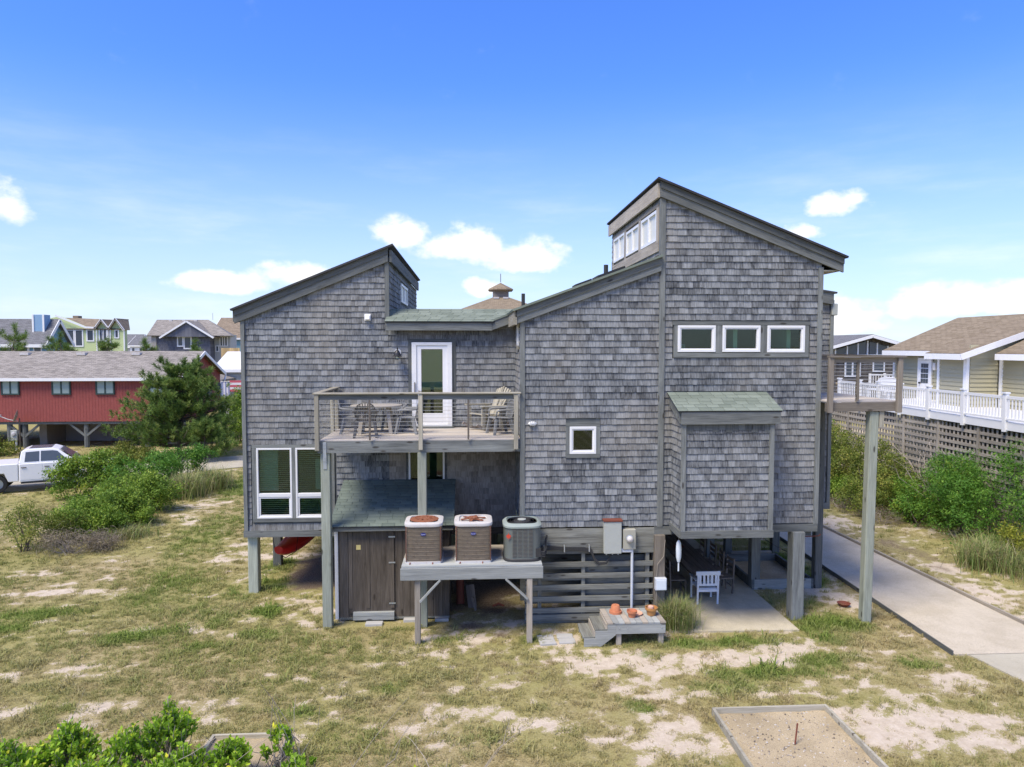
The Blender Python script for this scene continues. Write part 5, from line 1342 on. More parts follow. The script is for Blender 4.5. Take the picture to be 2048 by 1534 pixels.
for t in (.12, .6):
    c = a0 + (a1 - a0) * t; mb = MB(); mb.tube([c + sd_ * .4 + np.array((0, 0, .5)), c + sd_ * .32 - np.array((0, 0, .08)), c - np.array((0, 0, .28)), c - sd_ * .32 - np.array((0, 0, .08)), c - sd_ * .4 + np.array((0, 0, .5))], .012, 5); mb.build('sling', MATS['black rubber'], r)
one('timber_log', 'rust iron', lambda m: m.tube([(-.30, 1.4, .02), (-.32, 1.75, .75)], .11, 10), 'short reddish log leaning in the dark beside the shed', 'log')
one('timber_scrap', 'dark table wood', lambda m: (m.bar((.02, 1.15, .02), (-.05, 1.5, .5), .22, .05, (0, 1, 0)), m.bar((.1, .95, .02), (.02, 1.0, .35), .05, .05)), 'dark broken plank standing in the sand beside the log', 'plank')
one('brick_arc', 'rust iron', lambda m: m.tube([(.55, 1.25, .0), (.7, 1.3, .05), (.85, 1.25, .0)], .035, 8), 'curved rusty edging half buried in the sand under the stand', 'edging')

# ------------------------------------------------------------------ neighbouring houses
def win(parent, x0, x1, z0, z1, y, fr='white trim', pane='far dark pane', f=.12, mull=0):
    mb = MB(); mb.b(x0 - f, x1 + f, y - .08, y + .02, z1, z1 + f); mb.b(x0 - f, x1 + f, y - .08, y + .02, z0 - f, z0); mb.b(x0 - f, x0, y - .07, y + .02, z0, z1); mb.b(x1, x1 + f, y - .07, y + .02, z0, z1)
    for k in range(mull): m = x0 + (x1 - x0) * (k + 1) / (mull + 1); mb.b(m - f / 2, m + f / 2, y - .06, y + .02, z0, z1)
    w = mb.build('window', MATS[fr], parent)
    mb = MB(); mb.b(x0, x1, y - .03, y + .01, z0, z1); mb.build('pane', MATS[pane], w)
    return w

def gable_x(r, x0, x1, y0, y1, zb, ze, zr, wall, rf, trim='white trim', ov=.45, fh=.28):
    ym = (y0 + y1) / 2
    mb = MB(); mb.prism([(y0, zb), (y0, ze), (ym, zr - .12), (y1, ze), (y1, zb)], 0, x0, x1); mb.build('wall', MATS[wall], r)
    sl = (zr - ze) / (ym - y0)
    for s in (1, -1):
        ye = y0 - ov if s > 0 else y1 + ov
        p = [(x0 - ov, ye, ze - sl * ov), (x1 + ov, ye, ze - sl * ov), (x1 + ov, ym, zr), (x0 - ov, ym, zr)]
        if s < 0: p = [p[1], p[0], p[3], p[2]]
        mb = MB(); slab(mb, *p, .12); mb.build('roof', MATS[rf], r)
        for xx in (x0 - ov, x1 + ov):
            mb = MB(); mb.bar((xx, ye, ze - sl * ov - fh / 2 - .0), (xx, ym, zr - fh / 2), .06, fh); mb.build('rake_board', MATS[trim], r)
    board('fascia', (x0 - ov, x1 + ov, y0 - ov - .05, y0 - ov + .02, ze - sl * ov - fh + .02, ze - sl * ov + .0), trim, r)

# red house on posts
red = thing('red_house', 'low red wooden house on posts with a grey brown roof', 'house', (-32, 36, 0))
gable_x(red, -46, -19.75, 32, 40.0, 1.80, 4.86, 6.48, 'wood red stain', 'tan grey far roof', ov=.35, fh=.22)
mb = MB(); x = -46
while x < -19.8:
    mb.b(x, x + .19, 31.965, 31.999, 1.78, 4.72); x += .2
mb.build('siding_boards', MATS['wood red stain'], red, kind='stuff')
for (a, b) in ((-36.5, -35.4), (-31.15, -30.15), (-27.9, -26.85), (-25.05, -24.0), (-21.6, -20.6)):
    w = win(red, a, b, 3.68, 4.62, 31.95, 'dark green trim', 'pane blind pale', .09, 1)
for x in (-44, -40, -35, -31, -30.0, -26.0, -22, -19.6):
    for y in (32.3, 36.2, 40):
        mb = MB(); mb.tube([(x, y, -.1), (x, y, 1.8)], .17, 8); mb.build('piling', MATS['weathered trim' if y < 33 else 'dark weathered trim'], red)
    if x in (-30.0, -26.0, -22, -35):
        for s in (-1, 1):
            mb = MB(); mb.bar((x, 32.2, .75), (x + s * 1.2, 32.2, 1.75), .1, .14); mb.build('brace', MATS['weathered trim'], red)
board('beam', (-46, -19.8, 32.05, 32.3, 1.6, 1.8), 'dark weathered trim', red)
board('ground_floor_wall', (-29.2, -19.5, 35.6, 35.8, 0, 1.8), 'brick block', red); board('ground_floor_wall', (-29.8, -29.3, 33.5, 38, 0, 1.75), 'brick block', red)
for x in (-31.7, -27.8, -24.0):
    mb = MB(); mb.b(x - .3, x + .3, 35.2, 35.7, 6.20, 6.38); mb.build('skylight', MATS['pale cap'], red)
mb = MB(); mb.tube([(-19.4, 40.2, 4.5), (-19.4, 40.0, 4.2), (-19.65, 39.9, 3.9), (-19.65, 39.9, .3)], .07, 6); mb.build('downpipe', MATS['white trim'], red)
for a in ((39.0, 39.8), (37.2, 38.0)):
    mb = MB(); mb.b(-19.76, -19.69, a[0], a[1], 3.0, 4.0); mb.build('window', MATS['dark green trim'], red)
r = thing('satellite_dish', 'pale satellite dish on a pole before the red house', 'satellite dish', (-30, 31.2, 1.8))
mb = MB(); mb.lathe([(0, 0), (.2, .03), (.42, .12), (.44, .13), (.41, .14), (.2, .05), (0, .02)], (0, 0, 0), 24)
Rm = rotz(RAD(25)) @ roty(RAD(-72)); mb.V[0] = mb.V[0] @ Rm.T + np.array((-29.8, 31.2, 2.2)); mb.build('dish', MATS['tan plastic'], r, smooth=True)
mb = MB(); mb.tube([(-29.8, 31.2, 1.9), (-30.3, 31.0, 2.05), (-30.7, 30.9, 2.25)], .03, 6); mb.build('arm', MATS['pale cap'], r); mb = MB(); mb.box((-30.75, 30.9, 2.3), (.16, .12, .14)); mb.build('receiver', MATS['pale cap'], r)
mb = MB(); mb.tube([(-29.75, 31.3, 0), (-29.75, 31.3, 2.1)], .04, 8); mb.build('mast', MATS['bronze metal'], r)
r = thing('utility_meter', 'grey utility meter box on a stake before the red house', 'meter', (-29.9, 30.9, 0))
mb = MB(); mb.b(-30.05, -29.65, 30.8, 30.95, .65, 1.35); mb.build('case', MATS['panel grey'], r, bevel=.02); mb = MB(); mb.tube([(-29.75, 30.9, 0), (-29.75, 30.9, .66)], .06, 8); mb.build('conduit', MATS['pvc grey'], r)
mb = MB(); mb.lathe([(.14, 0), (.12, .08), (0, .1)], (0, 0, 0), 14); mb.V[0] = mb.V[0] @ rotx(RAD(90)).T + np.array((-29.85, 30.8, 1.12)); mb.build('dial', MATS['pale cap'], r)

# blue house
blue = thing('blue_house', 'blue house with grey roof and square blue chimney', 'house', (-52, 64, 0))
gable_x(blue, -66, -44.6, 60, 64.2, 0, 7.55, 9.75, 'blue siding', 'grey far roof', ov=.5, fh=.35)
mb = MB(); mb.b(-46.2, -45.0, 60.8, 61.9, 8.0, 10.15); ch = mb.build('chimney', MATS['pale blue siding'], blue)
for x in (-46.22, -45.16):
    mb = MB(); mb.b(x, x + .18, 60.73, 60.8, 8.0, 10.15); mb.build('corner_board', MATS['white trim'], ch)
win(blue, -48.7, -46.3, 5.6, 7.1, 60, mull=1, f=.2); win(blue, -45.6, -44.95, 6.3, 7.1, 60); win(blue, -52, -50.5, 5.8, 7.0, 60)
mb = MB(); mb.lathe([(.15, .2), (.32, .05), (.3, 0)], (-49.5, 59.7, 6.9), 12); mb.build('porch_lamp', MATS['white trim'], blue)

# lime house with two front gables
lime = thing('lime_house', 'lime green house with white trim and two front gables', 'house', (-49, 84, 0))
P = [(-55.5, 0), (-55.5, 10.45), (-54.2, 10.75), (-50.7, 9.25), (-49.4, 9.2), (-48.6, 10.2), (-47.7, 9.15), (-46.8, 10.35), (-45.9, 9.05), (-45.9, 0)]
mb = MB(); mb.prism(P, 1, 80, 80.8); mb.build('wall', MATS['lime siding'], lime)
mb = MB(); slab(mb, (-53.5, 79.8, 9.1), (-46.2, 79.8, 9.1), (-48.8, 84, 10.45), (-56.0, 84, 10.75), .1); mb.build('roof', MATS['brown far roof'], lime)
for (xa, za, xb, zb) in ((-49.5, 9.1, -48.6, 10.32), (-47.65, 9.1, -48.6, 10.32), (-47.75, 9.05, -46.8, 10.47), (-45.7, 8.9, -46.8, 10.47), (-54.4, 10.85, -50.7, 9.33), (-50.7, 9.3, -49.4, 9.25)):
    mb = MB(); mb.bar((xa, 79.5, za), (xb, 79.5, zb), .12, .22); mb.build('rake_board', MATS['white trim'], lime)
for (xa, xm, xb, zp, ze) in ((-49.5, -48.6, -47.65, 10.35, 9.1), (-47.75, -46.8, -45.7, 10.5, 9.0)):
    mb = MB(); slab(mb, (xm, 79.4, zp), (xb, 79.4, ze), (xb, 81.2, ze), (xm, 83.2, zp), .08); slab(mb, (xa, 79.4, ze), (xm, 79.4, zp), (xm, 83.2, zp), (xa, 81.2, ze), .08); mb.build('gable_roof', MATS['brown far roof'], lime)
for (a, b, c, d) in ((-54.3, -53.6, 7.4, 8.9), (-53.3, -52.4, 6.9, 8.9), (-52.1, -51.3, 6.9, 8.9), (-50.6, -49.9, 7.6, 8.9), (-49.0, -48.75, 7.6, 9.0), (-48.5, -48.2, 7.6, 9.0), (-47.9, -47.75, 8.0, 9.0), (-47.0, -46.7, 8.0, 8.9)): win(lime, a, b, c, d, 80, f=.16)
for x in (-45.98, -47.75, -49.5):
    mb = MB(); mb.b(x, x + .15, 79.9, 80, 5, 9.1); mb.build('corner_board', MATS['white trim'], lime)
mb = MB(); mb.b(-54.6, -53.9, 84, 85, 10.3, 11.0); mb.build('chimney', MATS['brown far roof'], lime)

# slate shingled house with hip roof
sl = thing('slate_house', 'dark slate shingled house with grey brown hip roof and white windows', 'house', (-36, 79, 0))
mb = MB(); mb.b(-39.6, -33.0, 75, 78, 0, 8.2); mb.build('wall', MATS['slate grey far wall'], sl)
mb = MB(); mb.b(-33.0, -31.0, 76.5, 79, 0, 8.3); mb.build('wing_wall', MATS['pale grey siding'], sl)
mb = MB(); mb.b(-40.2, -39.6, 74.9, 78, 0, 8.2); mb.build('corner_wall', MATS['tan plastic'], sl)
for q in (((-40.6, 74.5, 8.15), (-30.2, 74.5, 8.15), (-34.6, 79.0, 10.3), (-41.2, 79.0, 10.3)), ((-30.2, 74.5, 8.15), (-31.2, 79.5, 8.15), (-34.6, 79.0, 10.3), (-34.6, 79.0, 10.3))):
    mb = MB(); slab(mb, q[0], q[1], q[2], q[3], .1) if q[2] != q[3] else mb.add([q[0], q[1], q[2]], [(0, 1, 2)]); mb.build('roof', MATS['tan grey far roof'], sl)
mb = MB(); mb.prism([(-38.4, 8.0), (-35.5, 9.85), (-32.6, 8.0)], 1, 74.2, 79); mb.build('gable_wall', MATS['slate grey far wall'], sl)
for (xa, xb) in ((-38.8, -35.5), (-32.2, -35.5)):
    mb = MB(); slab(mb, *(((xa, 74, 7.95), (-35.5, 74, 10.02), (-35.5, 79, 10.02), (xa, 79, 7.95)) if xa < -35.5 else ((-35.5, 74, 10.02), (xa, 74, 7.95), (xa, 79, 7.95), (-35.5, 79, 10.02))), .1); mb.build('gable_roof', MATS['tan grey far roof'], sl)
    mb = MB(); mb.bar((xa, 73.95, 7.85), (xb, 73.95, 9.92), .1, .2); mb.build('rake_board', MATS['white trim'], sl)
for (a, b, c, d) in ((-36.9, -36.4, 6.9, 7.95), (-36.1, -35.4, 6.6, 7.95)): win(sl, a, b, c, d, 74.95, f=.16)
win(sl, -32.2, -31.4, 6.9, 8.0, 76.45, mull=2, f=.12); win(sl, -32.75, -32.5, 6.2, 6.8, 76.45)
mb = MB(); mb.tube([(-34.2, 79.5, 10.3), (-34.2, 79.5, 11.2)], .03, 5); mb.build('lightning_rod', MATS['panel grey'], sl)
for x in (-39.5, -37.8, -36.3): mb = MB(); mb.b(x, x + .4, 78.5, 79, 10.0, 10.25); mb.build('roof_vent', MATS['pale cap'], sl)

# white roofed house, teal house, far houses
wh = thing('white_roof_house', 'pale grey clapboard house with bright white roof', 'house', (-18, 54, 0))
gable_x(wh, -23.4, -9, 50, 58, 0, 4.85, 6.3, 'pale grey siding', 'white roof', ov=.4, fh=.3)
for k in range(26):
    board('siding_plank', (-23.4, -9, 49.94 - .0, 49.99, 4.55 - k * .17 - .15, 4.55 - k * .17), 'pale grey siding', wh)
mb = MB(); mb.prism([(-23.6, 4.1), (-23.6, 4.45), (-21.8, 3.9), (-21.8, 3.75)], 1, 46, 50); mb.build('porch_roof', MATS['tan grey far roof'], wh)
te = thing('teal_house', 'teal house end with brown sloping roof behind the slate house', 'house', (-28, 96, 0))
gable_x(te, -38, -26, 90, 100, 0, 8.3, 11.2, 'teal siding', 'brown far roof'); win(te, -35.8, -35.0, 6.6, 8.0, 90)
r = thing('timber_fence', 'tan board fence beside the slate shingled house', 'fence', (-29, 72, 0))
for k in range(9): board('board', (-30.6 + k * .25, -30.6 + k * .25 + .23, 71.9, 71.95, 4.6, 6.6), 'new yellow lumber', r)
board('rail', (-30.6, -28.3, 71.96, 72.05, 5.2, 5.35), 'lattice wood', r); board('post', (-29.5, -29.35, 72, 72.15, 0, 6.6), 'lattice wood', r); board('post', (-30.6, -30.45, 72.06, 72.2, 0, 6.6), 'lattice wood', r)
fh1 = thing('far_house', 'small pale house with grey roof far beyond the lime house', 'house', (-80, 153, 0))
gable_x(fh1, -87, -77, 150, 160, 0, 6.9, 9.6, 'pale grey siding', 'grey far roof'); win(fh1, -82.3, -80.3, 4.6, 6.0, 150, f=.25)
fh2 = thing('far_house', 'white far house with small windows, left of the slate house', 'house', (-73, 147, 0))
gable_x(fh2, -75.5, -66, 145, 153, 0, 7.2, 9.2, 'white trim', 'grey far roof'); win(fh2, -75, -74.5, 5.4, 6.4, 145); win(fh2, -73.4, -72.8, 5.4, 6.4, 145)

# house with a cupola behind
cu = thing('cupola_house', 'house with tan hip roof and small square cupola behind the deck roof', 'house', (3.3, 62, 0))
ax, ay, az = 3.3, 62, 12.55
for q in (((ax - 10, ay - 10, az - 4.2), (ax + 10, ay - 10, az - 4.2)), ((ax + 10, ay - 10, az - 4.2), (ax + 10, ay + 10, az - 4.2)), ((ax + 10, ay + 10, az - 4.2), (ax - 10, ay + 10, az - 4.2)), ((ax - 10, ay + 10, az - 4.2), (ax - 10, ay - 10, az - 4.2))):
    a, b = np.array(q[0]), np.array(q[1]); t = np.array((ax, ay, az)); u = (b - a) / 20; n_ = np.cross(b - a, t - a); n_ /= np.linalg.norm(n_); v = np.cross(n_, u)
    mb = MB(); V = np.array([a, b, t]); mb.add(V, [(0, 1, 2)], None, np.stack([(V - a) @ u, (V - a) @ v, V[:, 0] * 0], 1)); mb.build('roof', MATS['tan far roof'], cu)
mb = MB(); mb.b(ax - 9.3, ax + 9.3, ay - 9.3, ay + 9.3, 0, az - 4.25); mb.build('wall', MATS['brown far shingle wall'], cu)
mb = MB(); mb.b(ax - .85, ax + .85, ay - .85, ay + .85, 12.0, 12.95); cp = mb.build('cupola', MATS['brown far shingle wall'], cu)
mb = MB(); mb.lathe([(1.28, 0), (1.38, .12), (1.34, .22), (1.2, .3), (0, .95)], (ax, ay, 12.9), 8, sq=5); mb.build('cupola_roof', MATS['tan far roof'], cp)
mb = MB(); mb.tube([(ax, ay, 13.9), (ax, ay, 14.85)], .04, 5); mb.build('finial', MATS['bronze metal'], cp)
for x in (ax - .55, ax + .5):
    mb = MB(); mb.b(x - .3, x + .3, ay - 1.5, ay - 1.0, 12.0, 12.18); mb.build('roof_vent', MATS['pale cap'], cu)

# brown house with glazed gable on the right
bw = thing('brown_gable_house', 'brown shingled house with glazed white trimmed gable beyond the side deck', 'house', (35, 50, 0))
gp = lambda x: 7.85 - abs(x - 35.9) * .27
mb = MB(); mb.prism([(29, 0), (29, gp(29) - .1), (35.9, 7.75), (40.5, gp(40.5) - .1), (40.5, 0)], 1, 45.5, 56); mb.build('wall', MATS['brown far shingle wall'], bw)
mb = MB(); slab(mb, (28, 44.6, gp(28)), (35.9, 44.6, 7.9), (35.9, 57, 7.9), (28, 57, gp(28)), .12); mb.build('roof', MATS['grey far roof'], bw)
mb = MB(); slab(mb, (35.9, 44.6, 7.9), (41.5, 44.6, gp(41.5)), (41.5, 57, gp(41.5)), (35.9, 57, 7.9), .12); mb.build('roof', MATS['grey far roof'], bw)
for xb in (28, 41.5):
    mb = MB(); mb.bar((35.9, 44.55, 7.72), (xb, 44.55, gp(xb) - .16), .1, .26); mb.build('rake_board', MATS['white trim'], bw)
for (a, b) in ((33.0, 33.9), (34.05, 34.9), (35.05, 35.75), (36.1, 36.7), (36.85, 37.7)):
    mb = MB(); mb.prism([(a, 6.1), (b, 6.1), (b, gp(b) - .55), (a, gp(a) - .55)], 1, 45.38, 45.46); mb.build('pane', MATS['far dark pane'], bw)
mb = MB(); mb.b(32.8, 37.9, 45.35, 45.49, 5.95, 6.08)
for x in (32.85, 33.95, 34.95, 35.85, 36.75, 37.75): mb.b(x, x + .12, 45.34, 45.48, 6.08, gp(x) - .5)
mb.build('window', MATS['white trim'], bw)
win(bw, 34.0, 35.2, 4.2, 5.7, 45.5, mull=1, f=.15); win(bw, 38.6, 40.2, 4.3, 5.6, 45.5, mull=1); win(bw, 36.6, 37.5, 4.6, 5.6, 45.5)
r = thing('porch_railing', 'white far porch railing before the brown gable house', 'railing', (37, 42, 0))
board('rail', (34.2, 41, 42, 42.1, 4.3, 4.42), 'white vinyl', r); board('rail', (34.2, 41, 42, 42.1, 3.4, 3.5), 'white vinyl', r)
for k in range(6): board('post', (34.2 + k * 1.3, 34.35 + k * 1.3, 41.95, 42.12, 2.6, 4.5), 'white vinyl', r)
for k in range(28): board('baluster', (34.3 + k * .24, 34.35 + k * .24, 42.02, 42.08, 3.5, 4.3), 'white vinyl', r)
board('porch_floor', (34.0, 41, 41.9, 45.3, 3.1, 3.3), 'weathered trim', r)
r = thing('porch_stairs', 'white wooden stair rail coming down beside the porch', 'stairs', (39, 40, 0))
mb = MB(); mb.bar((37.2, 40, 2.6), (40.8, 40, 4.9), .1, .2); mb.build('stringer', MATS['white vinyl'], r); mb = MB(); mb.bar((37.2, 40, 3.5), (40.8, 40, 5.8), .1, .12); mb.build('handrail', MATS['white vinyl'], r)
for k in range(7): mb = MB(); mb.b(37.3 + k * .52, 37.38 + k * .52, 39.97, 40.03, 2.7 + k * .33, 3.6 + k * .33); mb.build('baluster', MATS['white vinyl'], r)
r = thing('climbing_frame', 'yellow timber climbing frame seen through the side deck railing', 'play frame', (26, 34, 0))
for x in (25.0, 26.4): board('post', (x, x + .14, 34, 34.14, 0, 6.0), 'new yellow lumber', r)
for z in (4.4, 4.9, 5.4, 5.85): board('rung', (25.14, 26.4, 34.02, 34.1, z, z + .12), 'new yellow lumber', r)
board('floor', (24.8, 27, 33.6, 35.2, 4.05, 4.15), 'new yellow lumber', r)

# beige house with the white railed deck
bg = thing('beige_house', 'beige clapboard house with tan roof and white trim on the right', 'house', (26, 12, 0))
XA, XB_, YC = 23.3, 22.0, 13.2
def lap_wall(parent, axis, c0, a0, a1, z0, z1, face):
    z = z0; h = .19
    while z < z1 - .01:
        t = min(z + h, z1); mb = MB()
        if axis == 'x':  # wall faces -x at x=c0
            mb.prism([(c0 - .05, z), (c0 - .008, t), (c0 + .05, t), (c0 + .05, z)], 1, a0, a1)
        else:
            V = []
            for xx in (a0, a1):
                for (yy, zz) in ((c0 - .05, z), (c0 - .008, t), (c0 + .05, t), (c0 + .05, z)): V.append((xx, yy, zz))
            mb.add(V, [(3, 2, 1, 0), (4, 5, 6, 7), (0, 1, 5, 4), (1, 2, 6, 5), (3, 0, 4, 7), (2, 3, 7, 6)])
        mb.build('siding_plank', MATS['beige siding'], parent); z += h
# prism on axis 1 takes (x, z) pairs
lap_wall(bg, 'x', XA, 15.15, 20.7, 3.9, 6.55, -1); lap_wall(bg, 'x', XB_, 13.3, 15.1, 3.9, 6.45, -1); lap_wall(bg, 'y', YC, XB_ + .12, 23.4, 3.9, 6.9, -1); lap_wall(bg, 'x', 23.5, 2.0, 13.1, 3.9, 6.45, -1)
mb = MB(); mb.b(23.36, 31, 13.3, 20.7, 0, 6.4); mb.b(23.56, 31, 2, 13.3, 0, 6.4); mb.b(22.06, 23.4, 13.3, 15.05, 0, 6.4); mb.build('wall', MATS['beige siding'], bg)
for a in ((21.92, 22.06, 13.13, 13.33, 3.9, 6.45), (21.925, 22.02, 14.98, 15.12, 3.9, 6.45), (23.43, 23.52, 12.95, 13.12, 3.9, 6.45), (23.22, 23.32, 20.6, 20.75, 3.9, 6.5)): board('corner_board', a, 'white trim', bg)
mb = MB(); slab(mb, (22.75, 20.95, 6.62), (22.75, 14.9, 6.62), (27.0, 14.9, 8.42), (27.0, 20.95, 8.42), .1); mb.build('roof', MATS['tan far roof'], bg)
mb = MB(); slab(mb, (21.45, 15.3, 6.52), (21.45, 12.8, 6.52), (27.0, 12.8, 8.43), (27.0, 15.3, 8.43), .1); mb.build('roof', MATS['tan far roof'], bg)
mb = MB(); slab(mb, (22.95, 12.75, 6.52), (22.95, 1.5, 6.52), (27.0, 1.5, 8.40), (27.0, 12.75, 8.40), .1); mb.build('roof', MATS['tan far roof'], bg)
mb = MB(); slab(mb, (31, 1.5, 6.5), (31, 20.95, 6.5), (27.0, 20.95, 8.42), (27.0, 1.5, 8.42), .1); mb.build('roof', MATS['tan far roof'], bg)
for a in ((22.70, 22.76, 15.32, 20.95, 6.35, 6.60), (21.39, 21.45, 12.82, 15.3, 6.24, 6.50), (22.90, 22.96, 1.5, 12.73, 6.24, 6.50)): board('fascia', a, 'white trim', bg)
mb = MB(); mb.prism([(22.1, 6.3), (22.1, 6.60), (26.9, 8.25), (26.9, 6.3)], 1, 13.14, 13.3); mb.build('gable_wall', MATS['beige siding'], bg)
mb = MB(); mb.bar((21.41, 12.79, 6.36), (26.2, 12.79, 8.01), .06, .26); mb.build('rake_board', MATS['white trim'], bg)
mb = MB(); mb.b(23.19, 23.26, 17.52, 18.38, 3.95, 6.10); mb.b(23.17, 23.25, 17.40, 17.52, 3.95, 6.24); mb.b(23.17, 23.25, 18.38, 18.50, 3.95, 6.24); mb.b(23.17, 23.25, 17.52, 18.38, 6.11, 6.24); dd = mb.build('door', MATS['white trim'], bg)
for i in range(3):
    for j in range(4):
        mb = MB(); mb.b(23.175, 23.192, 17.66 + i * .2, 17.83 + i * .2, 4.95 + j * .26, 5.17 + j * .26); mb.build('pane', MATS['far dark pane'], dd)
mb = MB(); mb.lathe([(.05, 0), (.05, .06), (0, .07)], (0, 0, 0), 10); mb.V[0] = mb.V[0] @ roty(RAD(-90)).T + np.array((23.17, 18.28, 4.95)); mb.build('knob', MATS['black metal'], dd)
mb = MB(); mb.b(23.0, 23.25, 16.85, 17.05, 5.65, 6.0); mb.build('porch_lamp', MATS['pale cap'], bg)
mb = MB(); mb.tube([(24.6, 11.4, 7.2), (24.6, 11.4, 8.0)], .07, 8); mb.build('vent_pipe', MATS['dark pipe'], bg); mb = MB(); mb.lathe([(.3, 0), (.12, .2), (.08, .2)], (24.6, 11.4, 7.22), 10); mb.build('vent_flashing', MATS['dark pipe'], bg)

wd = thing('railed_deck', 'white railed deck with grey lattice skirt beside the beige house', 'deck', (20.5, 10, 0))
board('floor', (19.05, 23.3, .0, 18.6, 4.0, 4.12), 'white vinyl', wd); board('fascia', (18.97, 19.05, .0, 18.6, 3.86, 4.16), 'white vinyl', wd)
py = [18.4, 16.5, 14.9, 13.2, 11.25, 9.15, 7.0, 4.9, 2.8, .7]
for y in py: board('post', (18.9, 19.04, y - .07, y + .07, 3.80, 5.16), 'white vinyl', wd)
for y in py: board('post_cap', (18.87, 19.07, y - .1, y + .1, 5.16, 5.21), 'white vinyl', wd)
for p, q in zip(py[:-1], py[1:]):
    board('rail', (18.93, 19.0, q + .07, p - .07, 4.98, 5.08), 'white vinyl', wd); board('rail', (18.93, 19.0, q + .07, p - .07, 4.22, 4.29), 'white vinyl', wd)
    n_ = int((p - q) / .15)
    for k in range(1, n_): y = q + (p - q) * k / n_; board('baluster', (18.945, 18.985, y - .018, y + .018, 4.29, 4.98), 'white vinyl', wd)
for y in (19.5, 17.6, 15.3, 13.0, 10.7, 8.4, 6.1, 3.8, 1.5): board('lattice_post', (19.02, 19.12, y - .07, y + .07, -.05, 3.84), 'lattice wood', wd)
yy = (19.5, 17.6, 15.3, 13.0, 10.7, 8.4, 6.1, 3.8)
for p, q in zip(yy[:-1], yy[1:]):
    for k in range(13): board('slat', (19.04, 19.06, q + .07, p - .07, .35 + k * .265, .35 + k * .265 + .12), 'lattice wood', wd)
    n_ = int((p - q) / .22)
    for k in range(1, n_): y = q + (p - q) * k / n_; board('lattice_batten', (19.065, 19.085, y - .045, y + .045, .1, 3.82), 'lattice wood', wd)
board('understructure', (20.6, 20.7, 0, 12.4, .0, 3.9), 'dark weathered trim', wd)
r = thing('garden_bench', 'white arched bench back showing over the white railing', 'bench', (22.4, 16, 4.12))
mb = MB(); P = [(y_, 4.95 + .28 * math.sqrt(max(0, 1 - ((y_ - 19.0) / 1.0) ** 2))) for y_ in np.linspace(18.0, 20.0, 12)]
mb.prism([(p[0], 4.5) for p in P[:1]] + P + [(P[-1][0], 4.5)], 0, 21.9, 21.95); mb.build('back', MATS['white vinyl'], r); mb = MB(); mb.b(21.3, 21.9, 18, 20, 4.5, 4.56); mb.build('seat', MATS['white vinyl'], r)
for y in (18.1, 19.9): board('leg', (21.35, 21.42, y - .04, y + .04, 4.12, 4.5), 'white vinyl', r)

# ------------------------------------------------------------------ pickup truck (built along +x, then turned)
tr = thing('pickup_truck', 'white crew cab pickup truck half hidden by the hedge', 'truck', (0, 0, 0))
def side_prism(mb, poly, hw, inset=0.0):
    mb.prism(poly, 1, -hw + inset, hw - inset)
mb = MB(); side_prism(mb, [(-2.9, .62), (-2.95, 1.32), (-.95, 1.34), (-.95, .50), (-1.35, .50), (-1.5, .9), (-2.1, .9), (-2.25, .50), (-2.85, .52)], .98); mb.build('cargo_bed', MATS['car white'], tr, bevel=.03)
mb = MB(); side_prism(mb, [(-.93, .45), (-.93, 1.33), (1.35, 1.33), (1.45, 1.22), (2.62, 1.14), (2.85, 1.05), (2.9, .55), (2.5, .5), (2.36, .9), (1.72, .9), (1.55, .48)], .99); mb.build('body', MATS['car white'], tr, bevel=.04)
mb = MB()
top = [(-.86, 1.92), (-.5, 1.98), (.45, 1.975), (.62, 1.92)]
# greenhouse: sloping sides
bot = [(-.92, 1.33), (1.42, 1.30)]
V = []
prof = [(-.92, 1.33), (-.84, 1.88), (-.6, 1.97), (.42, 1.97), (.66, 1.88), (1.38, 1.31)]
for s in (-1, 1):
    for (x, z) in prof: V.append((x, s * (.95 - (z - 1.33) * .32), z))
nn = len(prof)
F = [tuple(range(nn)), tuple(range(2 * nn - 1, nn - 1, -1))] + [(i, i + nn, (i + 1) % nn + nn, (i + 1) % nn) for i in range(nn)]
mb.add(V, F); mb.build('cab_roof', MATS['car white'], tr, bevel=.03)
def side_pane(pts, name, mat, off=.012):
    mb = MB()
    for s in (-1, 1):
        mb.add([(x, s * (.95 - (z - 1.33) * .32 + off), z) for (x, z) in pts], [tuple(range(len(pts)))])
    mb.build(name, MATS[mat], tr)
side_pane([(-.70, 1.40), (-.12, 1.40), (-.12, 1.86), (-.66, 1.84)], 'side_window', 'far dark pane'); side_pane([(-.06, 1.40), (1.02, 1.40), (.60, 1.83), (.40, 1.865), (-.06, 1.865)], 'side_window', 'far dark pane')
mb = MB(); mb.add([(.70, -.70, 1.86), (.70, .70, 1.86), (1.36, .88, 1.345), (1.36, -.88, 1.345)], [(0, 1, 2, 3)]); mb.V[0] += np.array((.03, 0, .03)); mb.build('windscreen', MATS['far dark pane'], tr)
mb = MB(); mb.add([(-.885, -.75, 1.85), (-.885, .75, 1.85), (-.935, .85, 1.42), (-.935, -.85, 1.42)], [(3, 2, 1, 0)]); mb.V[0] += np.array((-.012, 0, 0)); mb.build('rear_window', MATS['far dark pane'], tr)
mb = MB(); mb.b(-.55, .35, -.55, .55, 1.972, 1.99); mb.build('sunroof', MATS['far dark pane'], tr)
for (x0, x1) in ((-.88, .02), (.04, 1.12)):
    mb = MB(); mb.b(x0, x1, -1.0, -.985, .56, 1.31); d_ = mb.build('door', MATS['car white'], tr, bevel=.008)
    mb = MB(); mb.b(x0 + .05, x0 + .25, -1.03, -1.0, 1.13, 1.165); mb.build('handle', MATS['bronze metal'], d_)
mb = MB(); mb.b(-.85, 1.45, -1.04, -.93, .40, .46); mb.build('running_board', MATS['black rubber'], tr)
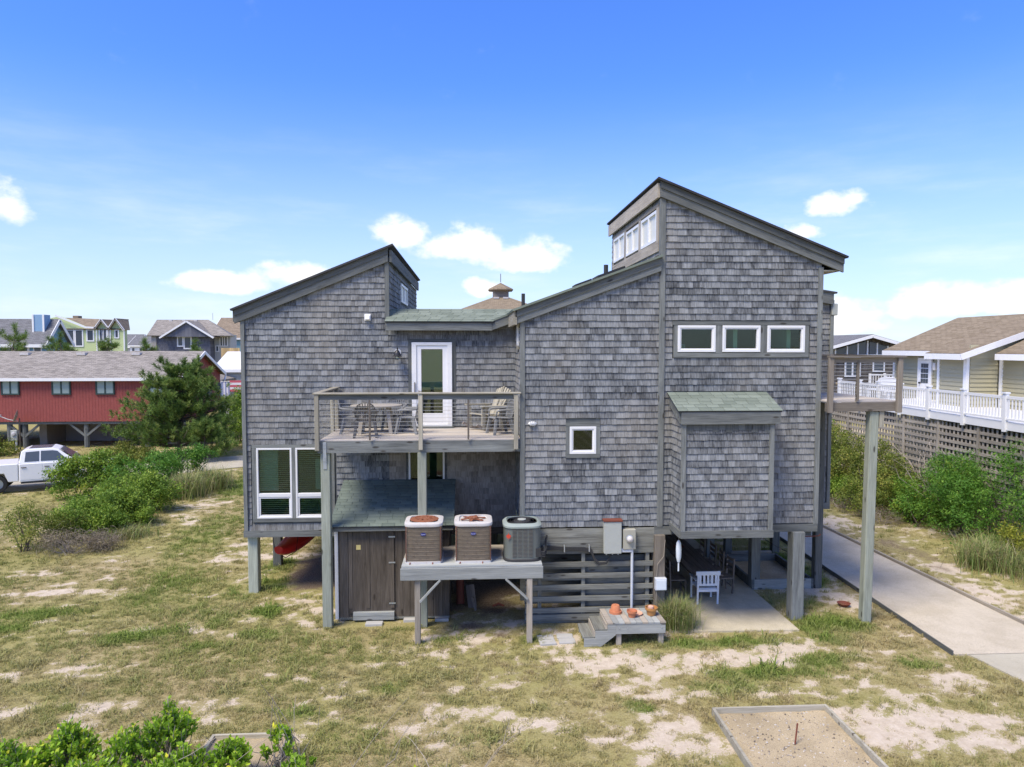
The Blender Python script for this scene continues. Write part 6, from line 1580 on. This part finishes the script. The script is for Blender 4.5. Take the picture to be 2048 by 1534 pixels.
for s in (-1, 1):
    mb = MB(); mb.b(1.05, 1.25, s * 1.0 - .1, s * 1.0 + .1, 1.33, 1.5); mb.build('mirror', MATS['car white'], tr, bevel=.03)
    for x in (-1.8, 2.04):
        mb = MB(); mb.lathe([(.40, -.13), (.42, -.06), (.42, .06), (.40, .13), (.26, .13), (.26, -.13)], (0, 0, 0), 28); mb.V[0] = mb.V[0] @ rotx(RAD(90)).T + np.array((x, s * .84, .42)); w_ = mb.build('wheel', MATS['black rubber'], tr, smooth=True)
        mb = MB(); mb.lathe([(.26, .10), (.2, .12), (.08, .09), (0, .10)], (0, 0, 0), 20); mb.V[0] = mb.V[0] @ rotx(RAD(90 * s)).T + np.array((x, s * .84, .42)); mb.build('rim', MATS['galvanised steel'], w_, smooth=True)
    mb = MB(); mb.b(2.80, 2.9, s * .72 - .18, s * .72 + .18, .85, 1.02); mb.build('headlight', MATS['clear glass'], tr)
    mb = MB(); mb.b(-2.97, -2.93, s * .9 - .07, s * .9 + .07, .9, 1.28); mb.build('taillight', MATS['kayak red'], tr)
mb = MB(); mb.b(2.88, 2.98, -.95, .95, .48, .68); mb.build('bumper', MATS['galvanised steel'], tr, bevel=.02)
mb = MB(); mb.b(2.86, 2.91, -.6, .6, .72, 1.02); mb.build('grille', MATS['black metal'], tr)
tr.location = (-20.6, 18.25, .03); tr.rotation_euler = (0, 0, RAD(23))

# towels on a line
r = thing('beach_towel', 'blue and white striped towel hung on a line by the pine', 'towel', (-20.9, 44, 3))
for k in range(9): mb = MB(); mb.b(-21.5 + k * .125, -21.5 + k * .125 + .123, 44, 44.03, 2.45 - (k % 3) * .05, 3.85); mb.build('stripe', MATS['towel white' if k % 2 else 'towel stripe blue'], r)
r = thing('beach_towel', 'red and white striped towel hung on a line by the pine', 'towel', (-20, 44, 3))
for k in range(5): mb = MB(); mb.b(-20.32, -19.35, 43.9, 43.93, 3.0 + k * .19, 3.185 + k * .19); mb.build('stripe', MATS['towel red' if k % 2 == 0 else 'towel white'], r)
r = thing('washing_line', 'wire line on two posts carrying the striped towels', 'clothes line', (-20.5, 44, 0))
mb = MB(); mb.tube([(-22.5, 43.97, 3.9), (-20.4, 43.97, 3.87), (-18.5, 43.97, 3.92)], .015, 4); mb.build('line', MATS['steel cable'], r)
for x in (-22.5, -18.5): board('post', (x - .06, x + .06, 43.9, 44.04, 0, 4.0), 'lattice wood', r)

# ------------------------------------------------------------------ vegetation
def fast_quads(name, V, tint, mat, parent=None, center=None):
    """V: (n,4,3) quads"""
    n = len(V); c = np.array(center if center is not None else V.reshape(-1, 3).mean(0))
    me = bpy.data.meshes.new(name)
    me.vertices.add(n * 4); me.vertices.foreach_set('co', (V.reshape(-1, 3) - c).astype(np.float32).ravel())
    me.loops.add(n * 4); me.loops.foreach_set('vertex_index', np.arange(n * 4, dtype=np.int32))
    me.polygons.add(n); me.polygons.foreach_set('loop_start', np.arange(0, n * 4, 4, dtype=np.int32))
    me.update(calc_edges=True)
    at = me.attributes.new('tint', 'FLOAT', 'POINT'); at.data.foreach_set('value', np.repeat(tint, 4).astype(np.float32))
    me.materials.append(MATS[mat])
    o = link(bpy.data.objects.new(name, me)); place(o, c, parent); return o

def unit(a): return a / (np.linalg.norm(a, axis=-1, keepdims=True) + 1e-9)

def leaf_quads(P, N, size, asp, rng, bend=.0):
    n = len(P); t = unit(np.cross(N, rng.normal(size=(n, 3)))); b = np.cross(N, t)
    L = size * rng.uniform(.6, 1.25, (n, 1)); W = L * asp
    a0 = P - t * L * .5; a2 = P + t * L * .5; a1 = P + b * W * .5 + N * L * .08; a3 = P - b * W * .5 + N * L * .08
    return np.stack([a0, a1, a2, a3], 1)

def lobes_cloud(lobes, n, clump, rng, per=18, zmin=.03, up=.35):
    lobes = np.array(lobes, float)
    w = (lobes[:, 3] * lobes[:, 4] + lobes[:, 3] * lobes[:, 5] + lobes[:, 4] * lobes[:, 5]); w /= w.sum()
    nc = max(3, n // per); li = rng.choice(len(lobes), nc, p=w); d = unit(rng.normal(size=(nc, 3)))
    d[:, 2] = np.where(rng.random(nc) < .6, np.abs(d[:, 2]), d[:, 2])
    rad = .55 + .5 * rng.random(nc) ** .6
    C = lobes[li, :3] + d * lobes[li, 3:6] * rad[:, None]
    ci = rng.integers(0, nc, n); P = C[ci] + rng.normal(size=(n, 3)) * clump
    N = unit(d[ci] * .7 + rng.normal(size=(n, 3)) * .75 + np.array([0, 0, up]))
    ct = rng.random(nc); tint = np.clip(ct[ci] * .65 + rng.random(n) * .4, 0, 1)
    k = P[:, 2] > zmin
    return P[k], N[k], tint[k]

def shrub(name, label, lobes, n, size, mat, seed, cat='shrub', group=None, asp=.5, clump=.11, twigs=14, twigmat='bark', extra=None, per=34, up=.35):
    rng = np.random.default_rng(seed); L = np.array(lobes, float); n = int(n * 1.9)
    # smaller lumps on the big ones, and skirts of foliage that reach the ground
    if cat == 'shrub':
        sub = []
        for l in lobes:
            for q in range(6):
                d = unit(rng.normal(size=3)); d[2] = abs(d[2]); k = rng.uniform(.32, .55)
                sub.append((l[0] + d[0] * l[3] * .85, l[1] + d[1] * l[4] * .85, l[2] + d[2] * l[5] * .85, l[3] * k, l[4] * k, l[5] * k))
            sub.append((l[0], l[1], l[2], l[3] * .75, l[4] * .75, l[5] * .75))
        lobes = sub
    lobes = list(lobes) + ([(l[0], l[1], l[2] * .45, l[3] * .92, l[4] * .92, l[5] * .75) for l in L.tolist()] if cat == 'shrub' else [])
    base = (L[:, 0].mean(), L[:, 1].mean(), 0)
    r = thing(name, label, cat, base, group)
    P, N, t = lobes_cloud(lobes, n, clump, rng, per, up=up)
    fast_quads('foliage', leaf_quads(P, N, size, asp, rng), t, mat, r, base)
    if extra:
        P, N, t = lobes_cloud(lobes, extra[1], clump, rng, per)
        fast_quads('foliage', leaf_quads(P, N, size * extra[2], asp, rng), t, extra[0], r, base)
    mb = MB()
    for k in range(twigs):
        l = L[k % len(L)]; a = rng.random() * 2 * pi; rr = rng.uniform(.3, 1.0)
        e = l[:3] + np.array((cos(a) * l[3] * rr, sin(a) * l[4] * rr, l[5] * rng.uniform(.2, .95)))
        b = np.array((l[0] + rng.normal() * .1 * l[3], l[1] + rng.normal() * .1 * l[4], -.05)); m = (b + e) / 2 + rng.normal(size=3) * .08 * l[3]
        mb.tube([b, m, e], (.03 * max(.5, l[5]), .018 * max(.5, l[5]), .006), 5, cap=False)
    mb.build('stem', MATS[twigmat], r)
    return r

def blades(n, base, hgt, spread, width, rng, lean=None):
    """ribbons of two quads: (2n,4,3)"""
    a = rng.random(n) * 2 * pi; u = np.stack([np.cos(a), np.sin(a), np.zeros(n)], 1)
    if lean is not None: u = unit(u + np.array(lean))
    h = hgt * rng.uniform(.55, 1.1, (n, 1)); s = spread * rng.uniform(.2, 1.15, (n, 1))
    side = np.stack([-u[:, 1], u[:, 0], np.zeros(n)], 1); w = width * rng.uniform(.6, 1.2, (n, 1))
    p0 = base; z = np.array([0, 0, 1.])
    p1 = base + u * s * .35 + z * h * .62; p2 = base + u * s + z * h * rng.uniform(.55, 1.0, (n, 1))
    q1 = np.stack([p0 - side * w, p0 + side * w, p1 + side * w * .8, p1 - side * w * .8], 1)
    q2 = np.stack([p1 - side * w * .8, p1 + side * w * .8, p2 + side * w * .1, p2 - side * w * .1], 1)
    return np.concatenate([q1, q2], 0)

def grass_clump(label, x, y, n, hgt, spread, rad, mat, seed, group='tall grass clumps', width=.007, mat2=None):
    rng = np.random.default_rng(seed); r = thing('grass_clump', label, 'grass clump', (x, y, 0), group)
    for (mt, k) in ((mat, n), (mat2, n // 2)) if mat2 else ((mat, n),):
        q = rng.normal(size=(k, 2)) * rad * .5; base = np.stack([x + q[:, 0], y + q[:, 1], np.zeros(k)], 1)
        B = blades(k, base, hgt, spread, width, rng); fast_quads('blades', B, np.tile(rng.random(k), 2), mt, r, (x, y, 0))
    return r

def pine(name, label, x, y, h, spread, seed, nb=46, shoots=9, group='pine trees', ns=26, nl=.17, lean=(0, 0), jit=1.0):
    rng = np.random.default_rng(seed); r = thing(name, label, 'pine tree', (x, y, 0), group)
    P = [(x + lean[0] * t + rng.normal() * .08 * h * .3 * t, y + lean[1] * t, h * .93 * t) for t in np.linspace(0, 1, 6)]
    mb = MB(); mb.tube(P, np.linspace(.045 * h * .6, .012 * h * .5, 6), 8, cap=False); Q = []; A = []
    for b in range(nb):
        t = rng.uniform(.10, .97); base = np.array(P[0]) * 0 + np.array([np.interp(t, np.linspace(0, 1, 6), [p[i] for p in P]) for i in range(3)])
        a = rng.random() * 2 * pi; L = spread * (1.05 - .78 * t ** 1.3) * rng.uniform(.5, 1.12); rise = rng.uniform(.05, .5) * L
        e = base + np.array((cos(a) * L, sin(a) * L, rise)); m = (base + e) / 2 + np.array((0, 0, -.05 * L))
        mb.tube([base, m, e], (.02 * h * .35, .014 * h * .3, .006 * h * .3), 5, cap=False)
        for s in range(shoots):
            f = rng.uniform(.35, 1.04); c = base * (1 - f) ** 2 + 2 * f * (1 - f) * m + f * f * e + rng.normal(size=3) * np.array((.16, .16, .10)) * L * .75 * jit
            ax = unit(np.array((cos(a), sin(a), 0)) * .5 + np.array((0, 0, .9)) + rng.normal(size=3) * .25)
            Q.append(c); A.append(ax)
    for s in range(14):  # leader
        Q.append(np.array(P[-1]) + np.array((rng.normal() * .1, rng.normal() * .1, rng.uniform(-.6, .07 * h)))); A.append(unit(np.array((0, 0, 1.)) + rng.normal(size=3) * .25))
    mb.build('trunk', MATS['bark'], r)
    Q = np.array(Q); A = np.array(A); m = len(Q)
    ci = np.repeat(np.arange(m), ns); n = len(ci); al = rng.random((n, 1)) * .30
    d = unit(A[ci] * .75 + unit(rng.normal(size=(n, 3))) * .9); st = Q[ci] + A[ci] * al; en = st + d * nl * rng.uniform(.7, 1.2, (n, 1))
    sd2 = unit(np.cross(d, rng.normal(size=(n, 3)))) * .012
    V = np.stack([st - sd2, st + sd2, en + sd2 * .5, en - sd2 * .5], 1)
    tint = np.clip(rng.random(m)[ci] ** 1.4 * .85 + rng.random(n) * .2, 0, 1)
    fast_quads('crown', V, tint, 'pine needle', r, (x, y, 0)); return r

# left: pines
pine('pine_tree', 'big bushy pine standing before the right half of the red house', -18.0, 27.5, 5.9, 3.9, 3, 150, 13, ns=44, nl=.21, lean=(.5, 0), jit=.66)
pine('pine_tree', 'low pine pressed against the foot of the bushy pine, toward the driveway', -15.9, 26.0, 2.4, 1.9, 5, 46, 11, nl=.18)
pine('pine_tree', 'pine top showing over the red roof before the blue house gable', -42.5, 52, 8.6, 4.2, 8, 50, 10, nl=.4)
pine('pine_tree', 'wide pine top over the red roof before the lime house windows', -38.5, 52, 8.0, 4.0, 9, 50, 10, nl=.4)
pine('pine_tree', 'small pine top over the red roof before the lime gables', -34.2, 52, 7.4, 2.4, 10, 30, 8, nl=.4)
pine('pine_tree', 'lone pine top over the red roof in the gap left of the slate house', -30.6, 52, 7.3, 2.2, 12, 30, 8, nl=.4)
pine('pine_tree', 'sparse pine top poking over the red roof before the slate house', -25.5, 50, 7.4, 2.0, 13, 24, 8, nl=.4)
G1 = 'bushes along the driveway'
shrub('shrub', 'broad dark green bush between the pine and the shingled house', [(-14.9, 32, 1.2, 2.0, 1.8, 1.5), (-13.0, 33, 1.4, 2.0, 1.6, 2.0), (-11.5, 32.5, 1.1, 1.5, 1.4, 1.4), (-16.5, 34, 1.5, 1.4, 1.4, 1.9)], 9000, .17, 'bright leaf', 21, group=G1, clump=.16)
shrub('shrub', 'tall bright bush below the striped towels', [(-15.5, 38.5, 1.4, 2.2, 1.5, 1.6), (-18.2, 39, 1.2, 1.6, 1.5, 1.5)], 5000, .17, 'emerald leaf', 22, group=G1, clump=.16)
G2 = 'shrubs of the hedge beside the truck'
shrub('shrub', 'thin sapling like bush at the left end of the hedge', [(-14.9, 7.2, .7, .7, .6, .7), (-14.2, 8.0, .5, .7, .5, .55)], 2600, .085, 'olive leaf', 31, group=G2, asp=.45)
shrub('shrub', 'low dark bush just behind the grey dead brush', [(-13.9, 8.8, .5, .9, .7, .62), (-13.2, 9.4, .45, .7, .6, .5)], 4200, .095, 'bright leaf', 32, group=G2)
shrub('shrub', 'rounded bright bush in the middle of the hedge', [(-13.6, 11.0, .7, 1.0, .8, .80), (-12.9, 10.6, .4, .7, .6, .5), (-14.2, 11.8, .6, .6, .6, .7)], 6500, .10, 'bright leaf', 33, group=G2)
shrub('shrub', 'leafy bush right behind the middle of the hedge', [(-13.1, 13.0, .7, .9, .8, .75), (-13.9, 13.2, .7, .8, .7, .75)], 5000, .10, 'bright leaf', 34, group=G2)
shrub('shrub', 'low leafy bush bridging the left end and the middle of the hedge', [(-14.3, 9.9, .55, .9, .7, .6), (-13.7, 9.9, .5, .7, .6, .6)], 3800, .095, 'bright leaf', 42, group=G2)
shrub('shrub', 'upright yellow green bush hiding the bonnet of the truck', [(-17.6, 15.9, 1.1, .9, .8, .75), (-16.7, 16.2, 1.0, 1.0, .9, .8), (-18.2, 15.5, .9, .6, .6, .5)], 5500, .12, 'bright leaf', 35, group=G2, extra=('yellow leaf', 250, 1.0))
shrub('shrub', 'dense tall bush at the driveway end of the hedge', [(-15.4, 16.0, .9, 1.0, .9, .85), (-14.5, 16.6, .9, 1.0, .9, .85), (-14.0, 18.6, 1.0, 1.0, .9, .95)], 7500, .11, 'emerald leaf', 36, group=G2, extra=('yellow leaf', 150, 1.0))
shrub('shrub', 'small bush in front of the red house by the meter', [(-30.6, 28.5, .5, 1.3, 1.0, .7), (-29.2, 28.8, .4, 1.0, .8, .5)], 3000, .13, 'olive leaf', 37, group=G1)
shrub('shrub', 'dull low bush under the near branches of the pine', [(-21.0, 26.3, .4, 1.2, .8, .6), (-19.4, 25.6, .4, 1.0, .8, .5)], 3600, .11, 'olive leaf', 38, group=G1)
shrub('shrub', 'leafy weeds against the left corner of the shingled house', [(-11.5, 22.2, .4, .6, .5, .7)], 900, .12, 'bright leaf', 39, group=G1)
shrub('dead_brush', 'grey heap of dead brush at the front of the hedge', [(-13.3, 6.9, .2, 1.1, .6, .50), (-12.4, 7.3, .15, .6, .5, .35)], 2600, .16, 'dead twig', 41, 'brush', asp=.08, twigs=60, twigmat='dry twig', clump=.12)
grass_clump('tall olive grass clump at the right end of the hedge', -13.0, 15.6, 900, 1.25, .75, .8, 'green grass blade', 51, mat2='dry grass blade', width=.011)
grass_clump('second tall grass clump leaning over the driveway edge', -12.4, 17.4, 600, 1.2, .8, .8, 'green grass blade', 52, mat2='dry grass blade', width=.012)
grass_clump('low rough grass clump below the middle of the hedge', -12.3, 8.8, 500, .5, .5, .7, 'green grass blade', 53, mat2='dry grass blade')
grass_clump('drooping grass clump between the step bench and the patio', 5.0, -.42, 1500, .82, .52, .34, 'green grass blade', 54, mat2='dry grass blade', width=.0045)
grass_clump('broad pale grass clump beside the path below the green bushes', 16.0, 3.6, 1000, .95, .75, .8, 'green grass blade', 55, mat2='dry grass blade', width=.009)
grass_clump('tall grass clump at the foot of the bright green bush', 16.9, 4.4, 900, .95, .65, .8, 'green grass blade', 56, width=.009)
grass_clump('feathery grass clump at the right border near the path', 16.6, 2.3, 700, .8, .6, .7, 'green grass blade', 57, mat2='dry grass blade', width=.008)
G3 = 'bushes between the path and the lattice'
shrub('shrub', 'rounded yellow green bush behind the tall pole', [(16.60, 15.60, 1.49, 1.68, 1.57, 1.56), (16.20, 14.20, 0.92, 1.23, 1.12, 1.08), (17.50, 16.50, 1.26, 1.46, 1.46, 1.44)], 10000, .10, 'olive leaf', 61, group=G3, clump=.11)
shrub('shrub', 'dark green thicket by the corner of the side deck', [(16.50, 21.00, 2.53, 2.02, 1.79, 2.64), (17.80, 22.00, 2.07, 2.02, 1.79, 2.40)], 7000, .14, 'dark leaf', 62, group=G3, clump=.14)
shrub('shrub', 'wide olive bush under the near lattice panels', [(16.90, 11.60, 0.98, 1.46, 1.46, 1.20), (17.60, 12.80, 1.26, 1.23, 1.23, 1.32), (16.20, 10.40, 0.63, 1.12, 1.01, 0.78), (17.90, 10.90, 1.03, 1.01, 1.12, 1.20)], 10500, .095, 'olive leaf', 63, group=G3)
shrub('shrub', 'large bright green feathery bush at the right border', [(17.80, 7.60, 1.26, 1.34, 1.34, 1.38), (18.40, 6.40, 1.72, 1.34, 1.34, 1.62), (17.20, 6.40, 0.92, 1.12, 1.12, 1.02), (18.40, 8.90, 1.61, 1.01, 0.90, 1.08), (17.00, 8.60, 0.80, 1.01, 1.01, 0.90), (18.60, 4.90, 1.72, 1.23, 1.23, 1.56)], 16000, .11, 'emerald leaf', 64, group=G3, asp=.28)
shrub('shrub', 'leafy bush filling the gap between the olive and the bright green bushes', [(17.9, 9.9, .9, .9, .9, .95), (17.2, 9.3, .6, .8, .8, .7), (18.3, 8.6, 1.3, .8, .8, .9)], 6000, .10, 'bright leaf', 68, group=G3)
shrub('shrub', 'low mixed green bush at the path side of the olive bushes', [(16.2, 12.6, .45, .8, 1.0, .55), (16.4, 13.9, .55, .8, .9, .6)], 4200, .09, 'bright leaf', 69, group=G3)
shrub('shrub', 'yellow leaved weed bush at the right border below the green bush', [(17.1, 3.9, .7, .45, .5, .5)], 1100, .09, 'yellow leaf', 65, group=G3, asp=.35)
shrub('shrub', 'green bush peeping under the right end of the side deck', [(17.8, 19.2, 2.6, .9, .9, .7)], 1800, .12, 'bright leaf', 66, group=G3)
shrub('dead_brush', 'bare brown brush along the foot of the olive bushes', [(15.6, 11.8, .15, .7, 1.6, .35), (15.9, 9.3, .15, .6, 1.2, .3), (15.2, 14.3, .15, .6, 1.0, .4)], 3600, .15, 'dead twig', 67, 'brush', asp=.07, twigs=50, twigmat='dry twig')
r = thing('bare_shrub', 'leafless grey shrub standing before the lattice', 'shrub', (17.9, 9.2, 0)); mb = MB(); rng = np.random.default_rng(5)
for k in range(22):
    p = np.array((17.9 + rng.normal() * .2, 9.2 + rng.normal() * .35, .6)); pts = [p]; d = np.array((rng.normal() * .35, rng.normal() * .5, 1.0))
    for j in range(5): p = p + d * .48 + rng.normal(size=3) * .10; pts.append(p); d = d * .9 + rng.normal(size=3) * .15
    mb.tube(pts, np.linspace(.026, .006, 6), 5, cap=False)
mb.build('branches', MATS['dry twig'], r)
# foreground bayberry
G4 = 'shrubs at the bottom of the yard'
FL = [(-7.9, -6.3, .35, .75, .6, .55), (-6.9, -6.5, .3, .6, .6, .6), (-6.3, -6.0, .3, .45, .5, .62), (-5.6, -6.7, .25, .6, .5, .5)]
FR = [(-4.85, -5.75, .4, .42, .4, .72), (-4.4, -6.5, .3, .5, .5, .5), (-5.3, -6.1, .3, .45, .5, .6), (-3.75, -6.2, .25, .35, .4, .52)]
def bayberry(label, lobes, n, seed, wild):
    rng = np.random.default_rng(seed); L = np.array(lobes); r = thing('bayberry_shrub', label, 'shrub', (L[:, 0].mean(), L[:, 1].mean(), 0), G4)
    mb = MB(); VP = []; VN = []; TT = []; TD = []
    for k in range(n):
        l = L[rng.integers(len(L))]; a = rng.random() * 2 * pi; rr = rng.random() ** .6
        e = np.array((l[0] + cos(a) * l[3] * rr, l[1] + sin(a) * l[4] * rr, l[2] + l[5] * (1.15 - .6 * rr) * rng.uniform(.65, 1.12)))
        b = np.array((l[0] + rng.normal() * .15, l[1] + rng.normal() * .15, -.03)); m = (b + e) / 2 + rng.normal(size=3) * .06
        mb.tube([b, m, e], (.011, .008, .004), 5, cap=False)
        d = unit(e - m); q = int(rng.integers(22, 40)); f = rng.random(q) ** .7 * .62
        st = e - d * f[:, None] * np.linalg.norm(e - m); out = unit(rng.normal(size=(q, 3)) + np.array((0, 0, .1))); out = unit(out - d * (out @ d)[:, None] + d * .75)
        VP.append(st); VN.append(out); t0 = rng.random() * .45; TT.append(np.clip(t0 + (.5 - f) * .55 + rng.normal(size=q) * .1, 0, 1))
    st = np.concatenate(VP); out = np.concatenate(VN); n_ = len(st); Ln = rng.uniform(.06, .105, (n_, 1)); sdv = unit(np.cross(out, rng.normal(size=(n_, 3)))); N = np.cross(out, sdv)
    V = np.stack([st, st + out * Ln * .6 + sdv * Ln * .24, st + out * Ln + N * Ln * .1, st + out * Ln * .6 - sdv * Ln * .24], 1)
    fast_quads('foliage', V, np.concatenate(TT), 'bayberry leaf', r)
    for k in range(wild):
        l = L[rng.integers(len(L))]; p = np.array((l[0] + rng.normal() * l[3] * .8, l[1] + rng.normal() * l[4] * .6, 0.)); pts = [p]; d = np.array((rng.normal() * .4 + .2, rng.normal() * .3, 1.0))
        for j in range(5): p = p + d * rng.uniform(.1, .22); pts.append(p); d = d + rng.normal(size=3) * .35
        mb.tube(pts, np.linspace(.008, .003, 6), 4, cap=False)
    mb.build('stem', MATS['dry twig'], r); return r
bayberry('leafy green bayberry shrub in the bottom left corner', FL, 380, 71, 8)
bayberry('yellow tipped bayberry shrub right of the corner shrub, before the timber pit', FR, 230, 72, 12)
bayberry('scraggly half bare bayberry shrub right of the sandy pit corner', [(-3.1, -5.75, .2, .3, .35, .55), (-2.75, -6.3, .1, .35, .4, .35)], 34, 73, 12)
bayberry('tangle of bare twigs low at the bottom centre of the yard', [(-1.0, -6.4, .05, .7, .3, .3)], 3, 74, 9)

# ------------------------------------------------------------------ lawn: blades of grass as tufts set on points
src = bpy.data.collections.new('tuft_source')
def tuft(k, n, h, sp, w, seed):
    rng = np.random.default_rng(seed); q = rng.normal(size=(n, 2)) * .036; base = np.stack([q[:, 0], q[:, 1], np.full(n, -.005)], 1)
    B = blades(n, base, h, sp, w, rng); o = fast_quads('grass_tuft', B, np.tile(rng.random(n), 2), 'lawn blade', None, (0, 0, 0))
    COL.objects.unlink(o); src.objects.link(o)
for k in range(6): tuft(k, 18, .052 + .014 * (k % 3), .06 + .03 * (k % 2), .0042, 200 + k)

def inside(x, y, poly):
    c = np.zeros(len(x), bool); n = len(poly)
    for i in range(n):
        (x1, y1), (x2, y2) = poly[i], poly[(i + 1) % n]
        k = ((y1 > y) != (y2 > y)) & (x < (x2 - x1) * (y - y1) / (y2 - y1 + 1e-12) + x1); c ^= k
    return c
def lawn():
    rng = np.random.default_rng(99); X = []; Y = []
    for (x0, x1, y0, y1, dens) in ((-13, 15.5, -8.5, 0, 170), (-17, -1, 0, 5, 120), (7.9, 18, 0, 6, 90), (-21, -4, 5, 14, 75), (-26, -10, 14, 24, 42), (-34, -12, 24, 33, 20), (13, 18, 6, 16, 60), (7.5, 12, 5, 14, 55), (-4, 4, .0, 3, 30)):
        n = int((x1 - x0) * (y1 - y0) * dens); X.append(rng.uniform(x0, x1, n)); Y.append(rng.uniform(y0, y1, n))
    x = np.concatenate(X); y = np.concatenate(Y)
    cov, grn, drt = fields(x, y)
    fine = fbm(x, y, 4.5, 301, 3)
    keep = (cov + (fine - .5) * .8) > rng.uniform(.38, 1.0, len(x))
    keep |= rng.random(len(x)) < .045
    keep &= ~(drt > rng.uniform(.15, .5, len(x)))
    for (a, b, c, d) in ((4.7, 7.95, -.74, 8.3), (-3.4, -.5, -.0, 2.6), (7.85, 9.7, 2.1, 4.7), (4.4, 6.7, -9, -4.5), (-4.5, -3.15, -9, -4.84), (1.3, 4.6, -.2, 3)): keep &= ~((x > a) & (x < b) & (y > c) & (y < d))
    keep &= ~inside(x, y, [(10.6, -2.34), (10.95, -2.36), (11.2, -3.72), (11.45, -9), (14.0, -9), (13.55, -2.34), (13.6, -.75), (13.3, 8.67), (12.7, 17), (11.5, 26), (8.5, 26), (10.1, 12), (10.9, 7.4), (10.75, 3.2)])
    keep &= ~inside(x, y, [(-34, 13.2), (-22.03, 17.1), (-18.83, 19.2), (-16.9, 20.6), (-15.2, 22), (-12.5, 23.8), (-6, 27.0), (6, 30), (6, 33.5), (-7, 31.5), (-14.4, 27.7), (-18.5, 25.4), (-24, 21.8), (-34, 18.2)])
    x, y, g = x[keep], y[keep], grn[keep]; n = len(x)
    me = bpy.data.meshes.new('lawn_grass'); me.vertices.add(n)
    me.vertices.foreach_set('co', np.stack([x, y, gz(x, y) + .0], 1).astype(np.float32).ravel())
    gg = np.clip((g + .20 * (x < 0) + (fbm(x, y, 6, 401, 2) - .5) * .7) * 1.2, 0, 1)
    vary = fbm(x, y, .8, 501, 3); vary = np.clip((vary - .35) * 3, 0, 1)
    for nm, typ, a in (('turn', 'FLOAT', rng.uniform(0, 2 * pi, n)), ('size', 'FLOAT', np.clip(rng.lognormal(-.12, .42, n), .35, 2.6) * (.8 + .55 * gg) * (.7 + .7 * fbm(x, y, 1.9, 611, 3))), ('green', 'FLOAT', gg), ('vary', 'FLOAT', vary)):
        me.attributes.new(nm, typ, 'POINT').data.foreach_set('value', a.astype(np.float32))
    me.attributes.new('pick', 'INT', 'POINT').data.foreach_set('value', rng.integers(0, 6, n).astype(np.int32))
    o = link(bpy.data.objects.new('lawn_grass', me)); tag(o, 'short dry yellow green grass covering the sandy yard', 'grass', kind='stuff')
    ng = bpy.data.node_groups.new('lawn_tufts', 'GeometryNodeTree')
    ng.interface.new_socket('Geometry', in_out='INPUT', socket_type='NodeSocketGeometry'); ng.interface.new_socket('Geometry', in_out='OUTPUT', socket_type='NodeSocketGeometry')
    N = ng.nodes; gi = N.new('NodeGroupInput'); go = N.new('NodeGroupOutput'); iop = N.new('GeometryNodeInstanceOnPoints'); ci = N.new('GeometryNodeCollectionInfo')
    ci.inputs['Collection'].default_value = src; ci.inputs['Separate Children'].default_value = True; ci.inputs['Reset Children'].default_value = True
    def na(name, typ):
        a = N.new('GeometryNodeInputNamedAttribute'); a.data_type = typ; a.inputs[0].default_value = name; return a.outputs[0]
    cx = N.new('ShaderNodeCombineXYZ'); ng.links.new(na('turn', 'FLOAT'), cx.inputs[2])
    ng.links.new(gi.outputs[0], iop.inputs['Points']); ng.links.new(ci.outputs[0], iop.inputs['Instance']); iop.inputs['Pick Instance'].default_value = True
    ng.links.new(na('pick', 'INT'), iop.inputs['Instance Index']); ng.links.new(cx.outputs[0], iop.inputs['Rotation']); ng.links.new(na('size', 'FLOAT'), iop.inputs['Scale'])
    ng.links.new(iop.outputs[0], go.inputs[0])
    m = o.modifiers.new('tufts', 'NODES'); m.node_group = ng
    return n
lawn()
